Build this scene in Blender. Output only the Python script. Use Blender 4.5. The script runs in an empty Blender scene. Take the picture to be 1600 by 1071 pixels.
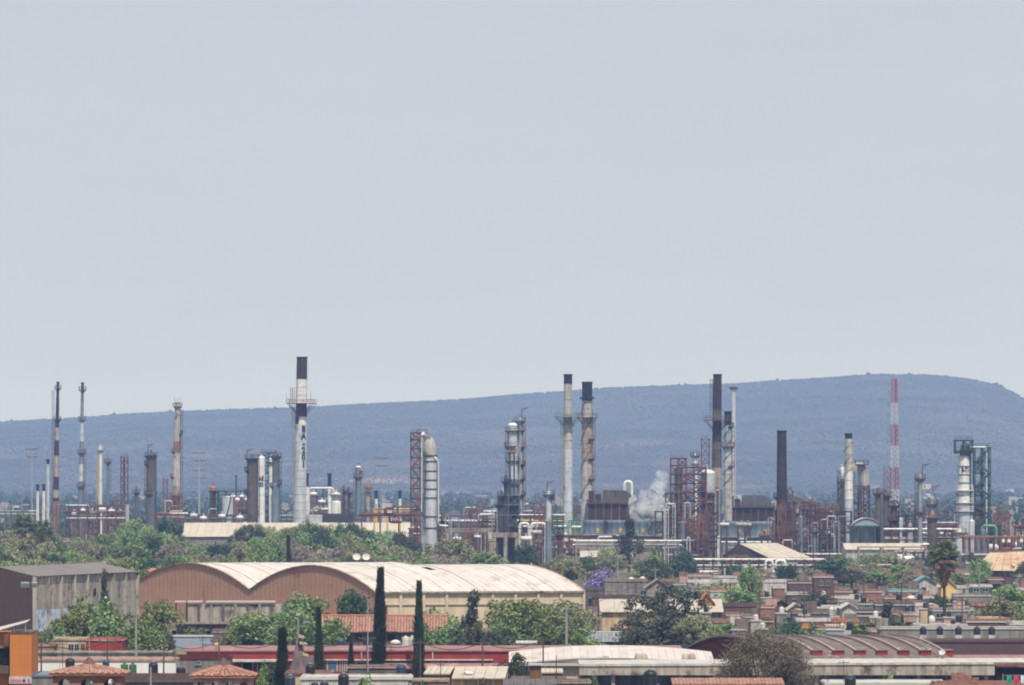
import bpy, math, random
from math import sin, cos, pi, radians, sqrt, hypot
from mathutils import Vector, noise
random.seed(11)
scene = bpy.context.scene
COL = scene.collection

# ------------------------------------------------------------------ camera, sky, sun, exposure
F = 10000.0            # focal length in units of a 1600 wide picture
H = 26.0               # height of the view point above the town
YH = 740.0             # row of the horizon
cam_d = bpy.data.cameras.new('camera'); cam = bpy.data.objects.new('camera', cam_d); COL.objects.link(cam)
cam.location = (0, 0, H); cam.rotation_euler = (radians(90) + (YH - 535.5) / F, 0, 0)
cam_d.sensor_width = 36; cam_d.lens = 36 * F / 1600; cam_d.clip_start = 1; cam_d.clip_end = 40000
scene.camera = cam
SUN_EL, SUN_AZ = radians(60), radians(165)     # azimuth clockwise from +Y: right of and behind the camera
w = bpy.data.worlds.new('World'); scene.world = w; w.use_nodes = True
nt = w.node_tree; nt.nodes.clear()
sky = nt.nodes.new('ShaderNodeTexSky'); sky.sky_type = 'NISHITA'; sky.sun_disc = False
sky.sun_elevation = SUN_EL; sky.sun_rotation = SUN_AZ
sky.air_density = 1.0; sky.dust_density = 3.5; sky.ozone_density = 1.5; sky.altitude = 1700
bg = nt.nodes.new('ShaderNodeBackground'); bg.inputs['Strength'].default_value = 0.105
out = nt.nodes.new('ShaderNodeOutputWorld')
tc = nt.nodes.new('ShaderNodeTexCoord'); mp = nt.nodes.new('ShaderNodeMapping'); mp.inputs['Scale'].default_value = (5, 5, 26)
nz = nt.nodes.new('ShaderNodeTexNoise'); nz.inputs['Scale'].default_value = 3.0; nz.inputs['Detail'].default_value = 6; nz.inputs['Roughness'].default_value = .55
rp = nt.nodes.new('ShaderNodeMapRange'); rp.inputs['From Min'].default_value = .35; rp.inputs['From Max'].default_value = .75
rp.inputs['To Min'].default_value = 0.86; rp.inputs['To Max'].default_value = .94
mx = nt.nodes.new('ShaderNodeMix'); mx.data_type = 'RGBA'
vl = nt.nodes.new('ShaderNodeMix'); vl.data_type = 'RGBA'     # thin even veil of high cloud
vl.inputs['A'].default_value = (5.3, 5.58, 6.3, 1); vl.inputs['B'].default_value = (5.75, 6.0, 6.65, 1)
nt.links.new(vl.outputs['Result'], mx.inputs['B'])
L = nt.links.new
L(tc.outputs['Generated'], mp.inputs['Vector']); L(mp.outputs['Vector'], nz.inputs['Vector']); L(nz.outputs['Fac'], rp.inputs['Value'])
L(rp.outputs['Result'], mx.inputs['Factor']); L(nz.outputs['Fac'], vl.inputs['Factor']); L(sky.outputs['Color'], mx.inputs['A']); L(mx.outputs['Result'], bg.inputs['Color']); L(bg.outputs['Background'], out.inputs['Surface'])
sd = bpy.data.lights.new('sun', 'SUN'); sun = bpy.data.objects.new('sun', sd); COL.objects.link(sun)
sd.energy = 5.0; sd.angle = radians(0.6); sd.color = (1, .955, .89)
sdir = Vector((sin(SUN_AZ) * cos(SUN_EL), cos(SUN_AZ) * cos(SUN_EL), sin(SUN_EL)))
sun.rotation_euler = sdir.to_track_quat('Z', 'Y').to_euler(); sun.location = (0, 0, 400)
scene.view_settings.view_transform = 'Standard'; scene.view_settings.look = 'None'
scene.view_settings.exposure = 0.0; scene.view_settings.gamma = 1.0
scene.render.engine = 'CYCLES'
cy = scene.cycles
cy.use_denoising = True; cy.max_bounces = 6; cy.diffuse_bounces = 1; cy.glossy_bounces = 2; cy.transmission_bounces = 2
cy.transparent_max_bounces = 8; cy.volume_bounces = 3; cy.use_fast_gi = False
cy.pixel_filter_type = 'GAUSSIAN'; cy.filter_width = 2.2

# ------------------------------------------------------------------ helpers
class MB:
    def __init__(s): s.v = []; s.f = []; s.sm = []
    def add(s, vs, fs, sm=False):
        o = len(s.v); s.v += [tuple(p) for p in vs]
        for f in fs: s.f.append(tuple(i + o for i in f)); s.sm.append(sm)
        return s
    def box(s, x0, x1, y0, y1, z0, z1):
        return s.add([(x0,y0,z0),(x1,y0,z0),(x1,y1,z0),(x0,y1,z0),(x0,y0,z1),(x1,y0,z1),(x1,y1,z1),(x0,y1,z1)],
                     [(3,2,1,0),(4,5,6,7),(0,1,5,4),(1,2,6,5),(2,3,7,6),(3,0,4,7)])
    def bar(s, p, q, w, h=None):
        p = Vector(p); q = Vector(q); h = h or w; d = q - p
        if d.length < 1e-6: return s
        d.normalize(); up = Vector((0,0,1)) if abs(d.z) < .9 else Vector((0,1,0))
        a = d.cross(up).normalized(); b = a.cross(d)
        vs = [c + a*i*w/2 + b*j*h/2 for c in (p, q) for i, j in ((-1,-1),(1,-1),(1,1),(-1,1))]
        return s.add(vs, [(0,1,2,3),(7,6,5,4),(0,4,5,1),(1,5,6,2),(2,6,7,3),(3,7,4,0)])
    def tube(s, pts, r, n=8, caps=True):
        pts = [Vector(p) for p in pts]; rs = r if isinstance(r, (list, tuple)) else [r]*len(pts)
        vs = []
        for i, p in enumerate(pts):
            d = (pts[min(i+1, len(pts)-1)] - pts[max(i-1, 0)]).normalized()
            up = Vector((0,0,1)) if abs(d.z) < .95 else Vector((0,1,0))
            a = d.cross(up).normalized(); b = a.cross(d)
            vs += [p + (a*cos(2*pi*k/n) + b*sin(2*pi*k/n))*rs[i] for k in range(n)]
        fs = [(i*n+k, i*n+(k+1)%n, (i+1)*n+(k+1)%n, (i+1)*n+k) for i in range(len(pts)-1) for k in range(n)]
        s.add(vs, fs, True)
        if caps:
            s.add(vs[:n], [tuple(range(n))]); s.add(vs[-n:], [tuple(reversed(range(n)))])
        return s
    def cyl(s, x, y, z0, z1, r0, r1=None, n=18, cap=True, x1=None):
        r1 = r0 if r1 is None else r1; x1 = x if x1 is None else x1
        lo = [(x + r0*cos(2*pi*k/n), y + r0*sin(2*pi*k/n), z0) for k in range(n)]
        hi = [(x1 + r1*cos(2*pi*k/n), y + r1*sin(2*pi*k/n), z1) for k in range(n)]
        s.add(lo+hi, [(k, (k+1)%n, n+(k+1)%n, n+k) for k in range(n)], True)
        if cap:
            s.add(hi, [tuple(range(n))]); s.add(lo, [tuple(reversed(range(n)))])
        return s
    def lathe(s, prof, x=0, y=0, n=18, a0=0.0):
        vs = [(x + r*cos(2*pi*k/n+a0), y + r*sin(2*pi*k/n+a0), z) for r, z in prof for k in range(n)]
        return s.add(vs, [(i*n+k, i*n+(k+1)%n, (i+1)*n+(k+1)%n, (i+1)*n+k) for i in range(len(prof)-1) for k in range(n)], True)
    def ring(s, x, y, z, r, t, h, n=18):
        return s.lathe([(r, z), (r+t, z), (r+t, z+h), (r, z+h)], x, y, n)
    def dome(s, x, y, z, r, h, n=18, m=6):
        return s.lathe([(r*cos(i*pi/2/m)+1e-4, z + h*sin(i*pi/2/m)) for i in range(m+1)], x, y, n)
    def hdrum(s, x0, x1, y, z, r, n=14):
        prof = [(x0-.35*r, .05*r), (x0-.22*r, .6*r), (x0, r), (x1, r), (x1+.22*r, .6*r), (x1+.35*r, .05*r)]
        vs = [(x, y + q*cos(2*pi*k/n), z + q*sin(2*pi*k/n)) for x, q in prof for k in range(n)]
        return s.add(vs, [(i*n+k, (i+1)*n+k, (i+1)*n+(k+1)%n, i*n+(k+1)%n) for i in range(len(prof)-1) for k in range(n)], True)
    def prism(s, poly, y0, y1):       # polygon in x,z extruded along y
        n = len(poly)
        vs = [(x, y0, z) for x, z in poly] + [(x, y1, z) for x, z in poly]
        return s.add(vs, [tuple(range(n)), tuple(reversed(range(n, 2*n)))] + [(i, n+i, n+(i+1)%n, (i+1)%n) for i in range(n)])
    def mesh(s, name):
        m = bpy.data.meshes.new(name); m.from_pydata(s.v, [], s.f); m.polygons.foreach_set('use_smooth', s.sm); m.update(); return m
    def build(s, name, mat, parent=None):
        m = s.mesh(name); m.materials.append(mat)
        o = bpy.data.objects.new(name, m); COL.objects.link(o)
        if parent is not None: o.parent = parent
        return o

def tag(o, label=None, cat=None, group=None, kind=None):
    if label: o['label'] = label
    if cat: o['category'] = cat
    if group: o['group'] = group
    if kind: o['kind'] = kind
    return o

class Thing:
    """an Empty at the thing's base; X() and Z() turn picture columns and rows at its distance into local metres"""
    def __init__(s, name, label, cat, px, d, group=None, z=0.0, rot=0.0):
        s.u = d / F; s.px = px; s.d = d; s.z = z
        s.e = bpy.data.objects.new(name, None); COL.objects.link(s.e); s.e.empty_display_size = 1
        s.e.location = ((px - 800) * s.u, d, z); s.e.rotation_euler = (0, 0, rot)
        tag(s.e, label, cat, group)
    def X(s, px): return (px - s.px) * s.u
    def Z(s, py): return H - (py - YH) * s.u - s.z
    def part(s, name, mb, mat, parent=None): return mb.build(name, mat, parent or s.e)

def copy_tree(o, parent=None):
    c = o.copy(); COL.objects.link(c); c.parent = parent
    for ch in list(o.children): copy_tree(ch, c)
    return c

def lin(r, g, b):
    return tuple((v/255/12.92 if v/255 <= .04045 else ((v/255+.055)/1.055)**2.4) for v in (r, g, b))

MATS = {}
def mat(name, rgb, rough=.85, var=.18, scale=.6, streak=0.0, metal=0.0, stain=None, stain_amt=0.0, sscale=.35, spec=.3, objvar=.06, ribs=0.0):
    """painted / weathered surface: base colour broken up by noise, runs of dirt down the height and blotches of another colour"""
    if name in MATS: return MATS[name]
    m = bpy.data.materials.new(name); m.use_nodes = True; t = m.node_tree; N = t.nodes; K = t.links.new
    b = N['Principled BSDF']; b.inputs['Roughness'].default_value = rough; b.inputs['Metallic'].default_value = metal
    b.inputs['Specular IOR Level'].default_value = spec
    c = tuple(v*.88 for v in lin(*rgb))
    geo = N.new('ShaderNodeNewGeometry'); oi = N.new('ShaderNodeObjectInfo')
    n1 = N.new('ShaderNodeTexNoise'); n1.inputs['Scale'].default_value = scale; n1.inputs['Detail'].default_value = 7; n1.inputs['Roughness'].default_value = .65
    K(geo.outputs['Position'], n1.inputs['Vector'])
    r1 = N.new('ShaderNodeMapRange'); r1.inputs['From Min'].default_value = .3; r1.inputs['From Max'].default_value = .7
    r1.inputs['To Min'].default_value = 1 - var; r1.inputs['To Max'].default_value = 1 + var
    K(n1.outputs['Fac'], r1.inputs['Value'])
    r2 = N.new('ShaderNodeMapRange'); r2.inputs['To Min'].default_value = 1 - objvar; r2.inputs['To Max'].default_value = 1 + objvar
    K(oi.outputs['Random'], r2.inputs['Value'])
    mu = N.new('ShaderNodeMath'); mu.operation = 'MULTIPLY'; K(r1.outputs['Result'], mu.inputs[0]); K(r2.outputs['Result'], mu.inputs[1])
    val = mu.outputs['Value']
    if streak:
        mpn = N.new('ShaderNodeMapping'); mpn.inputs['Scale'].default_value = (1.6, 1.6, .12); K(geo.outputs['Position'], mpn.inputs['Vector'])
        n2 = N.new('ShaderNodeTexNoise'); n2.inputs['Scale'].default_value = 1.0; n2.inputs['Detail'].default_value = 5; K(mpn.outputs['Vector'], n2.inputs['Vector'])
        r3 = N.new('ShaderNodeMapRange'); r3.inputs['From Min'].default_value = .42; r3.inputs['From Max'].default_value = .62
        r3.inputs['To Min'].default_value = 1.0; r3.inputs['To Max'].default_value = 1 - streak; K(n2.outputs['Fac'], r3.inputs['Value'])
        m3 = N.new('ShaderNodeMath'); m3.operation = 'MULTIPLY'; K(val, m3.inputs[0]); K(r3.outputs['Result'], m3.inputs[1]); val = m3.outputs['Value']
    base = N.new('ShaderNodeRGB'); base.outputs[0].default_value = (*c, 1); colr = base.outputs[0]
    if stain:
        n4 = N.new('ShaderNodeTexNoise'); n4.inputs['Scale'].default_value = sscale; n4.inputs['Detail'].default_value = 8; n4.inputs['Roughness'].default_value = .7
        ad = N.new('ShaderNodeVectorMath'); ad.operation = 'ADD'; ad.inputs[1].default_value = (31, 17, 5); K(geo.outputs['Position'], ad.inputs[0]); K(ad.outputs['Vector'], n4.inputs['Vector'])
        r4 = N.new('ShaderNodeMapRange'); r4.inputs['From Min'].default_value = .62 - .3*stain_amt; r4.inputs['From Max'].default_value = .74 - .3*stain_amt; K(n4.outputs['Fac'], r4.inputs['Value'])
        m4 = N.new('ShaderNodeMix'); m4.data_type = 'RGBA'; m4.inputs['B'].default_value = (*lin(*stain), 1)
        K(r4.outputs['Result'], m4.inputs['Factor']); K(colr, m4.inputs['A']); colr = m4.outputs['Result']
    vm = N.new('ShaderNodeVectorMath'); vm.operation = 'SCALE'; K(colr, vm.inputs[0]); K(val, vm.inputs['Scale'])
    K(vm.outputs['Vector'], b.inputs['Base Color'])
    bp = N.new('ShaderNodeBump'); bp.inputs['Strength'].default_value = .25; bp.inputs['Distance'].default_value = .06
    K(n1.outputs['Fac'], bp.inputs['Height']); K(bp.outputs['Normal'], b.inputs['Normal'])
    MATS[name] = m; return m

def leafmat(name, rgb, rgb2, trans=.14):
    if name in MATS: return MATS[name]
    m = bpy.data.materials.new(name); m.use_nodes = True; t = m.node_tree; N = t.nodes; K = t.links.new
    b = N['Principled BSDF']; b.inputs['Roughness'].default_value = .7; b.inputs['Specular IOR Level'].default_value = .2
    geo = N.new('ShaderNodeNewGeometry'); oi = N.new('ShaderNodeObjectInfo')
    n = N.new('ShaderNodeTexNoise'); n.inputs['Scale'].default_value = .55; n.inputs['Detail'].default_value = 4; K(geo.outputs['Position'], n.inputs['Vector'])
    r = N.new('ShaderNodeMapRange'); r.inputs['From Min'].default_value = .3; r.inputs['From Max'].default_value = .7; K(n.outputs['Fac'], r.inputs['Value'])
    mxn = N.new('ShaderNodeMix'); mxn.data_type = 'RGBA'; mxn.inputs['A'].default_value = (*lin(*rgb), 1); mxn.inputs['B'].default_value = (*lin(*rgb2), 1)
    K(r.outputs['Result'], mxn.inputs['Factor'])
    hs = N.new('ShaderNodeHueSaturation'); hs.inputs['Saturation'].default_value = .86; K(mxn.outputs['Result'], hs.inputs['Color'])
    r2 = N.new('ShaderNodeMapRange'); r2.inputs['To Min'].default_value = .72; r2.inputs['To Max'].default_value = 1.28; K(oi.outputs['Random'], r2.inputs['Value'])
    r5 = N.new('ShaderNodeMapRange'); r5.inputs['To Min'].default_value = .6; r5.inputs['To Max'].default_value = 1.4; K(geo.outputs['Random Per Island'], r5.inputs['Value'])
    m5 = N.new('ShaderNodeMath'); m5.operation = 'MULTIPLY'; K(r2.outputs['Result'], m5.inputs[0]); K(r5.outputs['Result'], m5.inputs[1]); K(m5.outputs['Value'], hs.inputs['Value'])
    r3 = N.new('ShaderNodeMapRange'); r3.inputs['To Min'].default_value = .485; r3.inputs['To Max'].default_value = .515; K(oi.outputs['Random'], r3.inputs['Value']); K(r3.outputs['Result'], hs.inputs['Hue'])
    K(hs.outputs['Color'], b.inputs['Base Color'])
    tr = N.new('ShaderNodeBsdfTranslucent'); K(hs.outputs['Color'], tr.inputs['Color'])
    ms = N.new('ShaderNodeMixShader'); ms.inputs['Fac'].default_value = trans
    K(b.outputs['BSDF'], ms.inputs[1]); K(tr.outputs['BSDF'], ms.inputs[2]); K(ms.outputs['Shader'], N['Material Output'].inputs['Surface'])
    MATS[name] = m; return m

# palette ------------------------------------------------------------
def m_(n):
    P = dict(
        white_paint=((226,226,222), dict(streak=.22, stain=(120,92,72), stain_amt=.10, rough=.6)),
        silver=((204,210,216), dict(streak=.2, rough=.5, metal=.25, stain=(120,108,98), stain_amt=.12)),
        bluegrey=((112,128,140), dict(streak=.25, rough=.6, stain=(88,78,70), stain_amt=.2)),
        galv=((160,166,170), dict(streak=.2, rough=.5, metal=.2)),
        beige_steel=((166,154,138), dict(streak=.3, stain=(128,72,42), stain_amt=.25)),
        cream_steel=((184,180,172), dict(streak=.3, stain=(112,82,62), stain_amt=.2)),
        black_cap=((30,29,31), dict(var=.3)),
        dark_brown=((64,46,40), dict(streak=.35, var=.3, stain=(38,32,32), stain_amt=.3)),
        soot=((48,42,40), dict(streak=.35, var=.3, stain=(96,78,62), stain_amt=.12)),
        olive_brown=((98,88,74), dict(streak=.3, stain=(60,50,44), stain_amt=.3)),
        rust=((118,80,62), dict(var=.3, stain=(70,40,32), stain_amt=.35)),
        rust_dark=((84,62,54), dict(var=.3, stain=(54,38,34), stain_amt=.35)),
        rust_red=((102,62,56), dict(var=.25, stain=(96,50,40), stain_amt=.25)),
        red_paint=((128,60,50), dict(var=.2, stain=(120,56,40), stain_amt=.15)),
        orange_rust=((148,102,74), dict(var=.25, stain=(110,66,42), stain_amt=.3)),
        green_steel=((52,80,72), dict(var=.2)),
        green_pale=((108,150,118), dict(var=.2, stain=(90,80,64), stain_amt=.2)),
        grey_steel=((92,96,98), dict(var=.2, streak=.2)),
        dark_steel=((58,56,58), dict(var=.25)),
        yellow_paint=((196,160,52), dict(var=.2, stain=(140,100,52), stain_amt=.2)),
        orange_paint=((176,112,70), dict(var=.15)),
        mast_red=((150,86,94), dict(var=.15)),  # mast red paled and dulled, distance haze mixed into the colour
        mast_white=((184,186,190), dict(var=.1)),
        concrete=((158,146,130), dict(streak=.4, stain=(84,76,70), stain_amt=.25)),
        concrete_dark=((104,100,98), dict(streak=.4, stain=(60,58,58), stain_amt=.25)),
        void=((16,15,17), dict(var=.2)),
        glass=((40,50,60), dict(rough=.15, spec=.6, var=.2)),
        bluepane=((70,96,122), dict(rough=.3, spec=.5, var=.3)),
        soil=((132,116,98), dict(var=.25)),
        roof_pale=((186,176,160), dict(streak=0, stain=(150,134,118), stain_amt=.2, var=.14)),
        roof_white=((190,186,180), dict(var=.08, stain=(168,156,144), stain_amt=.12)),
        asbestos=((200,190,182), dict(var=.12, stain=(160,148,136), stain_amt=.2, sscale=.22)),
        tile=((164,122,104), dict(var=.42, scale=3.2, stain=(112,76,64), stain_amt=.36, sscale=1.6)),
        tile_orange=((176,118,94), dict(var=.2, scale=2.0)),
        gable_brown=((174,136,112), dict(var=.08, stain=(136,86,66), stain_amt=.2, sscale=.15)),
        yellow_wall=((204,188,160), dict(var=.08, streak=.14)),
        red_wall=((146,54,48), dict(var=.14, streak=.12)),
        red_roof=((146,110,106), dict(var=.18, stain=(186,134,124), stain_amt=.2, scale=1.2)),
        maroon=((96,42,42), dict(var=.2, streak=.12)),
        vault_brown=((112,98,92), dict(var=.25, scale=1.2, stain=(172,150,134), stain_amt=.18, sscale=.8)),
        purple_brown=((92,70,74), dict(var=.12, streak=.1)),
        brick=((146,106,92), dict(var=.22, scale=2.5, stain=(112,70,60), stain_amt=.25, sscale=1.2)),
        brick_dark=((104,82,76), dict(var=.25, scale=2.5, streak=.2)),
        brick_grey=((124,108,100), dict(var=.22, scale=2.0, streak=.3)),
        stucco_grey=((138,132,126), dict(var=.2, streak=.35, stain=(92,82,76), stain_amt=.16, sscale=.8)),
        stucco_dark=((104,98,98), dict(var=.2, streak=.35, stain=(92,82,76), stain_amt=.16, sscale=.8)),
        stucco_white=((196,192,186), dict(var=.14, streak=.3, stain=(132,122,112), stain_amt=.18)),
        stucco_cream=((204,180,146), dict(var=.2, streak=.35, stain=(92,82,76), stain_amt=.16, sscale=.8)),
        stucco_pink=((182,150,138), dict(var=.2, streak=.35, stain=(92,82,76), stain_amt=.16, sscale=.8)),
        stucco_orange=((190,122,80), dict(var=.2, streak=.35, stain=(92,82,76), stain_amt=.16, sscale=.8)),
        orange_wall=((196,122,58), dict(var=.08, streak=.1)),
        teal_wall=((52,86,84), dict(var=.15)),
        turquoise=((104,152,156), dict(var=.12)),
        yellow_house=((210,184,124), dict(var=.08)),
        stained_wall=((176,166,154), dict(streak=.4, stain=(84,74,70), stain_amt=.28, sscale=.5)),
        brown_wall=((112,88,74), dict(var=.12, streak=.2)),
        mural=((196,204,212), dict(var=.1, stain=(92,128,176), stain_amt=.42, sscale=.9)),
        tank_black=((30,31,36), dict(var=.12, rough=.45, spec=.5)),
        tank_blue=((46,58,82), dict(var=.12, rough=.45, spec=.5)),
        tank_white=((206,200,190), dict(var=.08, rough=.5)),
        tank_green=((62,104,72), dict(var=.15, rough=.6)),
        tank_red=((176,40,58), dict(var=.12, rough=.5)),
        lid_grey=((120,128,140), dict(var=.1, rough=.5)),
        wood=((128,90,64), dict(var=.3, streak=.3)),
        trunk=((92,78,66), dict(var=.3)),
        trunk_dark=((66,56,50), dict(var=.3)),
        pole=((150,148,142), dict(var=.15, streak=.2)),
        chapel=((112,98,98), dict(var=.2, streak=.35)),
        beige_stone=((184,168,142), dict(var=.2)),
        stripe_blue=((146,156,170), dict(var=.1)),
        purple_ink=((110,40,128), dict(var=.05)),
        pink_ink=((206,110,140), dict(var=.05)),
        magenta_ink=((180,36,84), dict(var=.05)),
        ink=((22,24,32), dict(var=.05)),
        rust_roof=((190,170,140), dict(var=.12, stain=(164,96,62), stain_amt=.3, sscale=.06)),
        rib_pale=((168,148,138), dict(var=.2)),
        bulb=((172,160,144), dict(var=.15, streak=.3)),
        roof_dark=((124,116,112), dict(var=.15, streak=.1)),
        bright_white=((226,224,220), dict(var=.06, streak=.1)),
        seam_brown=((162,124,102), dict(var=.1)),
        rubber=((24,24,26), dict(var=.1)),
        cloth_a=((188,70,92), dict(var=.1)), cloth_b=((62,140,128), dict(var=.1)), cloth_c=((206,206,212), dict(var=.1)),
    )
    rgb, kw = P[n]
    return mat(n, rgb, **kw)

# landmarks used to say which one of many look-alikes is meant
MARKS = [(87,'banded flare stack'),(126,'slim grey stack'),(194,'red lattice tower'),(236,'dark grey column'),(275,'tapering beige column'),(333,'orange column'),(394,'wide brown column'),(431,'dark grey railed column'),(468,'lettered white chimney'),(515,'long capped vent stacks'),(560,'grey platform column'),(610,'red pipe bridge'),(672,'silver bulb reactor'),(735,'concrete pipe support'),(803,'green grey tower'),(857,'pale slender column'),(887,'green platform chimney'),(920,'beige spiral chimney'),(960,'brown furnace'),(1010,'steam cloud'),(1060,'tall rust structure'),(1090,'rust stair structure'),(1120,'tall brown chimney'),(1170,'dark grey furnace'),(1221,'black brown chimney'),(1258,'slanted conveyor'),(1290,'rust exchanger structure'),(1326,'white spiral chimney'),(1353,'arched pavilion'),(1397,'red and white mast'),(1437,'slim basket column'),(1456,'stepped grey column'),(1507,'lettered white tower'),(1534,'green stair structure'),(1590,'rust stained roof')]
def near(px): return min(MARKS, key=lambda m: abs(m[0]-px))[1]
TOWN = [(980,915,'grey box house'),(985,945,'pale shed roof'),(1066,934,'steep orange roofs'),(1090,945,'huge feathery tree'),(1122,926,'white house with orange cornice'),(1185,905,'white terrace'),(1217,920,'red brick house with white edge'),(1250,915,'dark brick block'),(1287,910,'tall dark brick house'),(1155,950,'dark roofed house'),(1150,965,'garage house'),(1198,955,'salmon brick block'),(1221,943,'brown gabled house'),(1244,948,'beige gabled house'),(1282,951,'white low house'),(1268,960,'mauve long house'),(1272,973,'orange house'),(1321,973,'peach house'),(1338,926,'long brick wall house'),(1322,936,'white rendered wall'),(1330,945,'grey plastered house'),(1326,955,'narrow red house'),(1356,958,'grey walled house'),(1415,926,'turquoise trimmed house'),(1412,936,'brick house with black tanks'),(1398,948,'grey brown block house'),(1446,950,'white sheet wall'),(1486,958,'olive grey house'),(1470,978,'white roof slab'),(1545,974,'long red brick wall'),(1590,977,'hung sheets'),(1445,906,'white gabled house'),(1482,912,'yellow gabled house'),(1502,922,'white cube house'),(1531,920,'teal shopfront'),(1519,935,'grey mauve wall'),(1580,915,'large green tree'),(130,950,'stained warehouse wall'),(250,960,'brown gables'),(360,960,'grey concrete building'),(450,980,'chapel roof'),(560,975,'tiled roof house'),(740,960,'forked casuarina'),(830,970,'yellow warehouse wall'),(920,985,'box trailer'),(140,1000,'cream house'),(290,1000,'blue grey panels')]
def town_near(px, py): return min(TOWN, key=lambda m: (m[0]-px)**2 + (2.2*(m[1]-py))**2)[2]
COLW = {'brick':'red brick','brick_dark':'dark brick','brick_grey':'grey brown brick','stucco_grey':'grey rendered','stucco_white':'white rendered','stucco_cream':'cream rendered','stucco_pink':'pinkish rendered','stucco_dark':'dark grey rendered','galv':'pale grey','silver':'silver','rust_dark':'dark rusty','cream_steel':'cream','bluegrey':'blue grey','rust':'rusty','white_paint':'white'}

# ------------------------------------------------------------------ ground and hill
def ground_material():
    m = bpy.data.materials.new('dry_ground'); m.use_nodes = True; t = m.node_tree; N = t.nodes; K = t.links.new
    b = N['Principled BSDF']; b.inputs['Roughness'].default_value = .95; b.inputs['Specular IOR Level'].default_value = .1
    geo = N.new('ShaderNodeNewGeometry')
    n = N.new('ShaderNodeTexNoise'); n.inputs['Scale'].default_value = .02; n.inputs['Detail'].default_value = 10; K(geo.outputs['Position'], n.inputs['Vector'])
    cr = N.new('ShaderNodeValToRGB'); e = cr.color_ramp.elements
    e[0].position = .35; e[0].color = (*lin(74,78,54), 1); e[1].position = .62; e[1].color = (*lin(120,106,86), 1)
    K(n.outputs['Fac'], cr.inputs['Fac']); K(cr.outputs['Color'], b.inputs['Base Color']); return m

def hill_material():
    m = bpy.data.materials.new('hill_scrubland'); m.use_nodes = True; t = m.node_tree; N = t.nodes; K = t.links.new
    b = N['Principled BSDF']; b.inputs['Roughness'].default_value = .95; b.inputs['Specular IOR Level'].default_value = .1
    geo = N.new('ShaderNodeNewGeometry')
    n = N.new('ShaderNodeTexNoise'); n.inputs['Scale'].default_value = .0045; n.inputs['Detail'].default_value = 12; n.inputs['Roughness'].default_value = .68; K(geo.outputs['Position'], n.inputs['Vector'])
    cr = N.new('ShaderNodeValToRGB'); e = cr.color_ramp.elements
    e[0].position = .38; e[0].color = (*lin(46,48,48), 1); e[1].position = .66; e[1].color = (*lin(80,74,70), 1)
    K(n.outputs['Fac'], cr.inputs['Fac'])
    # bare earth patches low on the slope
    n2 = N.new('ShaderNodeTexNoise'); n2.inputs['Scale'].default_value = .008; n2.inputs['Detail'].default_value = 6
    mpn = N.new('ShaderNodeMapping'); mpn.inputs['Scale'].default_value = (.5, .35, 1.2); K(geo.outputs['Position'], mpn.inputs['Vector']); K(mpn.outputs['Vector'], n2.inputs['Vector'])
    r2 = N.new('ShaderNodeMapRange'); r2.inputs['From Min'].default_value = .6; r2.inputs['From Max'].default_value = .72; K(n2.outputs['Fac'], r2.inputs['Value'])
    sx = N.new('ShaderNodeSeparateXYZ'); K(geo.outputs['Position'], sx.inputs['Vector'])
    r3 = N.new('ShaderNodeMapRange'); r3.inputs['From Min'].default_value = 25; r3.inputs['From Max'].default_value = 85; r3.inputs['To Min'].default_value = .7; r3.inputs['To Max'].default_value = .02; K(sx.outputs['Z'], r3.inputs['Value'])
    mm = N.new('ShaderNodeMath'); mm.operation = 'MULTIPLY'; K(r2.outputs['Result'], mm.inputs[0]); K(r3.outputs['Result'], mm.inputs[1])
    mxn = N.new('ShaderNodeMix'); mxn.data_type = 'RGBA'; mxn.inputs['B'].default_value = (*lin(150,128,114), 1)
    K(mm.outputs['Value'], mxn.inputs['Factor']); K(cr.outputs['Color'], mxn.inputs['A']); K(mxn.outputs['Result'], b.inputs['Base Color'])
    return m

tag(MB().box(-6500, 6500, -300, 14500, -.6, 0).build('ground', ground_material()), 'dry brown ground of the plain', kind='structure')

RIDGE = [(-6000,800),(-4200,742),(-2600,708),(-1400,688),(-600,674),(0,660),(60,657),(120,654),(200,648),(330,641),(420,637),(500,635),(560,632),(620,630),(700,626),(760,622),(820,617),(870,614),(930,608),
         (1000,604),(1050,602),(1100,601),(1150,600),(1200,596),(1230,594),(1300,590),(1340,587),(1380,586),(1440,586),(1480,588),(1520,594),(1560,602),(1585,614),(1600,624),(1680,660),(1800,712),(2000,752),(2400,774),(4200,800)]
def ridge_y(px):
    for (a, ya), (b, yb) in zip(RIDGE, RIDGE[1:]):
        if a <= px <= b:
            t = (px - a) / (b - a); return ya + (yb - ya) * t
    return 800
D0, DR, DB = 7400.0, 10500.0, 13400.0
def hill_z(px, d):
    zr = max(0.0, H - (ridge_y(px) - YH) * DR / F)
    X = (px - 800) * d / F
    if d <= DR:
        t = max(0.0, (d - D0) / (DR - D0)); prof = t ** 1.25 * (1 - .0 * t)
        prof = t * .55 + .45 * t * t * (3 - 2 * t)
    else:
        t = (d - DR) / (DB - DR); prof = max(0.0, 1 - t * t * (3 - 2 * t))
    z = zr * prof
    n = noise.fractal(Vector((X * .0025, d * .0014, 3.1)), 1.0, 2.1, 6)
    g = abs(noise.noise(Vector((X * .0042, d * .0008, 9.7))))
    k = min(1.0, z / 25) * (1 - .8 * max(0, min(1, 1 - abs(d - DR) / 560)))
    return z + k * (n * 8.0 - g * 11.0) - (1.5 if d <= D0 + 1 or d >= DB - 1 else 0)
mb = MB(); NX, ND = 420, 70
pxs = [-5200 + 9200 * i / NX for i in range(NX + 1)]
pxs = sorted(set([-6000, -5000, -4000, -3000, -2200, -1600, -1000, -600] + [-320 + 2500 * i / 360 for i in range(361)] + [2500, 3000, 3600, 4200]))
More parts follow.
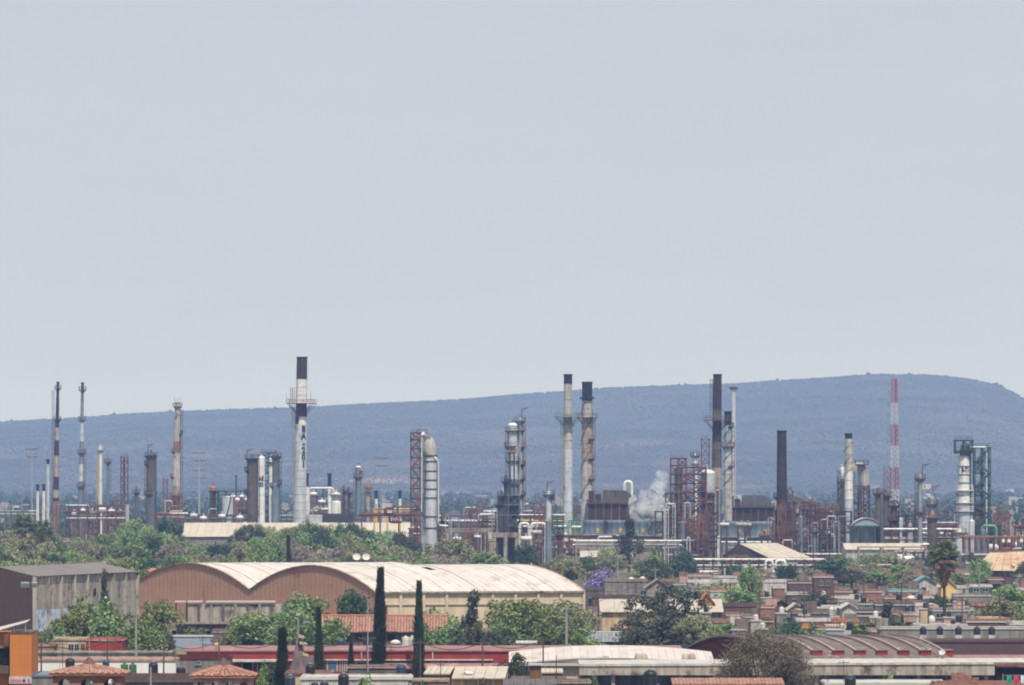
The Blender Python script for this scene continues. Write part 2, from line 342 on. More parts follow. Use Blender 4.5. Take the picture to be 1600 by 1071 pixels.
ds = [D0 + (DR - D0) * j / ND for j in range(ND + 1)] + [DR + (DB - DR) * j / 12 for j in range(1, 13)]
nx = len(pxs); vs = []
for d in ds:
    for p in pxs: vs.append(((p - 800) * DR / F, d, hill_z(800 + (p - 800) * DR / d, d)))
fs = [(j*nx+i, j*nx+i+1, (j+1)*nx+i+1, (j+1)*nx+i) for j in range(len(ds)-1) for i in range(nx-1)]
mb.add(vs, fs, True)
tag(mb.build('hill', hill_material()), 'long scrub covered hill rising behind the refinery', kind='structure')

# shrubs all over the slope: nobody could count them
mb = MB(); rs = random.Random(5)
n_s = 0
while n_s < 52000:
    d = D0 + 60 + (DR + 20 - D0 - 60) * rs.random() ** .8; px = rs.uniform(-330, 1950)
    X = (px - 800) * d / F
    if noise.noise(Vector((X * .012, d * .008, 1.7))) + rs.uniform(-.5, .5) < .0: continue
    z = hill_z(px, d)
    if z < 3: continue
    h = rs.uniform(1.3, 2.9); r = h * rs.uniform(.45, .8); a = rs.random() * 6
    vs = [(X + r*cos(a+k*2*pi/5)*rs.uniform(.7,1.2), d + r*sin(a+k*2*pi/5), z + h*rs.uniform(.25,.55)) for k in range(5)] + [(X + rs.uniform(-.3,.3)*r, d, z + h), (X, d, z - .6)]
    mb.add(vs, [(k, (k+1)%5, 5) for k in range(5)] + [((k+1)%5, k, 6) for k in range(5)])
    n_s += 1
for i in range(1500):       # along the crest
    px = rs.uniform(-200, 1900); d = DR - rs.uniform(0, 60); X = (px - 800) * d / F; z = hill_z(px, d)
    h = rs.uniform(1.2, 3.2) * (1.9 if rs.random() < .03 else 1); r = h * rs.uniform(.5, .9)
    vs = [(X + r*cos(k*2*pi/6)*rs.uniform(.7,1.2), d + r*sin(k*2*pi/6), z + h*rs.uniform(.3,.6)) for k in range(6)] + [(X, d, z + h), (X, d, z - 2)]
    mb.add(vs, [(k, (k+1)%6, 6) for k in range(6)] + [((k+1)%6, k, 7) for k in range(6)])
tag(mb.build('hill_scrub', mat('scrub', (72,70,64), var=.2, scale=.01, objvar=0)), 'dark scrub bushes scattered over the hill slope', 'scrub', kind='stuff')

# ------------------------------------------------------------------ refinery builders
FR = {}   # shared little meshes
def platform(t, z, r_in, r_out, pm, parent=None, x=0.0, arc=(0, 2*pi), rail=1.1, rm=None, brackets=True, deck='platform'):
    rm = rm or pm; n = 20; mb = MB(); a0, a1 = arc; full = a1 - a0 > 6.2
    def ringpts(r): return [(x + r*cos(a0 + (a1-a0)*k/n), r*sin(a0 + (a1-a0)*k/n)) for k in range(n+1)]
    I, O = ringpts(r_in), ringpts(r_out)
    vs = [(p[0], p[1], z) for p in I] + [(p[0], p[1], z) for p in O] + [(p[0], p[1], z-.22) for p in I] + [(p[0], p[1], z-.22) for p in O]
    m = n + 1
    mb.add(vs, [(k, m+k, m+k+1, k+1) for k in range(n)] + [(2*m+k+1, 3*m+k+1, 3*m+k, 2*m+k) for k in range(n)] + [(m+k, 3*m+k, 3*m+k+1, m+k+1) for k in range(n)])
    o = t.part(deck, mb, pm, parent)
    mb = MB()
    for h in (.55, 1.0): mb.tube([(p[0], p[1], z + rail*h) for p in O], .055, 4, False)
    for k in range(0, n + 1, 2): mb.bar((O[k][0], O[k][1], z), (O[k][0], O[k][1], z + rail), .09)
    t.part('railing', mb, rm, o)
    if brackets and r_out - r_in > .4:
        for k in range(0, n, 3):
            t.part('bracket', MB().bar((I[k][0], I[k][1], z - (r_out-r_in)*1.15), (O[k][0], O[k][1], z - .1), .16), pm, o)
    return o

def ladder(t, x, y, z0, z1, m, wd=.6, cage=True, name='ladder'):
    mb = MB()
    for s in (-1, 1): mb.bar((x + s*wd/2, y, z0), (x + s*wd/2, y, z1), .1)
    k = z0
    while k < z1: mb.bar((x - wd/2, y, k), (x + wd/2, y, k), .06); k += .9
    if cage:
        k = z0 + 2.4
        while k < z1:
            mb.tube([(x + .45*cos(a), y - .1 - .6*sin(a), k) for a in (0, .8, 1.57, 2.3, 3.14)], .045, 4, False); k += 1.8
        for a in (.8, 1.57, 2.3): mb.bar((x + .45*cos(a), y - .1 - .6*sin(a), z0 + 2.4), (x + .45*cos(a), y - .1 - .6*sin(a), z1), .05)
    return t.part(name, mb, m)

def stack(label, px, d, ytop, wtop, wbase, bands, ywb=800, lean=0.0, plats=(), lad=None, strake=None, name='chimney', group=None, rings=12, cat='chimney', rim='black_cap', lad_y=None):
    t = Thing(name, label, cat, px, d, group); u = t.u; zt = t.Z(ytop); zb = t.Z(ywb)
    def R(z): return (wtop/2 + (wbase - wtop)/2 * (zt - z)/(zt - zb)) * u
    def CX(z): return lean * u * (z - zb)/(zt - zb)
    for i, (y0, mm) in enumerate(bands):
        z1 = t.Z(y0); z0 = t.Z(bands[i+1][0]) if i + 1 < len(bands) else 0.0
        mb = MB(); n = 22; k = max(1, int((z1 - z0) / (rings * u)))
        zs = [z0 + (z1 - z0) * j / k for j in range(k + 1)]
        for a, b in zip(zs, zs[1:]): mb.cyl(CX(a), 0, a, b, R(a), R(b), n, cap=False, x1=CX(b))
        for a in zs[:-1]: mb.ring(CX(a), 0, a - .06, R(a) - .02, .1, .16, n)
        t.part('shell_section', mb, m_(mm))
    r = R(zt); mb = MB(); mb.lathe([(r*.82, zt - 4), (r*.82, zt + .05), (r + .12, zt + .05), (r + .12, zt - .5), (r, zt - .5)], CX(zt), 0, 22)
    t.part('rim', mb, m_(rim))
    mb = MB(); mb.cyl(CX(zt), 0, zt - 4.2, zt - 3.9, r*.83, r*.83, 16); t.part('flue', mb, m_('void'))
    for p in plats:
        y, half, mm = p[:3]; z = t.Z(y); kw = p[3] if len(p) > 3 else {}
        platform(t, z, R(z) + .02, max(half * u, R(z) + .7), m_(mm), x=CX(z), **kw)
    if lad:
        side, y0, y1, mm = lad
        za, zb2 = t.Z(y1), t.Z(y0); x = side * (R((za+zb2)/2) + .45) + CX((za+zb2)/2)
        ladder(t, x, -.2, max(za, 0), zb2, m_(mm), wd=.8)
    if strake:
        y0, y1, turns, mm = strake; za, zb2 = t.Z(y1), t.Z(y0)
        for q in range(2):
            pts = []
            for k in range(60):
                z = za + (zb2 - za) * k / 59; a = turns * 2*pi * k / 59 + q*pi; rr = R(z) + .12
                pts.append((CX(z) + rr*cos(a), rr*sin(a), z))
            t.part('strake', MB().tube(pts, .12, 5), m_(mm))
    return t

def column(label, px, d, ytop, w_, mm, name='distillation_column', cat='column', dome=.5, plats=(), lad=None, pipes=(), rings=(), ringm='rust_dark', sections=None, group=None, ybase=None, domem=None, skirt=True, davit=None):
    t = Thing(name, label, cat, px, d, group); u = t.u; r = w_/2*u; zt = t.Z(ytop) - r*dome; z0 = 0 if ybase is None else t.Z(ybase)
    secs = sections or [(None, mm, w_)]
    prev = zt
    for i, (yb, sm_, ww) in enumerate(secs):
        zl = z0 if yb is None else t.Z(yb); rr = ww/2*u; mb = MB()
        mb.cyl(0, 0, zl, prev, rr, rr, 22, cap=False)
        if i: mb.lathe([(rr, prev), (secs[i-1][2]/2*u, prev + abs(rr - secs[i-1][2]/2*u)*1.2 + .02)], 0, 0, 22)
        k = zl + 3.2
        while k < prev - 1: mb.ring(0, 0, k, rr - .02, .07, .12, 22); k += 3.2 + (i % 2)
        t.part('shell', mb, m_(sm_)); prev = zl
    t.part('top_head', MB().dome(0, 0, zt, r, r*dome, 22), m_(domem or mm))
    mb = MB(); mb.cyl(0, 0, zt + r*dome - .1, zt + r*dome + .9, .25, .25, 8); mb.cyl(0, 0, zt + r*dome + .8, zt + r*dome + .95, .4, .4, 8); t.part('nozzle', mb, m_(mm))
    for y in rings: t.part('stiffening_ring', MB().ring(0, 0, t.Z(y), max(s[2] for s in secs if s[0] is None or True)/2*u - .05 if not sections else r - .05, .22, .3, 22), m_(ringm))
    for p in plats:
        y, half, pm = p[:3]; kw = p[3] if len(p) > 3 else {}
        platform(t, t.Z(y), r*.96, max(half*u, r + .8), m_(pm), **kw)
    if lad:
        side, y0, y1, lm = lad; ladder(t, side*(r + .4), -.3, max(0, t.Z(y1)), t.Z(y0), m_(lm), wd=.7)
    for (px_, y0, y1, rp, pm) in pipes:       # vertical overhead line with a bend into the head
        x = t.X(px_); za, zb = t.Z(y1), t.Z(y0); q = 1 if x > 0 else -1; rr = rp*u
        pts = [(x, -r*.35, max(za, .3)), (x, -r*.35, zb - 1.0), (x - q*.3, -r*.35, zb - .3), (x - q*1.0, -r*.3, zb), (x - q*max(1.2, abs(x) - r*.3), -r*.1, zb)]
        t.part('pipe', MB().tube(pts, rr, 10), m_(pm))
    if davit:
        mb = MB(); z = zt + r*dome; x = t.X(davit); mb.bar((x, 0, z - 1.5), (x, 0, z + 2.6), .22); mb.bar((x, 0, z + 2.5), (x + 2.0, 0, z + 2.9), .2); mb.bar((x, 0, z + 1.4), (x + 1.2, 0, z + 2.6), .14); t.part('davit', mb, m_(ringm))
    return t

def frame(label, x0, x1, d, ytop, floors, mm, bays=2, depth=6.0, name='steel_structure', cat='steel frame', brace=True, deckm=None, rail=True, wd=.34, group=None, stairs=False, ybase=None):
    t = Thing(name, label, cat, (x0+x1)/2, d, group); hx = (x1-x0)/2*t.u; zt = t.Z(ytop); m = m_(mm); z0 = 0 if ybase is None else t.Z(ybase)
    xs = [-hx + 2*hx*i/bays for i in range(bays+1)]; ys = (-depth/2, depth/2)
    for x in xs:
        for y in ys: t.part('post', MB().bar((x, y, z0), (x, y, zt), wd), m)
    zs = sorted([t.Z(f) for f in floors] + [zt])
    for z in zs:
        mb = MB()
        for y in ys: mb.bar((xs[0]-.2, y, z), (xs[-1]+.2, y, z), wd*.8)
        for x in xs: mb.bar((x, ys[0], z), (x, ys[1], z), wd*.8)
        o = t.part('floor_beams', mb, m)
        if deckm: t.part('grating', MB().box(xs[0]-.3, xs[-1]+.3, ys[0]-.3, ys[1]+.3, z+.14, z+.24), m_(deckm), o)
        if rail:
            mb = MB()
            for h in (.6, 1.1):
                for y in ys: mb.bar((xs[0], y, z+h), (xs[-1], y, z+h), .08)
                for x in (xs[0], xs[-1]): mb.bar((x, ys[0], z+h), (x, ys[1], z+h), .08)
            k = xs[0]
            while k <= xs[-1] + .01: mb.bar((k, ys[0], z), (k, ys[0], z+1.1), .07); k += 1.6
            t.part('railing', mb, m, o)
    if brace:
        lv = [z0] + zs
        for i, (a, b) in enumerate(zip(lv, lv[1:])):
            j = i % bays
            for y in ys: t.part('brace', MB().bar((xs[j], y, a), (xs[j+1], y, b), wd*.55).bar((xs[j+1], y, a), (xs[j], y, b), wd*.55), m)
    if stairs:
        lv = [z0] + zs
        for i, (a, b) in enumerate(zip(lv, lv[1:])):
            s = 1 if i % 2 else -1; y = ys[0] - .8; mb = MB()
            mb.bar((-s*hx*.8, y, a), (s*hx*.8, y, b), .9, .6); mb.bar((-s*hx*.8, y-.4, a+1), (s*hx*.8, y-.4, b+1), .09); t.part('stair_flight', mb, m)
    return t

def rack(label, x0, x1, d, levels, pm=('silver', 'white_paint', 'galv', 'rust'), postm='rust', every=22, depth=5.0, name='pipe_rack', pipes=4, rp=.24, group=None, seed=0):
    t = Thing(name, label, 'pipe rack', (x0+x1)/2, d, group); hx = (x1-x0)/2*t.u; rr = random.Random(seed + int(x0)); m = m_(postm)
    n = max(2, int((x1-x0)/every) + 1); zs = [t.Z(y) for y in levels]; zt = max(zs)
    for i in range(n):
        x = -hx + 2*hx*i/(n-1); mb = MB()
        for y in (-depth/2, depth/2): mb.bar((x, y, 0), (x, y, zt + .2), .34)
        for z in zs: mb.bar((x, -depth/2, z-.3), (x, depth/2, z-.3), .28)
        t.part('trestle', mb, m)
    for z in zs:
        mb = MB()
        for y in (-depth/2, depth/2): mb.bar((-hx, y, z-.45), (hx, y, z-.45), .22)
        t.part('stringer', mb, m)
        for k in range(pipes):
            y = -depth/2 + .4 + (depth-.8)*k/max(1, pipes-1); r = rp*rr.uniform(.6, 1.35); a, b = -hx - rr.uniform(0, 1), hx + rr.uniform(0, 1)
            pts = [(a, y, z+r-.15), (b, y, z+r-.15)]
            if rr.random() < .45:
                q = rr.uniform(-.6, .6)*hx; dz = rr.choice((-1, 1))*rr.uniform(1.2, 2.4)
                pts = [(a, y, z+r-.15), (q-.4, y, z+r-.15), (q, y, z+r-.15+dz*.2), (q, y, z+r+dz*.9), (q+.4, y, z+r+dz), (q+rr.uniform(2, 5), y, z+r+dz)]
            t.part('pipe', MB().tube(pts, r, 8), m_(rr.choice(pm)))
    return t

def upipe(label, x0, x1, d, ytop, rp, mm, ybot=None, name='pipe_bend', group=None):
    t = Thing(name, label, 'pipe', (x0+x1)/2, d, group); hx = (x1-x0)/2*t.u; z = t.Z(ytop); r = rp*t.u; zb = 0 if ybot is None else t.Z(ybot); b = min(hx*.8, r*2.2)
    pts = [(-hx, 0, zb), (-hx, 0, z-b)] + [(-hx + b - b*cos(a), 0, z - b + b*sin(a)) for a in (.4, .8, 1.2)] + [(-hx+b, 0, z), (hx-b, 0, z)] + [(hx - b + b*sin(a), 0, z - b + b*cos(a)) for a in (.4, .8, 1.2)] + [(hx, 0, z-b), (hx, 0, 0)]
    t.part('pipe', MB().tube(pts, r, 12), m_(mm))
    mb = MB()
    for x in (-hx, hx):
        k = z - b - .5
        for q in range(3): mb.ring(x, 0, k - q*3, r-.02, .14, .18, 12)
    t.part('flange_set', mb, m_(mm)); return t

def drum(label, x0, x1, d, ymid, hpx, mm, name='horizontal_drum', group=None, z_support='rust'):
    t = Thing(name, label, 'drum', (x0+x1)/2, d, group); hx = (x1-x0)/2*t.u; r = hpx/2*t.u; z = t.Z(ymid)
    t.part('shell', MB().hdrum(-hx + .35*r, hx - .35*r, 0, z, r), m_(mm))
    for s in (-.55, .55): t.part('saddle', MB().box(s*hx-.25, s*hx+.25, -r*.8, r*.8, 0, z - r*.55), m_(z_support))
    mb = MB(); mb.cyl(0, 0, z + r - .1, z + r + .7, .3, .3, 8); mb.cyl(0, 0, z+r+.6, z+r+.75, .45, .45, 8); t.part('nozzle', mb, m_(mm))
    mb = MB()
    for s in (-.4, 0, .4): mb.lathe([(r+.05, -.08), (r+.05, .08)], 0, 0, 4) if False else None
    return t

def tank(label, px, d, ytop, w_, mm, cone=.12, name='storage_tank', group=None, ringm=None, stair=True):
    t = Thing(name, label, 'tank', px, d, group); r = w_/2*t.u; z = t.Z(ytop) - r*cone; mb = MB(); n = 28; k = max(2, int(z/2.4))
    for i in range(k): mb.cyl(0, 0, z*i/k, z*(i+1)/k, r - .02*(i % 2), None, n, cap=False)
    t.part('shell', mb, m_(mm)); t.part('roof', MB().lathe([(r+.1, z-.05), (r+.1, z+.12), (r*.5, z + r*cone*.6), (.05, z + r*cone)], 0, 0, n), m_(mm))
    mb = MB(); pts = [((r+.5)*cos(a), (r+.5)*sin(a), z*(a+2.9)/1.9) for a in [-2.9 + 1.9*q/12 for q in range(13)]]
    if stair:
        mb.tube(pts, .2, 5); mb.tube([(p[0], p[1], p[2]+1) for p in pts], .07, 4); t.part('stair', mb, m_(ringm or 'grey_steel'))
    mb = MB(); mb.tube([((r)*cos(2*pi*q/24), (r)*sin(2*pi*q/24), z+1) for q in range(25)], .06, 4)
    for q in range(12): mb.bar((r*cos(pi*q/6), r*sin(pi*q/6), z), (r*cos(pi*q/6), r*sin(pi*q/6), z+1), .07)
    t.part('railing', mb, m_(ringm or 'grey_steel')); return t

def heater(label, x0, x1, d, ytop, ymid, mm, hoodm, redm, cut=.62):
    """process furnace: dark box between red steel columns, arched duct hood above"""
    t = Thing('process_furnace', label, 'furnace', (x0+x1)/2, d); hx = (x1-x0)/2*t.u; zt = t.Z(ytop); zm = t.Z(ymid); dp = 7.0
    t.part('casing', MB().box(-hx, hx, -dp/2, dp/2, 3.0, zm), m_(mm))
    n = 7
    for i in range(n):
        x = -hx + 2*hx*i/(n-1); t.part('buckstay', MB().bar((x, -dp/2-.25, 0), (x, -dp/2-.25, zm+1.4), .4), m_(redm))
    for k in (.25, .6, 1.0): t.part('girt', MB().bar((-hx-.3, -dp/2-.3, 3+(zm-3)*k), (hx+.3, -dp/2-.3, 3+(zm-3)*k), .3), m_(redm))
    xa = -hx*.35; poly = [(xa, zm+.05), (xa, zt)]
    R = (zt - zm)*.85; xe = hx*.95
    poly += [(xe - R + R*sin(a), zm + .05 + (zt-zm)*.98*cos(a)) for a in [i*pi/2/8 for i in range(9)]]
    t.part('duct_hood', MB().prism(poly, -dp*.36, dp*.36), m_(hoodm))
    o = t.part('roof_deck', MB().box(-hx-.5, hx+.5, -dp/2-.8, dp/2+.8, zm-.1, zm+.04), m_(redm)); mb = MB()
    for h in (.6, 1.1): mb.bar((-hx-.5, -dp/2-.75, zm+h), (hx+.5, -dp/2-.75, zm+h), .09)
    for i in range(12): x = -hx + 2*hx*i/11; mb.bar((x, -dp/2-.75, zm), (x, -dp/2-.75, zm+1.1), .08)
    t.part('railing', mb, m_(redm), o)
    for k in range(2): t.part('penthouse', MB().box(-hx*.95 + k*hx*.28, -hx*.72 + k*hx*.28, -2, 2, zm, zm + (zt-zm)*(.95 - .25*k)), m_(mm))
    return t

def letter_on_cylinder(t, ch, z_top, h, r, a0, m, wscale=1.0, name='letter', parent=None):
    cu = bpy.data.curves.new('letter', 'FONT'); cu.body = ch; cu.size = 1.0; cu.align_x = 'CENTER'; cu.resolution_u = 3; cu.offset = .055
    tmp = bpy.data.objects.new('letter_tmp', cu); COL.objects.link(tmp)
    me = bpy.data.meshes.new_from_object(tmp.evaluated_get(bpy.context.evaluated_depsgraph_get()))
    bpy.data.objects.remove(tmp)
    ys = [v.co.y for v in me.vertices]; y0, y1 = min(ys), max(ys); sc = h/.70
    if ch == '-': y0, y1 = 0, .7
    for v in me.vertices:
        x = v.co.x*sc*wscale; z = z_top - h + (v.co.y - y0)*sc; a = a0 + x/r
        v.co = ((r+.06)*sin(a), -(r+.06)*cos(a), z)
    me.materials.clear(); me.materials.append(m)
    o = bpy.data.objects.new(name, me); COL.objects.link(o); o.parent = parent or t.e; return o

# ------------------------------------------------------------------ refinery: far left group
S = stack
S('tall slim flare stack banded black and beige', 87, 2300, 597, 4, 10, [(597,'soot'),(655,'dark_brown'),(668,'beige_steel'),(688,'dark_brown'),(712,'beige_steel'),(745,'dark_brown'),(765,'beige_steel'),(778,'dark_brown'),(783,'orange_rust')], lean=3.5,
  plats=[(607,5,'dark_steel'),(656,5,'dark_brown')], name='flare_stack', lad=(-1,610,790,'rust_dark'))
S('tall slim grey stack with dark tip beside banded flare stack', 126, 2300, 598, 4, 9, [(598,'dark_steel'),(610,'bluegrey'),(655,'silver'),(690,'bluegrey'),(725,'silver'),(752,'bluegrey')], lean=3,
  plats=[(609,6,'dark_steel'),(656,5,'grey_steel'),(708,6,'rust_red'),(760,6,'rust_red')], lad=(1,700,795,'rust_red'))
for px, y, lb in ((75,718,'thin pale vent stack with black cap beside banded flare stack'),):
    S(lb, px, 2290, y, 4.5, 5, [(y,'black_cap'),(y+7,'silver')], lad=None, name='vent_stack')
for px in (59, 68.5):
    S('short pale vent stack with square black cap, one of a pair', px, 2250, 757, 4.4, 4.6, [(757,'black_cap'),(767,'white_paint')], name='vent_stack', group='pair of short capped vent stacks')
column('slim white column with pale head by red pipe rack', 157, 2250, 699, 5.5, 'white_paint', lad=(-1,706,800,'yellow_paint'), plats=[(703,5,'cream_steel')])
column('slim blue grey column behind slim white column', 168.5, 2300, 716, 4.5, 'bluegrey', lad=(1,720,800,'grey_steel'), plats=[(722,5,'rust_red')])
frame('narrow rust red lattice tower standing behind red pipe rack', 189, 200, 2280, 714, (722,735,749,762,776), 'rust_red', bays=1, depth=2.5, name='lattice_tower', cat='tower', wd=.26)
column('slim grey riser inside rust red lattice tower', 194, 2282, 718, 3.5, 'bluegrey', name='riser_column')
column('small dark column between red rack and dark grey column', 213, 2260, 764, 5, 'grey_steel', plats=[(770,4,'dark_steel')])
column('dark grey column with side riser and top railing, beside beige tower', 236, 2080, 708, 13, 'olive_brown', sections=[(770,'olive_brown',13),(None,'grey_steel',15)], plats=[(712,8,'dark_steel'),(725,9,'rust_dark',dict(arc=(2.4,4.2))),(772,9,'rust_dark',dict(arc=(2.4,5))),], lad=(-1,712,812,'rust_dark'), pipes=[(244,709,812,.9,'dark_steel')], davit=231)
S('tall tapering beige column streaked with rust', 275, 2200, 628, 8, 14, [(628,'cream_steel'),(690,'orange_rust'),(706,'cream_steel'),(760,'beige_steel'),(774,'rust')], ywb=775, lean=2.5,
  plats=[(635,6,'rust'),(678,9,'rust_dark',dict(arc=(-.8,.8))),(706,8,'rust',dict(arc=(2.2,4.2))),(745,8.5,'rust',dict(arc=(2.2,4.2))),(775,9,'rust')], lad=(1,640,775,'rust_dark'), name='tapered_column', cat='column', rim='cream_steel')
mb_t = Thing('lightning_rod_set', 'thin rods standing on tip of tapering beige column', 'rod', 277.5, 2200, z=H - (628-YH)*.22)
for k, x in enumerate((-.9, 0, .8)): mb_t.part('rod', MB().bar((x, 0, -.4), (x*1.3, 0, 1.6 - .5*(k % 2)), .12), m_('dark_steel'))
frame('rust support frame around foot of tapering beige column', 267, 285, 2195, 776, (784,795), 'rust', bays=2, depth=4.5, wd=.28)
frame('thin rust red lattice post left of beige tower', 255, 262, 2240, 749, (757,768,780), 'rust_red', bays=1, depth=1.6, wd=.22, name='lattice_tower', cat='tower')
rack('long red pipe rack with white drums inside, behind the tree belt', 108, 198, 2100, (790,800,810), pm=('rust_red','silver','rust','rust_red'), postm='rust_red', every=13, rp=.3, depth=6)
frame('grey steel frame between banded flare stack and red rack', 88, 108, 2150, 790, (800,), 'grey_steel', bays=3, depth=4, wd=.26)
for i, (a, b, y) in enumerate(((112,120,803),(126,134,798),(140,149,801),(153,166,796),(168,180,799),(183,193,802))):
    drum('small white horizontal drum inside long red pipe rack', a, b, 2112, y, 5.5, 'white_paint', group='white drums in the red rack')
tank('small pale tank at right end of red rack', 199, 2090, 789, 6, 'cream_steel', stair=False)
rack('rust pipe rack linking dark grey column and beige tower', 246, 290, 2150, (803,809), postm='rust', every=11, pm=('white_paint','cream_steel','rust'))
upipe('white pipe bend beside foot of beige tower', 258, 269, 2160, 783, 1.2, 'cream_steel')
rack('low pale pipe rack left of capped vent stacks', -10, 56, 2300, (799,804), pm=('white_paint','silver','galv'), postm='grey_steel', every=9)
def shed(label, x0, x1, d, yr, ye, roofm, wallm, depth=14, name='shed', cat='shed', group=None, ribs=True):
    """long gable shed, ridge across the view; roof plane falls towards the camera, made of single sheets"""
    t = Thing(name, label, cat, (x0+x1)/2, d, group); hx = (x1-x0)/2*t.u; zr = H - (yr-YH)*(d+depth/2)/F; ze = t.Z(ye)
    t.part('wall', MB().prism([(-hx, 0), (hx, 0), (hx, ze-.05), (-hx, ze-.05)], 0, depth), m_(wallm))
    for x in (-hx, hx): t.part('gable', MB().add([(x, 0, ze-.05), (x, depth, ze-.05), (x, depth/2, zr-.05)], [(0,1,2)]), m_(wallm))
    n = max(2, int(2*hx/2.2)); rr = random.Random(int(x0))
    me = {}
    for i in range(n):
        a = -hx - .3 + (2*hx+.6)*i/n; b = -hx - .3 + (2*hx+.6)*(i+1)/n - .04; dz = rr.uniform(0, .05)
        mb = MB(); mb.add([(a,-.5,ze-.12+dz),(b,-.5,ze-.12+dz),(b,depth/2,zr+dz),(a,depth/2,zr+dz),(a,depth+.5,ze-.12+dz),(b,depth+.5,ze-.12+dz)], [(0,1,2,3),(3,2,5,4)])
        mb.add([(a,-.5,ze-.12+dz),(b,-.5,ze-.12+dz),(b,-.5,ze-.22+dz),(a,-.5,ze-.22+dz)], [(3,2,1,0)])
        t.part('roof_sheet', mb, m_(roofm))
    return t
shed('long pale roofed shed behind trees below the lettered chimney', 284, 640, 1900, 817, 838, 'roof_pale', 'stucco_grey', depth=46)
for (x, y) in ((303,806),(318,810),(347,807),(375,809)):
    drum('small silver drum standing above the long pale shed', x-6, x+6, 1965, y, 7, 'silver', group='silver drums behind the pale shed')
# ------------------------------------------------------------------ refinery: group round the lettered chimney
frame('dark green steel structure left of brown column', 329, 388, 2150, 768, (780,792), 'green_steel', bays=5, depth=7, deckm='grey_steel', wd=.28)
column('orange column inside dark green structure', 333, 2152, 760, 8, 'orange_paint', plats=[(768,6,'orange_rust')])
tank('white upright tank in front of dark green structure', 356, 2120, 775, 17, 'silver', cone=.2)
S('thin black flare pipe above dark green structure', 369, 2160, 743, 2, 2, [(743,'black_cap')], name='flare_pipe')
for i, x in enumerate((364,371,378,385)): drum('small white exchanger on dark green structure', x-4, x+4, 2143, 776 + (i%2)*5, 5, 'white_paint', group='white exchangers on the green structure')
drum('dark rusty drum at foot of brown column', 372, 386, 2090, 798, 11, 'rust_dark')
column('wide brown column with railed top', 394, 2000, 716, 16, 'olive_brown', sections=[(760,'olive_brown',16),(None,'olive_brown',16.5)], plats=[(716,9,'dark_steel'),(735,10.5,'dark_steel',dict(arc=(2.3,4.2))),(770,10.5,'dark_steel',dict(arc=(2.3,4.2)))], lad=(1,720,822,'dark_steel'), davit=386, dome=.25)
t = column('white column marked with dark figures between brown and grey columns', 408.5, 2050, 713, 11, 'white_paint', lad=(-1,716,812,'grey_steel'))
for i, (s, y) in enumerate((('AE', 745), ('02', 754.5))): letter_on_cylinder(t, s, t.Z(y), 7*t.u, 5.5*t.u, -.05, m_('ink'), .75)
frame('tall dark green lattice tower between white and grey columns', 409, 431, 2060, 708, (716,728,740,752,764,776,788,800), 'green_steel', bays=2, depth=4, wd=.3, deckm='green_steel', name='lattice_tower', cat='tower')
column('slim white column inside dark green lattice tower', 423, 2055, 716, 6, 'white_paint', plats=[(722,4.5,'green_steel')])
column('dark grey column with rusty railed head beside lettered chimney', 431, 1990, 709, 11, 'grey_steel', sections=[(757,'grey_steel',11),(None,'bluegrey',13)], plats=[(713,7,'rust_dark'),(756,9,'dark_steel',dict(arc=(-1.2,1.2))),(760,9,'rust_dark',dict(arc=(2,4.2)))], lad=(1,714,825,'dark_steel'), pipes=[(424,770,825,1.2,'galv')])
t = S('tall white chimney with brown tip, rusty platform and dark lettering', 468.5, 2000, 558, 16.4, 20, [(558,'dark_brown'),(592,'white_paint'),(630,'rust_dark'),(651,'white_paint'),(664,'silver'),(690,'silver'),(735,'silver'),(772,'silver')], lean=3.4,
      plats=[(630,23.5,'rust')], lad=(-1,606,805,'beige_steel'))
# rust runs below the platform keep to one side of the shell
def patch(t, a0, a1, y0, y1, rr, cx, m, name='rust_patch'):
    n = 8; mb = MB(); z1, z0 = t.Z(y0), t.Z(y1)
    vs = [(cx + rr*sin(a0+(a1-a0)*k/n), -rr*cos(a0+(a1-a0)*k/n), z) for z in (z0, z1) for k in range(n+1)]
    mb.add(vs, [(k, k+1, n+2+k, n+1+k) for k in range(n)], True); t.part(name, mb, m)
patch(t, -1.5, -.35, 650, 664, 1.83, .38, m_('rust_dark')); patch(t, -1.5, -.5, 664, 672, 1.86, .36, m_('beige_steel'))
for k, (s, y) in enumerate((('B',667),('A',677.5),('-',688),('2',700),('0',711),('1',721.5))):
    o = letter_on_cylinder(t, s, t.Z(y), 9.6*t.u, (18.2 + .3*k/2)/2*t.u, .52, m_('ink'), .85); o.location.x = (1.9 - k*.13)*t.u
rod = MB(); rod.bar((-2.3,-1.5,t.Z(630)), (-2.3,-1.5,t.Z(606)), .15); rod.bar((-2.9,-1.5,t.Z(630)), (-2.9,-1.5,t.Z(606)), .15); rod.bar((3.4,0,t.Z(630)), (3.4,0,t.Z(613)), .12); rod.bar((-4.2,0,t.Z(630)), (-4.2,0,t.Z(616)), .12)
t.part('mast_rods', rod, m_('grey_steel'))
for px, y, ww in ((480,740,5),(515,740,6)):
    S('short white vent stack with long black cap, carrying white header pipe', px, 2180, y, ww, ww, [(y,'black_cap'),(760,'white_paint')], name='vent_stack', group='pair of long capped vent stacks')
frame('green exchanger frame between long capped vent stacks', 484, 515, 2200, 764, (776,788), 'green_steel', bays=3, depth=6, deckm='grey_steel', wd=.28)
upipe('white header pipe across top of green exchanger frame', 483, 521, 2170, 763, 1.6, 'white_paint')
for i, (x, y) in enumerate(((490,772),(503,784),(495,795),(508,796))): drum('white exchanger in green exchanger frame', x-6, x+6, 2192, y, 5, 'white_paint', group='white exchangers in the green frame')
column('plump white vessel with domed head right of green frame', 525, 2170, 769, 14, 'white_paint', sections=[(785,'white_paint',11),(None,'white_paint',15)], name='reactor_vessel', cat='vessel', plats=[(773,6.5,'galv')])
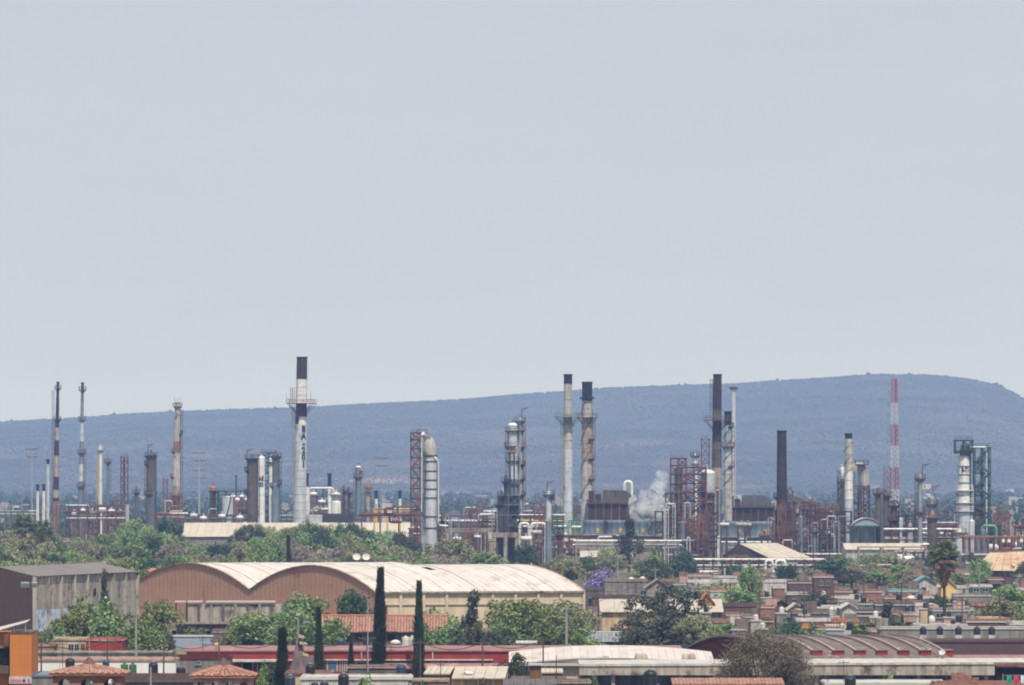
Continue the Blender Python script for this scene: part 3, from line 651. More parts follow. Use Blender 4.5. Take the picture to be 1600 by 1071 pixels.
for x, y in ((537,763),(545,766)): column('slim rusty column in close pair', x, 2230, y, 5, 'rust_dark', plats=[(y+4,3.6,'rust_dark')], lad=(1,y+4,800,'rust_dark'), group='close pair of slim rusty columns')
column('grey column with pale head and platform left of red bridge', 560, 2200, 728, 9, 'bluegrey', plats=[(735,8,'beige_steel',dict(arc=(-1.2,1.2))),(745,6,'rust')], lad=(-1,732,800,'grey_steel'), domem='white_paint', pipes=[(567,733,800,.8,'galv')])
column('short beige column with rusty ring platforms', 575, 2200, 755, 6, 'beige_steel', plats=[(761,6.5,'orange_rust'),(768,6,'orange_rust')], name='short_column')
for x in (588, 625): S('short white burner stack with dark cap above red bridge', x, 2200, 767, 4.8, 4.2, [(767,'black_cap'),(779,'white_paint')], name='vent_stack', group='two small dark capped burner stacks')
column('yellow column stub below left dark capped burner stack', 588, 2120, 793, 4, 'yellow_paint', name='standpipe', cat='pipe')
def building(label, x0, x1, ytop, d, wallm, depth=8, name='building', cat='building', wins=(), roofm='roof_white', group=None, parapet=.5, doors=(), wincol='glass', z0=0.0, trim=None):
    t = Thing(name, label, cat, (x0+x1)/2, d, group); hx = (x1-x0)/2*t.u; z = t.Z(ytop); w_ = .22
    t.part('wall', MB().box(-hx, hx, 0, depth, z0, z-parapet), m_(wallm))
    t.part('roof_slab', MB().box(-hx-.12, hx+.12, -.12, depth+.12, z-parapet, z-parapet+.18), m_(roofm))
    mb = MB(); zz = z-parapet+.18
    for b in ((-hx,hx,.0,w_),(-hx,hx,depth-w_,depth),(-hx,-hx+w_,w_,depth-w_),(hx-w_,hx,w_,depth-w_)): mb.box(*b, zz, z)
    t.part('parapet', mb, m_(trim or wallm))
    for (a, b, ya, yb) in wins:
        xa, xb, z1, zlo = t.X(a), t.X(b), t.Z(ya), t.Z(yb)
        mb = MB(); f = min(.09, (xb-xa)*.1)
        for q in ((xa,xb,z1-f,z1),(xa,xb,zlo,zlo+f),(xa,xa+f,zlo+f,z1-f),(xb-f,xb,zlo+f,z1-f),((xa+xb)/2-f/2,(xa+xb)/2+f/2,zlo+f,z1-f)): mb.box(q[0],q[1],-.07,-.002,q[2],q[3])
        o = t.part('window', mb, m_('galv')); t.part('pane', MB().box(xa+f, xb-f, -.03, -.004, zlo+f, z1-f), m_(wincol), o)
        t.part('sill', MB().box(xa-.08, xb+.08, -.16, -.002, zlo-.1, zlo-.005), m_('concrete'), o)
    if name == 'house':
        hr = random.Random(int(x0*7 + ytop*3))
        for cx_ in (-hx+.12, hx-.12):
            if hr.random() < .45:
                for q_ in range(2): t.part('rebar', MB().bar((cx_ + .1*q_, .1, z), (cx_ + .1*q_ + hr.uniform(-.05,.05), .1, z + hr.uniform(.5, 1.1)), .045), m_('rust_dark'))
        if hr.random() < .5:
            ax_ = hr.uniform(-.7,.7)*hx; zz2 = z + hr.uniform(1.6, 3.0); mb = MB(); mb.bar((ax_, depth*.5, z-parapet), (ax_, depth*.5, zz2), .06); mb.bar((ax_-.5, depth*.5, zz2-.2), (ax_+.5, depth*.5, zz2-.2), .05); mb.bar((ax_-.35, depth*.5, zz2-.5), (ax_+.35, depth*.5, zz2-.5), .05); t.part('aerial', mb, m_('dark_steel'))
        if hr.random() < .5: t.part('canopy', MB().box(-hx*.7, hx*hr.uniform(.1,.9), -.8, -.003, z*.62, z*.62+.12), m_('concrete'))
        if hr.random() < .4 and ytop < 990:
            bx_ = hr.uniform(-.6,.3)*hx; t.part('roof_room', MB().box(bx_, bx_+1.8, depth*.35, depth*.35+2.2, z-parapet+.19, z + hr.uniform(.7, 1.5)), m_(hr.choice(('brick','stucco_grey','brick_grey','stucco_pink'))))
    for (a, b, ya, yb, dm) in doors:
        t.part('door', MB().box(t.X(a), t.X(b), -.05, -.003, max(0, t.Z(yb)), t.Z(ya)), m_(dm))
    return t
# low white and grey blocks between the chimney and the bridge
building('low dark block below long capped vent stacks', 503, 552, 803, 2080, 'dark_steel', depth=10, roofm='concrete_dark')
building('low pale block right of lettered chimney foot', 484, 503, 805, 2060, 'silver', depth=6)
building('far white roofed block between burner stacks', 596, 612, 787, 2500, 'stucco_white', depth=12)
rack('bright red pipe bridge with yellow railing left of silver reactor', 565, 652, 1850, (806,), postm='red_paint', every=29, pm=('red_paint','red_paint','rust_red','silver'), pipes=5, rp=.35)
rack('yellow railed walkway behind bright red bridge', 585, 645, 1900, (796,), postm='yellow_paint', every=20, pm=('yellow_paint','rust','galv'), pipes=3, rp=.2)
# ------------------------------------------------------------------ silver reactor with bulb head
R1 = 1800
frame('tall rust lattice stair tower attached left of silver reactor', 642, 657, R1, 677, (688,702,716,732,748,764,780,797,815,832), 'rust', bays=1, depth=3.4, name='stair_tower', cat='tower', wd=.3, deckm='rust_dark', stairs=True)
t = Thing('reactor_vessel', 'big silver reactor with beige bulb head and dark stiffening rings', 'reactor', 672.5, R1 + 4); u = t.u; r = 10.5*u
mb = MB(); mb.cyl(0, 0, 0, t.Z(713), r, r, 26, cap=False); t.part('shell', mb, m_('silver'))
zb = t.Z(711)
t.part('bulb_head', MB().lathe([(r*.98, zb-.3), (r*1.0, zb+.4), (r*.99, zb+1.6), (r*.9, zb+2.9), (r*.68, zb+4.1), (r*.38, zb+4.8), (.02, zb+5.1)], -.2, 0, 26), m_('cream_steel'))
t.part('neck_ring', MB().ring(0, 0, zb-.45, r-.05, .3, .4, 26), m_('rust_dark'))
for y in (722,737,751,765,779,808,826): t.part('stiffening_ring', MB().ring(0, 0, t.Z(y), r-.05, .22, .28, 26), m_('dark_steel'))
t.part('lower_shell', MB().cyl(-6.5*u, 1.0, 0, t.Z(808), r*1.02, r*1.02, 26), m_('silver'))
t.part('riser_pipe', MB().tube([(t.X(657.5), -2.4, t.Z(800)), (t.X(657.5), -2.4, t.Z(684)), (t.X(658.3), -2.4, t.Z(680)), (t.X(661), -2.2, t.Z(678)), (t.X(664), -1, t.Z(681)), (t.X(665.5), 0, t.Z(690))], 2.7*u, 12), m_('white_paint'))
t.part('riser_pipe', MB().tube([(t.X(676), -1, t.Z(711)), (t.X(681), -1.6, t.Z(716)), (t.X(684.5), -1.6, t.Z(722)), (t.X(684.8), -1.6, t.Z(818)), (t.X(687), -1.6, t.Z(821)), (t.X(700), -1.6, t.Z(822))], 1.5*u, 10), m_('white_paint'))
ladder(t, t.X(663.5), -r*.9, t.Z(830), t.Z(706), m_('dark_steel'), wd=.5)
mb = MB()
for p, q in (((652,672),(667,672)),((652,672),(652,684)),((667,672),(667,684)),((652,684),(672,684)),((672,682),(672,690)),((652,678),(667,678))): mb.bar((t.X(p[0]),-1,t.Z(p[1])),(t.X(q[0]),-1,t.Z(q[1])),.2)
t.part('head_frame', mb, m_('rust'))
for x, ww in ((704,34),(728,16),(745,18)): tank('blue grey tank on the plain behind the silver reactor', x, 2330, 800, ww, 'bluegrey', cone=.04, group='blue grey tanks behind the reactor', stair=False)
def conc_frame(label, x0, x1, d, ytop, ybeam, mm, bays=2, depth=6, wall=None):
    t = Thing('concrete_structure', label, 'concrete frame', (x0+x1)/2, d); hx = (x1-x0)/2*t.u; z = t.Z(ytop); zb = t.Z(ybeam)
    for i in range(bays+1):
        x = -hx + 2*hx*i/bays
        for y in (0, depth): t.part('pillar', MB().box(x-.55, x+.55, y-.5, y+.5, 0, zb), m_(mm))
    t.part('beam', MB().box(-hx-.7, hx+.7, -.6, depth+.6, zb+.003, z), m_(mm))
    if wall: t.part('infill_wall', MB().box(-hx+.6, hx-.6, depth*.5, depth*.5+.3, 0, zb-.01), m_(wall))
    return t
conc_frame('long stained concrete pipe support behind grey tree', 700, 775, 1830, 826, 832, 'concrete', bays=3)
conc_frame('stained concrete block with dark opening below tall green grey tower', 772, 808, 1800, 833, 840, 'concrete', bays=2, wall='rust_dark')
rack('rusty pipe rack running behind the concrete pipe support', 686, 775, 1845, (815,822,829), postm='rust_dark', every=18, pm=('rust','cream_steel','rust_dark','silver'))
for x in (699, 735): S('short orange brown pipe stub rising from rusty rack', x, 1860, 805, 3.5, 4, [(805,'orange_rust')], name='vent_stack', group='orange brown pipe stubs')
frame('small dark exchanger structure between concrete support and tall tower', 748, 762, 1900, 806, (816,), 'rust_dark', bays=2, depth=4, deckm='rust_dark')
building('far white sheds beyond the rusty rack', 752, 782, 797, 2550, 'stucco_white', depth=14)
# ------------------------------------------------------------------ tall green grey double tower
R2 = 1850
column('tall green grey tower with white domed head and many platforms', 801, R2, 661, 15, 'bluegrey', domem='white_paint', sections=[(700,'silver',15),(750,'silver',16),(None,'bluegrey',18)],
       plats=[(673,8.5,'rust_dark'),(697,13,'rust_dark',dict(arc=(1.4,5.4))),(720,10,'dark_steel'),(756,11,'rust_dark'),(780,12,'dark_steel'),(800,13,'rust_dark')], lad=(-1,674,800,'rust_dark'), pipes=[(786.5,756,830,1.2,'white_paint')])
column('slim companion column with rusty crane davit beside green grey tower', 812.5, R2+2, 653, 9, 'galv', plats=[(658,7,'green_steel'),(672,8,'rust',dict(arc=(-1.3,1.3))),(698,8,'rust',dict(arc=(-1.3,1.3))),(725,8,'dark_steel',dict(arc=(-1.3,1.3))),(748,8,'rust_dark',dict(arc=(-1.3,1.3))),(773,9,'dark_steel',dict(arc=(-1.3,1.3)))], lad=(1,655,800,'rust'), davit=815, pipes=[(819,700,800,.9,'cream_steel'),(806,690,800,.8,'white_paint')])
frame('dark pipe structure round foot of green grey tower', 777, 812, R2-4, 775, (790,806,822), 'grey_steel', bays=2, depth=9, deckm='galv', wd=.34)
for x, y in ((784,772),(780,784),(790,748)): column('small dark vessel clinging to side of green grey tower', x, R2-8, y, 6, 'dark_steel', name='small_vessel', cat='vessel', plats=[(y+4,4.5,'dark_steel')], group='small dark vessels at the green grey tower')
drum('rusty overhead drum on green grey tower', 794, 806, R2-6, 707, 5, 'rust', z_support='dark_steel')
# piping yard between tower and white chimneys
rack('crowded pipe rack with yellow rails right of green grey tower', 812, 880, 1840, (806,815,824,836), postm='dark_steel', every=17, pm=('white_paint','yellow_paint','galv','rust','silver'), rp=.28)
for a, b in ((812,826),(830,852)): upipe('pair of white pipe bends rising from crowded rack', a, b, 1815, 818, 2.0, 'white_paint', group='white bends at the crowded rack')
column('pale slender column with platform head, in front of crowded rack', 857.5, 1790, 768, 9.5, 'silver', sections=[(815,'silver',9.5),(None,'bluegrey',11)], plats=[(777,7.5,'rust_dark',dict(arc=(-1.4,1.6))),(773,6,'green_steel')], lad=(1,772,860,'grey_steel'), davit=855)
rack('red and yellow pipe platform at foot of banded white chimney', 866, 912, 1800, (838,848,858), postm='rust_red', every=11, pm=('yellow_paint','red_paint','white_paint','rust'), rp=.26)
frame('pale green steel base around foot of white chimney with green platform', 868, 908, 1880, 816, (824,833), 'green_pale', bays=4, depth=6, wd=.34)
for i, (x, y, h) in enumerate(((822,842,8),(838,832,7),(846,846,8),(872,842,7),(894,846,8),(832,855,9),(870,858,8))): drum('white insulated drum among pipes of crowded yard', x-9, x+9, 1812 + i*3, y, h, ('white_paint','cream_steel','silver')[i % 3], group='insulated drums in the crowded yard')
# ------------------------------------------------------------------ two white chimneys and their furnace
S('tall white chimney with black tip and green platform', 887.5, 1950, 585, 13, 14.6, [(585,'black_cap'),(599.5,'cream_steel'),(648,'beige_steel'),(664,'cream_steel'),(700,'silver'),(730,'silver'),(765,'silver'),(800,'silver')],
  plats=[(651,21,'green_pale')], lad=(-1,652,830,'beige_steel'))
S('beige chimney with ragged black head and spiral strakes', 916.5, 1960, 597, 16, 17, [(597,'black_cap'),(626,'cream_steel'),(665,'beige_steel'),(720,'cream_steel'),(782,'silver')], lean=1,
  plats=[(652,17,'rust'),(685,13,'orange_rust',dict(arc=(-1.3,1.3))),(716,13,'orange_rust',dict(arc=(-1.3,1.3))),(748,13,'orange_rust',dict(arc=(-1.3,1.3))),(623,10.5,'black_cap',dict(brackets=False,rail=.4))], strake=(628,780,1.7,'olive_brown'), lad=(1,652,785,'rust'))
heater('brown process furnace with arched duct beside spiral chimney', 918, 992, 1955, 766, 787, 'dark_brown', 'olive_brown', 'rust')
upipe('white bent pipe standing behind brown furnace', 976, 986.5, 2000, 753, 2.6, 'white_paint')
frame('thin rusty ladder post between white and spiral chimneys', 899, 905, 1940, 784, (795,806), 'rust', bays=1, depth=1.6, wd=.2, name='ladder_tower', cat='tower')
# cooling tower: fan stacks on a long body
def cooling(label, x0, x1, d, ytop, ybot, n, mm):
    t = Thing('cooling_tower', label, 'cooling tower', (x0+x1)/2, d); hx = (x1-x0)/2*t.u; z1 = t.Z(ytop); zb = t.Z(ybot); w_ = 2*hx/n
    t.part('body', MB().box(-hx-1, hx+1, -5.5, 5.5, 2.6, zb), m_('concrete_dark'))
    for i in range(int(2*hx/2.4)): x = -hx - 1 + i*2.4; t.part('post', MB().bar((x, -5.5, 0), (x, -5.5, 2.6), .3), m_('concrete'))
    o = t.part('deck', MB().box(-hx-1.3, hx+1.3, -5.9, 5.9, zb+.003, zb+.3), m_('concrete')); mb = MB()
    for h in (.6, 1.1): mb.bar((-hx-1.3, -5.8, zb+.3+h), (hx+1.3, -5.8, zb+.3+h), .09)
    for i in range(30): x = -hx-1.3 + (2*hx+2.6)*i/29; mb.bar((x, -5.8, zb+.3), (x, -5.8, zb+1.4), .08)
    t.part('railing', mb, m_('grey_steel'), o)
    for i in range(n):
        x = -hx + w_*(i+.5); r = w_*.5
        prof = [(r*.97, zb+.3), (r*.86, zb+(z1-zb)*.3), (r*.84, zb+(z1-zb)*.5), (r*.9, zb+(z1-zb)*.8), (r*1.0, z1), (r*.95, z1), (r*.8, zb+(z1-zb)*.5)]
        f = t.part('fan_stack', MB().lathe(prof, x, 0, 26), m_(mm))
        mb = MB()
        for k in range(13): a = 2*pi*k/13; mb.bar((x+r*.99*cos(a), r*.99*sin(a), zb+.3), (x+r*1.0*cos(a), r*1.0*sin(a), z1), .1)
        t.part('stay_set', mb, m_('grey_steel'), f)
        t.part('motor_plate', MB().box(x+r*.25, x+r*.5, -r*.93, -r*.86, zb+1.0, zb+2.4), m_('yellow_paint'), f)
        t.part('fan_hub', MB().cyl(x, 0, zb+1, zb+2, .6, .6, 10), m_('dark_steel'), f)
    return t
cooling('long grey cooling tower with flared fan stacks below steam cloud', 910, 1050, 1920, 813, 838, 4, 'bluegrey')
cooling('grey cooling tower with flared fan stacks behind brown shed', 1125, 1208, 1920, 815, 840, 2, 'bluegrey')
shed('cream roofed low shed in front of long grey cooling tower', 908, 958, 1780, 855, 870, 'roof_pale', 'stucco_grey', depth=26)
rack('white pipe run in front of long grey cooling tower', 900, 1060, 1790, (846,852), postm='concrete', every=20, pm=('white_paint','silver'), rp=.22)
# ------------------------------------------------------------------ brown chimney group
R3 = 1900
S('tall dark brown chimney with ladder cage and rusty platform', 1119.5, R3, 585, 13, 16, [(585,'dark_brown'),(640,'olive_brown'),(655,'dark_brown'),(690,'olive_brown'),(730,'beige_steel'),(765,'olive_brown')], ywb=760, lean=1.6, plats=[(656,21,'rust')], lad=(-1,592,655,'grey_steel'))
S('grey chimney with black tip and small side platforms behind brown chimney', 1137.5, R3+30, 643, 11, 13, [(643,'black_cap'),(664,'galv'),(700,'silver'),(740,'cream_steel')], plats=[(666,9,'dark_steel',dict(arc=(-1.4,1.4))),(697,11,'rust'),(728,10,'orange_rust',dict(arc=(-1.4,1.4)))], strake=(668,760,2.4,'grey_steel'), lad=(1,666,790,'rust_dark'))
S('distant pale stack with wide dark cap behind grey chimney', 1146, 2900, 605, 7, 7, [(605,'silver')], name='distant_stack', plats=[(607,6.5,'dark_steel',dict(rail=.5))])
column('small white vent with dark cap behind rust stair structure', 1086, 2020, 712, 7, 'white_paint', name='vent_column', plats=[(712,5,'dark_steel'),(724,5,'galv')])
frame('thin purple red lattice tower left of brown chimney', 1096, 1108, 2000, 686, (698,711,724), 'rust_red', bays=1, depth=2.4, wd=.24, name='lattice_tower', cat='tower')
frame('tall rust steel structure left of the stair structure', 1048, 1072, 1870, 717, (728,742,757,772,788,806,825), 'rust', bays=2, depth=6, deckm='rust_dark', wd=.34)
column('white coke drum inside tall rust structure', 1060, 1872, 730, 13, 'cream_steel', name='drum_vessel', cat='vessel', ybase=None)
frame('rust stair structure with zigzag flights in front of brown chimney', 1066, 1103, 1840, 731, (742,756,770,784,799,814,830,848,864), 'rust', bays=2, depth=6, deckm='rust_dark', wd=.34, stairs=True)
column('white domed vessel with orange rusted band beside stair structure', 1105, 1846, 734, 24, 'silver', domem='white_paint', dome=.45, sections=[(770,'silver',24),(786,'orange_rust',22),(800,'rust_dark',18),(None,'grey_steel',16)], name='reactor_vessel', cat='vessel', plats=[(772,14,'rust'),(800,13,'rust_dark'),(830,13,'rust_dark')])
upipe('tall pale pipe bend right of domed vessel', 1118, 1124, 1836, 766, 1.1, 'galv')
upipe('grey pipe bend left of rust stair structure', 1070, 1078, 1832, 786, 1.5, 'galv')
S('thick short white pipe stub at foot of domed vessel', 1121, 1830, 838, 6, 6, [(838,'white_paint')], name='pipe_stub', cat='pipe', rim='white_paint')
frame('low rust annex left of tall rust structure', 1040, 1050, 1868, 772, (790,810,830), 'rust', bays=1, depth=5, deckm='rust_dark', wd=.3)
heater('dark grey process furnace with arched duct and red columns', 1136, 1208, 1945, 774, 793, 'dark_brown', 'grey_steel', 'rust_red')
S('tall black brown chimney with patchy base', 1221.5, 1830, 673, 14.5, 17.5, [(673,'soot'),(712,'dark_brown'),(760,'soot'),(790,'olive_brown'),(806,'soot')], ywb=840, plats=[(776,13,'rust_dark',dict(arc=(2.2,4.4)))], lad=(1,775,840,'rust_dark'))
# ------------------------------------------------------------------ rust process area right of black chimney
frame('rust structure carrying slanted conveyor right of black chimney', 1232, 1268, 1860, 786, (798,812,828,846), 'rust', bays=3, depth=8, deckm='rust_dark', wd=.32)
t = Thing('conveyor', 'slanted rust conveyor gallery falling right from black chimney', 'conveyor', 1258, 1852); u = t.u
for y in (-1.2, 1.2):
    t.part('chord', MB().bar((t.X(1232), y, t.Z(772)), (t.X(1282), y, t.Z(794)), .35), m_('rust')); t.part('chord', MB().bar((t.X(1232), y, t.Z(779)), (t.X(1282), y, t.Z(801)), .35), m_('rust'))
mb = MB()
for k in range(10):
    x0, x1 = 1232+5*k, 1237+5*k; mb.bar((t.X(x0), -1.2, t.Z(772+2.2*k)), (t.X(x1), -1.2, t.Z(781.2+2.2*k)), .18); mb.bar((t.X(x0), -1.2, t.Z(779+2.2*k)), (t.X(x0), -1.2, t.Z(772+2.2*k)), .18)
t.part('lacing', mb, m_('rust_dark'))
for x, y in ((1240,783),(1256,790),(1274,798)): t.part('leg', MB().bar((t.X(x), 0, 0), (t.X(x), 0, t.Z(y)), .4), m_('rust'))
t.part('bent_pipe', MB().tube([(t.X(1229), -1, t.Z(780)), (t.X(1230), -1, t.Z(766)), (t.X(1235), -1, t.Z(762)), (t.X(1238), -1, t.Z(768)), (t.X(1238), -1, t.Z(776))], .22, 8), m_('rust_dark'))
frame('rust exchanger structure at end of slanted conveyor', 1268, 1308, 1850, 796, (808,822,838,852), 'rust', bays=3, depth=8, deckm='rust_dark', wd=.32)
for i, (x, y, ww, mm) in enumerate(((1246,795,7,'cream_steel'),(1254,808,9,'bluegrey'),(1276,801,10,'galv'),(1290,799,8,'galv'),(1301,806,8,'rust_dark'),(1238,802,12,'rust_dark'))):
    column('rust streaked upright vessel among the rust structures', x, 1845 + 2*i, y, ww, mm, name='process_vessel', cat='vessel', plats=[(y+7,ww/2+2,'rust_dark')], group='upright vessels among the rust structures')
for i, (x, y, h, mm) in enumerate(((1262,806,8,'rust'),(1285,814,7,'galv'),(1296,826,8,'silver'),(1262,830,7,'white_paint'),(1278,842,8,'rust'),(1248,820,7,'white_paint'),(1302,842,7,'white_paint'),(1240,850,7,'galv'))):
    drum('horizontal drum among the rust structures', x-8, x+8, 1858 + 2*i, y, h, mm, group='horizontal drums among the rust structures')
column('grey blue column in front of rust structures', 1251, 1800, 806, 7.5, 'bluegrey', name='slim_column')
rack('rusty pipe rack below the rust structures', 1212, 1318, 1810, (838,850,862,874), postm='rust_dark', every=13, pm=('rust','cream_steel','galv','rust_dark','white_paint'), rp=.24)
rack('rusty pipe rack behind the rust structures', 1222, 1318, 1885, (806,820,834), postm='rust', every=14, pm=('rust','cream_steel','galv','rust_dark'), rp=.24)
t = Thing('open_shed', 'open brown shed with big pale sloping roof', 'shed', 1200, 1740); u = t.u
pA, pB, pC, pD, pE = [(t.X(x), y, t.Z(z)) for x, y, z in ((1158,14,850.5),(1217,14,849.5),(1266,-4,871),(1202,-4,872),(1132,16,869))]
n = 13
for i in range(n):
    f0, f1 = i/n, (i+1)/n - .006; q = lambda a, b, f: tuple(a[k] + (b[k]-a[k])*f for k in range(3)); dz = random.uniform(0, .07)
    vs = [q(pA,pB,f0), q(pA,pB,f1), q(pD,pC,f1), q(pD,pC,f0)]; vs = [(a, b, c+dz) for a, b, c in vs]; vs += [(a, b, c-.12) for a, b, c in vs]
    t.part('roof_sheet', MB().add(vs, [(3,2,1,0),(4,5,6,7),(3,7,6,2),(0,4,7,3),(1,2,6,5)]), m_('roof_pale'))
t.part('gable', MB().add([pE, pA, (pD[0], pD[1]+.3, pD[2]-.15), (pD[0], pD[1]+.3, pD[2]-2.4), (pE[0], pE[1], pE[2]-2.6)], [(0,1,2,3,4)]), m_('dark_brown'))
for k in range(6): f = k/5; a = q(pD, pC, f); t.part('post', MB().bar((a[0], a[1]+.6, 0), (a[0], a[1]+.6, a[2]-.2), .35), m_('rust'))
for k in range(4): f = k/3; a = q(pE, pD, f); t.part('post', MB().bar((a[0], a[1]+.6, 0), (a[0], a[1]+.6, a[2]-1.6), .3), m_('rust_dark'))
t.part('back_wall', MB().box(t.X(1140), t.X(1250), 12, 12.3, 0, t.Z(868)), m_('brown_wall'))
rack('long white pipe rack with many levels below the open brown shed', 1085, 1285, 1690, (875,884,893), postm='rust_dark', every=14, pm=('white_paint','silver','galv','rust','white_paint','brown_wall'), rp=.26, pipes=5)
for a, b in ((1196,1207),(1212,1227)): upipe('white pipe bend rising through the long white rack', a, b, 1680, 876, 2.2, 'white_paint', group='white bends at the long white rack')
building('low brown brick wall house behind the long white rack', 1075, 1215, 886, 1720, 'brick_dark', depth=6, roofm='roof_white', name='low_building')
# ------------------------------------------------------------------ white chimney, bent vessel, mast
S('white spiral chimney with black tip', 1326, 1800, 677.5, 11, 14, [(677.5,'black_cap'),(685,'cream_steel'),(735,'white_paint'),(780,'silver'),(820,'silver')], strake=(688,745,1.4,'cream_steel'), lad=(-1,740,860,'grey_steel'))
t = Thing('bent_vessel', 'white vessel bent over like an elbow on rusty legs', 'vessel', 1344, 1830); u = t.u
pts = [(t.X(1333), 0, t.Z(742)), (t.X(1334), 0, t.Z(736)), (t.X(1337), 0, t.Z(731)), (t.X(1342), 0, t.Z(729)), (t.X(1347), 0, t.Z(731)), (t.X(1350), 0, t.Z(736)), (t.X(1350.5), 0, t.Z(744)), (t.X(1350.5), 0, t.Z(760))]
t.part('shell', MB().tube(pts, 7*u, 18), m_('cream_steel'))
t.part('lower_shell', MB().tube([(t.X(1336), 0, t.Z(738)), (t.X(1336), 0, t.Z(800))], 7*u, 16), m_('bluegrey'))
for x in (1341, 1349, 1357): t.part('leg', MB().bar((t.X(x), -1.2, 0), (t.X(x), -1.2, t.Z(758)), .35), m_('rust_dark'))
mb = MB()
for k in range(5): a, b = 758+9*k, 767+9*k; mb.bar((t.X(1345), -1.2, t.Z(a)), (t.X(1357), -1.2, t.Z(b)), .24); mb.bar((t.X(1357), -1.2, t.Z(a)), (t.X(1345), -1.2, t.Z(b)), .24)
t.part('brace', mb, m_('rust_dark'))
platform(t, t.Z(725.5), .1, 11.5*u, m_('rust_dark'), x=t.X(1346), brackets=False)
frame('rusty frame under white bent vessel', 1332, 1358, 1828, 760, (772,784,796), 'rust_dark', bays=2, depth=4, wd=.28, rail=False)
column('small white domed column left of white spiral chimney', 1316, 1835, 731, 7, 'white_paint', sections=[(748,'white_paint',7),(None,'rust_dark',5)], plats=[(752,5,'rust')], lad=(-1,735,850,'rust_dark'), name='slim_column')
frame('slim rusty ladder tower left of white spiral chimney', 1309, 1318, 1838, 752, (768,784,800,816), 'rust_dark', bays=1, depth=2.5, wd=.24, name='ladder_tower', cat='tower')
t = Thing('arched_pavilion', 'pavilion with shallow white arched roof on dark green posts', 'pavilion', 1353, 1790); u = t.u; hx = 25*u; zt = t.Z(809); ze = t.Z(821)
ar = [(-hx + 2*hx*k/12, ze + (zt-ze)*(1 - ((k-6)/6)**2)) for k in range(13)]
for k in range(12):
    (a, za), (b, zb2) = ar[k], ar[k+1]; t.part('roof_sheet', MB().add([(a,-4,za),(b-.03,-4,zb2),(b-.03,5,zb2),(a,5,za),(a,-4,za-.15),(b-.03,-4,zb2-.15)], [(0,1,2,3),(4,5,1,0)]), m_('roof_white'))
t.part('tympanum', MB().prism(ar + [(hx, ze-.3), (-hx, ze-.3)], -3.6, -3.4), m_('stripe_blue'))
for k in range(5): x = -hx + 2*hx*k/4; t.part('post', MB().bar((x, -3.7, 0), (x, -3.7, ze), .45), m_('green_steel'))
t.part('beam', MB().bar((-hx, -3.75, ze-.3), (hx, -3.75, ze-.3), .5), m_('green_steel'))
t.part('back_wall', MB().box(-hx, hx, 4, 4.3, 0, ze-.4), m_('silver'))
for x, y, mm in ((1372,768,'olive_brown'),(1384,771,'olive_brown')): column('brown grey column in railed pair left of red and white mast', x, 1790, y, 9, mm, plats=[(y+3,6,'rust_dark')], lad=(1,y+4,860,'rust_dark'), dome=.3, group='railed pair of brown grey columns')
column('slim grey post column in front of arched pavilion', 1377.5, 1690, 775, 6, 'grey_steel', name='post_column', dome=.2)
# mast
t = Thing('lattice_mast', 'tall lattice mast painted in red and white bands', 'mast', 1397.5, 2800); u = t.u
zz = [t.Z(y) for y in (592,630,664,697,731,765,797,835)] + [0]; hw = lambda z: (5.0 + 4.0*(1 - z/zz[0]))*u*.8
for i, (a, b) in enumerate(zip(zz, zz[1:])):
    m = m_('mast_red' if i % 2 == 0 else 'mast_white'); mb = MB(); k = max(1, round((a-b)/2.2))
    cs = ((-1,-1),(1,-1),(1,1),(-1,1))
    for sx, sy in cs: mb.bar((sx*hw(b), sy*hw(b), b), (sx*hw(a), sy*hw(a), a), .3)
    for j in range(k):
        z0, z1 = b+(a-b)*j/k, b+(a-b)*(j+1)/k
        for (ax, ay), (bx, by) in zip(cs, cs[1:]+cs[:1]):
            mb.bar((ax*hw(z0), ay*hw(z0), z0), (bx*hw(z1), by*hw(z1), z1), .2); mb.bar((bx*hw(z0), by*hw(z0), z0), (ax*hw(z1), ay*hw(z1), z1), .2); mb.bar((ax*hw(z1), ay*hw(z1), z1), (bx*hw(z1), by*hw(z1), z1), .2)
    mb.box(.1, .8, -.2, .2, b, a)          # cable tray and inner ladder
    t.part('lattice_section', mb, m)
for i, y in enumerate((600,615,632,650,672,690,709,745,760)):
    z = t.Z(y); mb = MB(); x = -hw(z)-.2; mb.bar((x, 0, z), (x-1.3, 0, z), .14); mb.bar((x-1.3, 0, z-1.2), (x-1.3, 0, z+1.4), .16); t.part('antenna', mb, m_('grey_steel'))
frame('thin red lattice tower attached left of the mast foot', 1381, 1391, 2790, 731, (742,753,765), 'rust_red', bays=1, depth=2, wd=.2, name='lattice_tower', cat='tower')
column('dark rusty column with cage head below the mast', 1396, 1760, 788, 10, 'rust_dark', plats=[(790,7,'rust_dark'),(812,9,'rust_dark'),(836,9,'rust')], name='rusty_column', pipes=[(1404,782,850,.8,'dark_steel')])
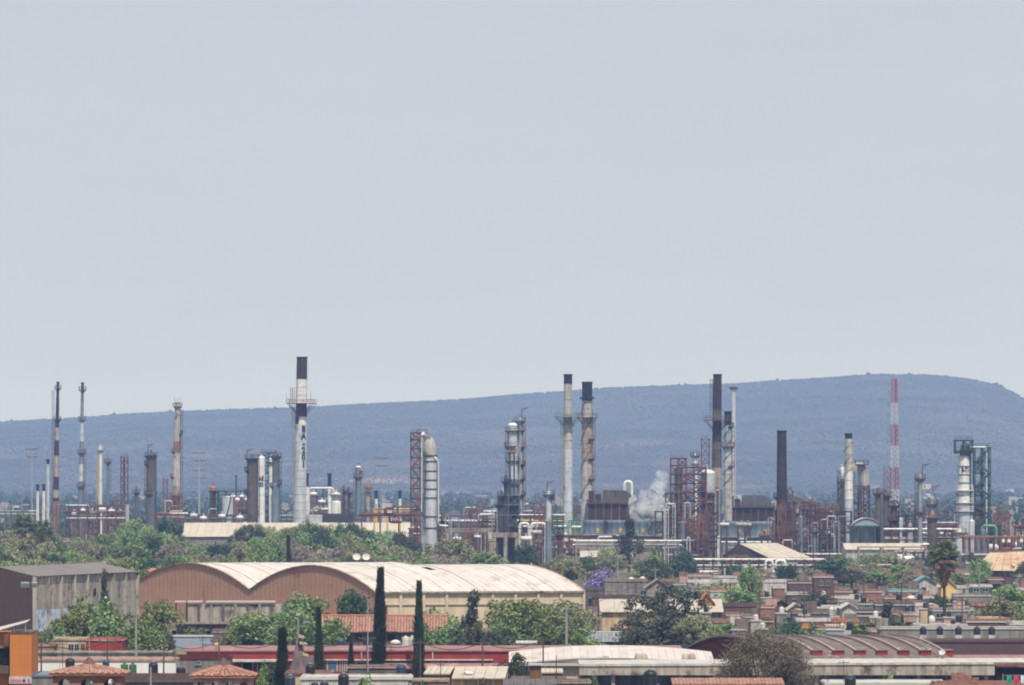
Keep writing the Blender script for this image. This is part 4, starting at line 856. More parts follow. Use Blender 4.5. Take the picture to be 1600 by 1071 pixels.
# white building and gantry
shed('white walled building with cream roof below the mast', 1322, 1442, 1650, 849, 858, 'roof_pale', 'stucco_white', depth=24, name='building', cat='building')
frame('large rust gantry frame standing before white walled building', 1341, 1446, 1600, 855, (884,), 'beige_steel', bays=3, depth=4, wd=.36, rail=False)
for i, (x, y, h) in enumerate(((1400,872,12),(1418,874,10),(1430,886,9),(1360,893,9),(1378,894,9),(1412,892,9))): drum('white drum under large rust gantry frame', x-11, x+11, 1612 + 2*i, y, h, 'white_paint', group='white drums under the rust gantry')
rack('dark pipe rack right of large rust gantry frame', 1400, 1470, 1640, (862,878,890), postm='rust_dark', every=14, pm=('white_paint','galv','rust_dark','rust'))
column('slim pale column with twin rusty baskets', 1437.5, 1700, 742, 7, 'galv', plats=[(748,8.5,'rust_dark'),(800,7,'rust')], lad=(-1,746,880,'dark_steel'), davit=1441, name='slim_column')
column('stepped grey column with rusty ring platform', 1456, 1700, 776, 8, 'galv', sections=[(808,'galv',8),(None,'olive_brown',15)], plats=[(788,9,'rust_dark'),(808,12,'orange_rust')], lad=(1,786,808,'rust'), davit=1457, name='stepped_column')
# ------------------------------------------------------------------ white lettered tower with green structure
R4 = 1750
t = column('large white stepped tower with dark lettering and white ring platforms', 1507, R4, 710, 20, 'white_paint', dome=.55, sections=[(765,'white_paint',20),(785,'white_paint',21),(None,'silver',22)], plats=[(766,13,'white_paint'),(785,15,'white_paint'),(798,15,'white_paint')], rings=(729,742,755,775), ringm='galv', lad=(-1,770,860,'rust_dark'), name='lettered_tower', cat='column', pipes=[(1519.5,757,800,1.0,'white_paint')])
letter_on_cylinder(t, 'B-T1', t.Z(731.3), 7.5*t.u, 10*t.u, .05, m_('ink'), .55)
frame('green railed cage on top of white stepped tower', 1492, 1519, R4, 689, (706,), 'green_steel', bays=2, depth=5, wd=.3, ybase=709, deckm='green_steel')
for i, x in enumerate((1503, 1510, 1514)): drum('small orange and yellow pump in green cage', x-3, x+3, R4-.5*i, 702, 4.5, ('orange_paint','yellow_paint','orange_rust')[i], group='pumps in the green cage', z_support='green_steel')
frame('tall dark green stair structure right of white stepped tower', 1522, 1546, R4+6, 700, (722,740,760,775,790,805,820), 'green_steel', bays=2, depth=6, wd=.32, deckm='green_steel', stairs=True)
upipe('silver overhead pipe bending over dark green stair structure', 1516, 1541, R4+2, 699, 1.4, 'silver')
frame('low dark green pipe structure at foot of green stair structure', 1526, 1562, R4-10, 822, (834,848), 'green_steel', bays=3, depth=7, wd=.32, deckm='green_steel')
upipe('large pale green pipe bend in low green structure', 1534, 1556, R4-16, 822, 2.4, 'green_pale')
for i, (x, y, ww, mm) in enumerate(((1499,827,13,'silver'),(1518,812,9.5,'silver'),(1536,827,8,'bluegrey'),(1511,838,8,'galv'),(1528,842,7,'bluegrey'))):
    column('silver upright exchanger at foot of white stepped tower', x, R4-50, y, ww, mm, name='upright_exchanger', cat='exchanger', dome=.6, group='silver upright exchangers', plats=[(y+5,ww/2+1.8,'orange_rust')] if i == 0 else ())
rack('rust pipe rack on tall posts right of white stepped tower', 1505, 1610, 1690, (840,), postm='rust', every=9, pm=('rust','rust','orange_rust'), rp=.22)
for i, (x, y, h) in enumerate(((1552,856,12),(1570,846,9),(1584,852,10),(1596,846,9),(1565,866,8))): drum('silver drum behind the rust posts', x-9, x+9, 1715 + 2*i, y, h, ('silver','white_paint')[i % 2], group='silver drums behind the rust posts')
upipe('rust pipe loop above rust posts at edge of the refinery', 1585, 1604, 1700, 829, 1.2, 'rust')
rack('low pipe rack of white lines right of the palm', 1480, 1610, 1660, (868,880), postm='rust', every=12, pm=('white_paint','silver','rust','galv'))
for i, x in enumerate((1497, 1507, 1516)): drum('round white drum in row right of the palm', x-4, x+5, 1600, 899, 9, 'white_paint', group='row of white drums right of the palm')
t = Thing('rusted_roof_building', 'building with broad low tan roof stained orange with rust', 'building', 1600, 1500); u = t.u
A = [(t.X(x), y, t.Z(z)) for x, y, z in ((1520,0,891),(1700,0,893),(1660,30,861),(1562,30,865.5))]
n = 12
for i in range(n):
    f0, f1 = i/n, (i+1)/n - .004
    vs = [q(A[0],A[1],f0), q(A[0],A[1],f1), q(A[3],A[2],f1), q(A[3],A[2],f0)]; vs += [(a, b, c-.1) for a, b, c in vs[:2]]
    t.part('roof_sheet', MB().add(vs, [(0,1,2,3),(4,5,1,0)]), m_('rust_roof'))
t.part('wall', MB().box(t.X(1524), t.X(1696), .8, 30, 0, t.Z(893)), m_('brick_dark'))
t.part('ridge_vent', MB().box(t.X(1565), t.X(1660), 29, 31, t.Z(866), t.Z(862)), m_('rust'))
for k in range(8): x = 1530+20*k; t.part('post', MB().bar((t.X(x), .2, 0), (t.X(x), .2, t.Z(892)), .3), m_('rust_dark'))
# lamp masts and power poles of the refinery
for px, d, y, lb in ((34,2300,763,'slim lamp mast on plain left of capped vent stacks'),(597,2350,775,'slim lamp mast behind red bridge'),(1084,1650,868,'slim grey lamp mast right of dark tree'),(1002,1660,852,'slim lamp mast before the cooling tower')):
    t = Thing('lamp_mast', lb, 'lamp mast', px, d); z = t.Z(y); t.part('post', MB().cyl(0, 0, 0, z, .22, .14, 8), m_('pole')); t.part('lamp_head', MB().box(-.9, .9, -.4, .4, z-.1, z+.25), m_('galv'))
for i, (px, y) in enumerate(((50,702),(311,708),(596,716),(312,735))):
    d = 2900 if i < 3 else 3300
    t = Thing('transmission_pole', 'faint steel power pole with two red cross arms against the hill', 'power pole', px, d, 'power poles against the hill'); z = t.Z(y); k = t.u
    t.part('post', MB().cyl(0, 0, 0, z, .35, .2, 8), m_('galv'))
    for j in range(2):
        zz_ = z - j*12*k; mb = MB(); mb.bar((-11*k, 0, zz_), (11*k, 0, zz_), .28); mb.bar((-8*k, 0, zz_), (0, 0, zz_ - 2.5*k), .18); mb.bar((8*k, 0, zz_), (0, 0, zz_ - 2.5*k), .18); t.part('cross_arm', mb, m_('rust_red'))

# more of the pipe yards between the big units
for i, (x0, x1, d, ys, pm_, lb) in enumerate((
  (640,700,1870,(826,834,842),'rust_dark','dark low pipe rack behind foot of the silver reactor'),(880,960,1860,(838,846),'rust_red','red brown pipe rack below the spiral chimney'),
  (1040,1100,1800,(858,868,878),'rust_dark','dark pipe rack at foot of the stair structure'),(1208,1320,1770,(866,878,888),'rust_dark','crowded brown pipe rack right of the open brown shed'),
  (1300,1345,1840,(800,815,832,848),'rust_dark','brown pipe rack left of the arched pavilion'),(1380,1500,1740,(828,842,856),'rust_dark','dark rack between mast foot and white stepped tower'),
  (1440,1520,1780,(818,834,850),'rust','rusty rack behind the stepped grey column'),(1130,1215,1880,(848,856),'concrete','low rack at foot of the dark grey furnace'),(1330,1480,1560,(886,896),'rust_dark','low dark rack before the white walled building'),
  (760,830,1880,(800,812,824),'rust_dark','dark rack behind the green grey tower'),(690,770,1960,(806,814),'grey_steel','grey rack before the blue grey tanks'),(290,400,2060,(806,812),'grey_steel','grey rack above the long pale shed'),(436,560,2100,(806,812),'grey_steel','grey rack behind the lettered chimney'),
  (1085,1290,1640,(894,900),'brown_wall','lowest brown pipe rack facing the town'))):
    rack(lb, x0, x1, d, ys, postm=pm_, every=12, pm=('rust','white_paint','galv','rust_dark','silver','cream_steel'), rp=.24, seed=50+i, pipes=4)
CR = random.Random(44)
for i in range(46):
    x = CR.choice((CR.uniform(690,910), CR.uniform(1205,1330), CR.uniform(1330,1600), CR.uniform(1040,1110))); y = CR.uniform(808, 868); ww = CR.uniform(4, 9)
    mm = CR.choice(('galv','silver','rust_dark','cream_steel','bluegrey','rust','white_paint')); lb = 'small upright %s vessel in the pipe yard by the %s' % (COLW[mm], near(x))
    column(lb, x, 1780 + CR.uniform(0, 120), y, ww, mm, name='process_vessel', cat='vessel', group=lb, plats=[(y+5, ww/2+1.8, 'rust_dark')] if i % 3 == 0 else ())
for i in range(40):
    x = CR.choice((CR.uniform(690,910), CR.uniform(1205,1330), CR.uniform(1330,1600), CR.uniform(1060,1300))); y = CR.uniform(818, 852); ww = CR.uniform(10, 20); mm = CR.choice(('galv','silver','rust_dark','cream_steel','white_paint','rust')); lb = 'small horizontal %s drum in the pipe yard by the %s' % (COLW[mm], near(x))
    drum(lb, x-ww/2, x+ww/2, 1800 + CR.uniform(0, 90), y, CR.uniform(4.5, 7), mm, group=lb, z_support='rust_dark')
for i, (a, b, y, fl) in enumerate(((1310,1330,800,(815,832)),(1402,1430,806,(822,840,858)),(1462,1490,822,(838,856)),(1212,1236,800,(816,834)),(1556,1600,846,(860,)),(862,880,812,(826,840)),(1024,1046,800,(816,832,848)))):
    frame(('rusty steel frame left of the white spiral chimney','rusty steel frame right of the mast foot','dark steel frame behind the palm crown','rusty steel frame hugging the black chimney','steel frame behind the rust stained roof','green brown steel frame behind the pale slender column','rust steel frame before the steam cloud')[i], a, b, 1790+i*6, y, fl, 'rust_dark' if i != 5 else 'green_steel', bays=2, depth=5, deckm='rust_dark', wd=.3)

for i in range(110):       # standpipes and small loops that thicken the pipe yards
    x = CR.choice((CR.uniform(690,905), CR.uniform(1040,1112), CR.uniform(1205,1320), CR.uniform(1205,1320), CR.uniform(1330,1600))); y = CR.uniform(786, 858); ww = CR.uniform(4, 16); mm = CR.choice(('rust','rust_dark','galv','rust','cream_steel','silver'))
    lb = 'thin %s pipe loop in the yard by the %s' % (COLW[mm], near(x)); upipe(lb, x-ww/2, x+ww/2, 1770 + CR.uniform(0, 130), y, CR.uniform(.5, .95), mm, name='pipe_loop', group=lb)
for i in range(64):
    x0 = CR.choice((CR.uniform(700,880), CR.uniform(1036,1100), CR.uniform(1205,1310), CR.uniform(1205,1310), CR.uniform(1335,1590))); ww = CR.uniform(10, 24); y = CR.uniform(784, 840); fl = [y + 9*k for k in range(1, int((872-y)/9))]; mm = CR.choice(('rust','rust_dark','rust'))
    lb = 'thin %s lattice frame in the yard by the %s' % (COLW[mm], near(x0+ww/2)); frame(lb, x0, x0+ww, 1790 + CR.uniform(0, 110), y, fl, mm, bays=CR.choice((1,2)), depth=4, wd=.22, rail=i % 2 == 0, name='steel_structure', group=lb, deckm='rust_dark' if i % 3 == 0 else None)

# ------------------------------------------------------------------ trees
def leaf_quads(mb, rng, cx, cy, cz, r, n, size, flat=1.0, up=0.0, squash=.85):
    vs = []; fs = []
    for i in range(n):
        while True:
            x, y, z = rng.uniform(-1,1), rng.uniform(-1,1), rng.uniform(-1,1)
            q = x*x + y*y + z*z
            if .12 < q < 1: break
        p = Vector((cx + x*r, cy + y*r, cz + z*r*squash)); s = size*rng.uniform(.55, 1.45)
        nrm = Vector((x + rng.uniform(-.8,.8), y + rng.uniform(-.8,.8), z + up + rng.uniform(-.8,.8))).normalized()
        a = nrm.orthogonal().normalized(); b = nrm.cross(a); th = rng.random()*6.28
        a, b = a*cos(th) + b*sin(th), b*cos(th) - a*sin(th)
        k = len(vs); vs += [p - a*s*.5 - b*s*.22*flat, p + a*s*.1 - b*s*.42*flat, p + a*s*.6, p + a*s*.1 + b*s*.42*flat]; fs.append((k, k+1, k+2, k+3))
    mb.add(vs, fs)

def limbs(mb, rng, h0, tips, r0):
    mb.tube([(0,0,-.3), (rng.uniform(-.15,.15), rng.uniform(-.1,.1), h0*.5), (rng.uniform(-.3,.3), 0, h0)], [r0*1.25, r0, r0*.8], 7)
    for (x, y, z) in tips:
        mb.tube([(0,0,h0*rng.uniform(.7,1)), (x*.45 + rng.uniform(-.3,.3), y*.45, h0 + (z-h0)*.55), (x, y, z)], [r0*.5, r0*.3, r0*.1], 5)

PROTO = {}
def tree_proto(key, shape, leafm, trunkm='trunk', seed=1, n_clump=70, leaves=55, size=.42, name='tree', label='', group=''):
    rng = random.Random(seed); mb = MB(); tb = MB(); C = []
    if shape in ('round', 'sparse'):
        k = 0
        while k < n_clump:
            a = rng.random()*6.28; el = math.asin(rng.uniform(-.55, 1)); rr = rng.uniform(.5, .98) if shape == 'round' else rng.uniform(.35, 1.0)
            lump = 1 + .22*sin(3*a + seed) + .15*sin(5*a + 2*seed)
            x, y, z = 4.5*rr*lump*cos(el)*cos(a), 4.5*rr*lump*cos(el)*sin(a), 6.0 + 3.3*rr*(1 + .15*sin(2*a+seed))*sin(el)
            r = rng.uniform(.8, 1.5)
            C.append((x, y, z, r)); k += 1
        limbs(tb, rng, 3.2, [(c[0]*.8, c[1]*.8, c[2]) for c in C[:9]], .32)
    elif shape == 'tall':
        for k in range(n_clump):
            t_ = rng.random(); a = rng.random()*6.28; w_ = (1.9*sin(min(1, t_*1.25+.12)*pi)**.7 + .3)*rng.uniform(.3, 1)*(1 + .35*sin(7*t_ + seed))
            C.append((w_*cos(a) + .5*sin(5*t_+seed), w_*sin(a), 1.8 + 7.8*t_, rng.uniform(.55, 1.0)))
        limbs(tb, rng, 7.5, [(c[0]*.8, c[1]*.8, c[2]) for c in C[:9]], .22)
    elif shape == 'bush':
        for k in range(n_clump):
            a = rng.random()*6.28; el = math.asin(rng.uniform(0, 1)); rr = rng.uniform(.5, .95)
            C.append((4.3*rr*cos(el)*cos(a)*(1+.2*sin(4*a+seed)), 4.3*rr*cos(el)*sin(a), 1.2 + 7.4*rr*sin(el)*(1+.12*sin(3*a)), rng.uniform(.9, 1.5)))
        limbs(tb, rng, 2.0, [(c[0]*.8, c[1]*.8, c[2]) for c in C[:8]], .3)
    elif shape == 'umbel':       # feathery spreading crown
        for k in range(n_clump):
            a = rng.random()*6.28; rr = sqrt(rng.random()); lump = 1 + .25*sin(3*a+seed)
            C.append((4.6*rr*lump*cos(a), 4.6*rr*lump*sin(a), 8.7 - 2.8*rr*rr - 2.2*rng.random()**2 + .8*sin(5*a+seed)*rr, rng.uniform(.6, 1.15)))
        limbs(tb, rng, 3.8, [(c[0]*.85, c[1]*.85, c[2]-.3) for c in C[:14]], .3)
    for c in C: leaf_quads(mb, rng, c[0], c[1], c[2], c[3], leaves, size, up=.3)
    PROTO[key] = dict(crown=mb.mesh('crown'), trunk=tb.mesh('trunk'), lm=leafm, name=name, label=label, group=group)
    PROTO[key]['crown'].materials.append(leafm); PROTO[key]['trunk'].materials.append(m_(trunkm))

LM = dict(bright=leafmat('leaf_bright', (94,126,60), (128,150,84)), mid=leafmat('leaf_mid', (88,118,60), (128,148,84)), dark=leafmat('leaf_dark', (42,68,42), (70,96,58)),
          olive=leafmat('leaf_olive', (118,124,82), (154,154,108)), grey=leafmat('leaf_grey', (120,110,96), (148,136,118)), yellow=leafmat('leaf_yellow', (126,130,66), (104,118,62)),
          casu=leafmat('leaf_casuarina', (56,64,50), (86,88,68)), twig=leafmat('twig', (94,84,70), (116,104,86), .1), jaca=leafmat('petal', (100,92,150), (132,122,178)), cyp=leafmat('leaf_cypress', (58,78,48), (94,108,66), .15),
          palm=leafmat('leaf_palm', (90,110,62), (128,136,82)), dead=leafmat('leaf_dead', (156,128,94), (186,156,116), .15))
KINDS = {   # kind: (shape, leaf, seeds, settings, name, label, group for the belt)
 'bright': ('round', 'bright', (1,2,3), {}, 'broadleaf_tree', 'bright green leafy tree in the belt before the refinery'),
 'mid':    ('round', 'mid', (4,5,6), {}, 'broadleaf_tree', 'mid green round tree in the belt before the refinery'),
 'dark':   ('round', 'dark', (7,8), dict(n_clump=80), 'evergreen_tree', 'dark green dense tree in the belt before the refinery'),
 'olive':  ('umbel', 'olive', (9,10,11), dict(n_clump=75, leaves=50, size=.36), 'mesquite_tree', 'olive grey feathery tree in the belt before the refinery'),
 'grey':   ('umbel', 'grey', (12,13), dict(n_clump=70, leaves=44, size=.34), 'dry_tree', 'dry brownish grey tree in the belt before the refinery'),
 'yellow': ('sparse', 'yellow', (14,15), dict(n_clump=65), 'broadleaf_tree', 'yellowish green loose tree in the belt before the refinery'),
 'casu':   ('tall', 'casu', (16,17,18), dict(n_clump=60, leaves=60, size=.3), 'casuarina_tree', ''),
 'bushm':  ('bush', 'mid', (19,20), dict(n_clump=70), 'bushy_tree', ''),
 'bushb':  ('bush', 'bright', (21,), dict(n_clump=70), 'bushy_tree', ''),
 'bushd':  ('bush', 'dark', (22,), dict(n_clump=80), 'bushy_tree', ''),
 'bushc':  ('bush', 'casu', (25,26), dict(n_clump=70, leaves=60, size=.34), 'bushy_tree', ''),
 'jaca':   ('bush', 'jaca', (23,), dict(n_clump=70, size=.36), 'jacaranda_tree', ''),
 'dry':    ('umbel', 'casu', (24,27), dict(n_clump=60, leaves=46, size=.32), 'dark_feathery_tree', ''),
}
for k, (shp, lm, seeds, kw, nm, lb) in KINDS.items():
    for j, s in enumerate(seeds): tree_proto((k, j), shp, LM[lm], seed=s, trunkm='trunk_dark' if k in ('dark','dry') else 'trunk', name=nm, label=lb, **kw)
TR = random.Random(77)
WID = 1.0
def tree(kind, px, ytop, wpx, h=None, d=None, label=None, group=None, z=0.0, name=None):
    if d is None: d = (H - h) * F / (ytop - YH)
    h = H - (ytop - YH)*d/F - z; u = d/F
    nv = len(KINDS[kind][2]); p = PROTO[(kind, TR.randrange(nv))]
    e = bpy.data.objects.new(name or p['name'], None); COL.objects.link(e); e.location = ((px-800)*u, d, z); e.rotation_euler = (0, 0, TR.random()*6.28)
    sx = wpx*u/(10.4 if kind != 'casu' else 5.2); sz = h/9.9; e.scale = (sx, sx, sz)
    tag(e, label or p['label'], 'tree', group)
    for part in ('trunk', 'crown'):
        o = bpy.data.objects.new(part, p[part]); COL.objects.link(o); o.parent = e
    return e

TOP = [(-40,830),(0,826),(40,814),(70,816),(110,838),(150,826),(200,812),(235,814),(262,812),(288,840),(362,840),(388,818),(430,828),(470,812),(520,820),(560,816),(600,832),(640,846),(700,842),(760,862),(800,858),(850,858),(900,875)]
def top_y(px):
    for (a, ya), (b, yb) in zip(TOP, TOP[1:]):
        if a <= px <= b: return ya + (yb-ya)*(px-a)/(b-a)
    return 860
BR = random.Random(3)
belt = {'bright': .09, 'mid': .22, 'olive': .32, 'grey': .22, 'yellow': .08, 'dark': .07}
def pick(wts):
    r = BR.random()*sum(wts.values())
    for k, v in wts.items():
        r -= v
        if r < 0: return k
    return k
for (d, hmin, hmax, x0, x1, step) in ((1750,12,15,-30,655,20),(1640,11,14,-40,665,24),(1500,9,12,-40,700,26),(1390,7.5,10,-40,850,29),(1300,7.5,9.5,-40,860,30),(1225,7,9,-40,860,32)):
    x = x0 + BR.uniform(0, step)
    while x < x1:
        dd = d + BR.uniform(-40, 40); h = BR.uniform(hmin, hmax); yt = YH + (H-h)*F/dd; lim = top_y(x) + BR.uniform(0, 9) + (0 if d > 1700 else (1750-d)*.06)
        if yt < lim: yt = lim
        k = pick(belt) if d < 1600 else pick({'bright': .14, 'mid': .28, 'olive': .32, 'dark': .1, 'yellow': .1, 'grey': .06})
        lb = '%s before the %s, %s of the tree belt' % ({'bright':'bright green leafy tree','mid':'mid green round tree','dark':'dark green dense tree','olive':'olive grey feathery tree','grey':'dry brownish grey tree','yellow':'yellowish green loose tree'}[k], near(x), 'back row' if d > 1550 else 'middle row' if d > 1350 else 'front row')
        tree(k, x, yt, BR.uniform(46, 74)*1500/dd*.95, d=dd, label=lb, group=lb)
        x += step*BR.uniform(.75, 1.3)
for px, yt in ((374,822),(412,820),(440,826),(462,818),(508,816),(530,824),(580,824),(604,830),(645,836)):
    tree('dry' if px % 4 else 'olive', px, yt, 46, d=1775, label='dusky tree close before the pale shed, by the ' + near(px), group='dusky trees before the pale shed by the ' + near(px))
for px, yt in ((380,816),(404,812),(424,818),(446,820),(472,814),(490,812),(512,820),(534,816),(556,814),(612,826),(634,834),(655,840)):
    tree('olive' if px % 3 else 'mid', px, yt, 44, d=1840, label='tree rising right before the pale shed, by the ' + near(px), group='trees right before the pale shed by the ' + near(px))
# trees that stand out of the belt
for a in (('bright',213,806,52,1700,'bright green tree below the dark grey column'),('dark',262,806,50,1690,'dark blackish tree at foot of the beige tower'),('dry',395,812,62,1720,'dusky feathery tree at foot of the brown column'),
          ('dry',478,806,36,1760,'thin dark tree below the lettered chimney'),('dry',546,808,44,1750,'dark loose tree left of the red bridge'),('dry',498,822,44,1740,'dark loose tree right of lettered chimney foot'),('dry',628,825,40,1690,'dusky tree below the red bridge'),
          ('olive',705,836,96,1560,'wide olive grey tree before the concrete pipe support'),('dark',822,847,42,1560,'dark round tree below the crowded rack'),('mid',760,860,74,1480,'green round tree before the concrete block'),
          ('casu',983,812,44,1640,'tall dark casuarina before the cooling tower'),('bushd',1068,846,56,1560,'dark green tree at foot of the rust stair structure'),('olive',950,850,60,1600,'olive tree left of the tall casuarina'),
          ('bushm',1025,852,60,1520,'green tree between casuarina and stair structure'),('bright',575,842,80,1480,'large bright green tree behind the dishes'),('bright',90,842,70,1500,'bright green tree left of the red rack'),
          ('bushd',1296,868,104,1480,'broad dark green tree below the rust structures'),('dry',1330,886,70,1400,'dusky tree right of broad dark green tree'),('grey',1345,884,64,1430,'dry grey tree before the white walled building'),
          ('olive',885,870,60,1420,'olive tree right of the white vaulted roof'),('yellow',865,872,40,1440,'yellowish tree behind end of white vaulted roof')):
    tree(a[0], a[1], a[2], a[3], d=a[4], label=a[5])
tree('jaca', 943, 879, 84, d=1330, label='purple blossoming jacaranda behind the grey box house')
tree('jaca', 858, 878, 26, d=1390, label='small purple jacaranda peeping over the white vaulted roof')
# town trees
for k, px, yt, w_, h, lb in (
  ('bushm',135,905,100,11.5,'broad green tree before the stained warehouse wall'),('bushm',170,925,100,10,'round green tree right of the broad green tree'),('casu',163,890,26,12.8,'slim dark conifer before the stained warehouse wall'),
  ('yellow',122,945,74,8.2,'yellowish tree beside the painted wall advert'),('bushm',205,950,86,8,'dark green bushy tree right of the pine'),('yellow',248,932,66,9,'yellowish green tree before the brown gable'),
  ('bushm',480,910,92,9.5,'big soft green tree before the brown gable'),('bushd',552,906,66,9.5,'dense dark green tree before the brown gable corner'),('mid',420,955,100,6.5,'green tree in the yard left of chapel roof'),
  ('olive',395,950,60,6.5,'olive tree before the grey concrete building'),('bright',520,965,50,6,'light green tree left of the tiled roof'),('mid',460,945,64,7,'green tree behind the chapel roof'),
  ('casu',738,922,46,11,'dark forked casuarina before the yellow wall'),('bushm',680,942,64,7,'green bush tree over the tiled roof end'),('bushb',708,968,86,5.5,'bright leafy bush right of the tiled roof'),
  ('yellow',822,932,92,8.5,'loose yellow green tree before the yellow wall'),('bushm',845,960,100,6,'green tree left of the white trailer'),('bushc',775,978,86,5,'dusky bush left of the trailer trees'),('olive',900,938,66,8,'feathery grey green tree at end of the yellow wall'),
  ('bushm',890,965,60,6,'green bush tree behind the utility pole'),('dry',1045,905,110,10.5,'huge dark feathery tree right of the grey box house'),('bushc',1030,940,126,8.5,'massive dusky tree right of the white trailer'),
  ('bushc',1000,965,80,6.5,'lower dusky tree beside the white trailer'),('olive',1085,955,70,6.5,'olive tree right of massive dusky tree'),('bushb',1100,966,64,5,'bright bush before the garage house'),
  ('mid',1150,915,60,6.5,'green tree left of the small orange roofs'),('bushm',1180,918,66,6,'leafy tree behind the dark roofed houses'),('dark',1275,925,44,6,'dark round tree among the white houses'),
  ('bushd',1232,952,56,6.5,'deep green leafy tree before the orange house'),('bushb',1270,972,60,4.5,'bright green shrub before the orange house'),('casu',1385,940,40,6.5,'thin palm like tree beside the grey wall'),
  ('bushm',1580,893,86,9.5,'large green tree right of the tiled white houses'),('olive',1560,930,70,7,'olive tree below the large green tree'),('dark',1470,930,44,5.5,'dark shrub tree behind the palm trunk'),
  ('dry',1375,965,80,4.5,'dusky low tree behind the brown vaulted hall'),('bright',1130,972,90,4,'pale green bush row before the garage house'),('olive',1400,905,50,6,'dusky olive tree below the rust gantry'),
  ('olive',1120,905,60,6.5,'olive tree below the long white rack'),('mid',1172,880,36,9,'green tree rising in the long white rack')):
    tree(k, px, yt, w_*1.22, h=h, label=lb)
GB = random.Random(15)
for i in range(150):       # garden bushes filling the yards
    if i < 30: px, yt = GB.uniform(60, 900), GB.uniform(972, 1002)
    elif i < 45: px, yt = GB.uniform(1085, 1340), GB.uniform(972, 984)
    else: px, yt = GB.uniform(930, 1600), GB.uniform(905, 985)
    if 500 < px < 690 and yt > 960: continue
    k = GB.choice(('bushm','bushb','bushd','bushc','bushm'))
    lb = '%s garden bush by the %s' % ({'bushm':'mid green','bushb':'bright green','bushd':'dark green','bushc':'dusky'}[k], town_near(px, yt))
    tree(k, px, yt, GB.uniform(26, 58), h=GB.uniform(2.8, 4.6), label=lb, group=lb, name='garden_bush')
for i in range(46):       # scrubby trees between the refinery fence and the town
    px = GB.uniform(850, 1620); d = GB.uniform(1380, 1600); k = GB.choice(('olive','dry','mid','dark','grey','olive'))
    yt = YH + (H - GB.uniform(4.5, 7.5))*F/d
    if 1180 < px < 1275 and d > 1500: continue
    lb = '%s tree along the refinery fence before the %s' % ({'olive':'olive grey','dry':'dusky feathery','mid':'mid green','dark':'dark green','grey':'dry grey'}[k], near(px))
    tree(k, px, yt, GB.uniform(34, 66), d=d, label=lb, group=lb)
# foreground planting
for k, px, yt, w_, d, lb in (('dry',800,1010,86,680,'dusky tree before the long red building'),('bushd',425,1018,56,690,'green tree left of the bulky cypress'),('bushb',412,1030,40,640,'bright green tree beside the right pavilion'),
  ('bushb',575,1050,120,560,'bright leaves over the white wall at lower edge'),('bushd',650,1040,84,585,'dark shrub before the pale roof panels'),('bushc',760,1040,60,600,'dusky shrub right of the pale roof panels'),
  ('bushb',930,1048,30,640,'small bright shrub by the wooden shack'),('bushb',1392,1047,60,600,'green shrub before the concrete canopy'),('bushm',1450,1040,76,610,'leafy shrub before the concrete canopy'),('bushb',830,1062,60,560,'leaves at lower edge near wooden shack')):
    tree(k, px, yt, w_, d=d, label=lb)
tree('jaca', 1345, 1047, 74, d=580, label='purple jacaranda bush below the concrete canopy')

for k, px, yt, w_, d, lb in (('bushm',468,905,112,965,'big soft green mass covering the brown gable'),('bushd',553,901,80,960,'dense dark green mass at the warehouse corner'),('yellow',815,928,120,930,'tall yellow green tree covering the yellow wall'),('olive',880,930,96,935,'tall feathery tree covering the yellow wall end'),('bushm',690,938,90,930,'green tree top covering the yellow wall behind the tiled roof'),('bushm',700,958,96,890,'leafy green mass below the forked casuarina'),('bushb',660,965,60,880,'bright leafy mass at end of the tiled roof'),('bushm',790,955,90,895,'green mass before middle of the yellow wall'),('yellow',850,945,90,905,'yellow green mass before the yellow wall'),
  ('bushm',905,962,84,900,'green mass left of the white trailer'),('bushc',745,970,90,860,'dusky mass under the forked casuarina'),('bushc',985,948,96,930,'dusky mass behind the white trailer'),('bushm',235,965,80,880,'green mass before the blue grey panels'),('bushc',385,968,80,930,'dusky green mass before the grey concrete building'),
  ('bushm',440,958,80,900,'green mass left of the tiled roof'),('bushc',1062,958,90,930,'dusky mass left of the garage house'),('bushm',95,968,60,860,'low green mass at foot of the painted wall')):
    tree(k, px, yt, w_, d=d, label=lb)
# bare twiggy tree in the foreground
def twiggy(px, ytop, wpx, d, label):
    t = Thing('bare_tree', label, 'tree', px, d); h = t.Z(ytop); w_ = wpx*t.u/2; rng = random.Random(8); tb = MB(); cb = MB(); lb = MB()
    tips = []
    for k in range(44):
        a = rng.random()*6.28; rr = sqrt(rng.random()); tip = (w_*rr*cos(a)*.85, w_*rr*sin(a)*.85, h*(.95 - .5*rr*rr) - rng.random()*.8)
        tips.append(tip); tb.tube([(0,0,h*.12*rng.random()), (tip[0]*.4, tip[1]*.4, tip[2]*.5), tip], [.14, .08, .03], 5)
    tb.tube([(0,0,-.2),(0,0,h*.3)], [.3,.22], 7); t.part('trunk', tb, m_('trunk_dark'))
    for tip in tips:
        for j in range(260):
            p = Vector(tip) + Vector((rng.gauss(0,.8), rng.gauss(0,.8), rng.gauss(0,.62)-.2)); q = p + Vector((rng.uniform(-1,1), rng.uniform(-1,1), rng.uniform(-.2,1.1)))*.55
            b_ = Vector((rng.uniform(-1,1), rng.uniform(-1,1), rng.uniform(-1,1))).normalized()*.03
            cb.add([p-b_, p+b_, q+b_*.4, q-b_*.4], [(0,1,2,3)])
        leaf_quads(lb, rng, tip[0], tip[1], tip[2]-.3, 1.2, 130, .19)
    t.part('twigs', cb, LM['twig']); t.part('crown', lb, LM['twig']); 
    lb = MB()
    for tip in tips[:5]: leaf_quads(lb, rng, tip[0], tip[1], tip[2], .8, 90, .2)
    t.part('fresh_leaves', lb, LM['yellow'])
twiggy(1195, 978, 170, 640, 'large half bare twiggy tree before the brown vaulted hall')

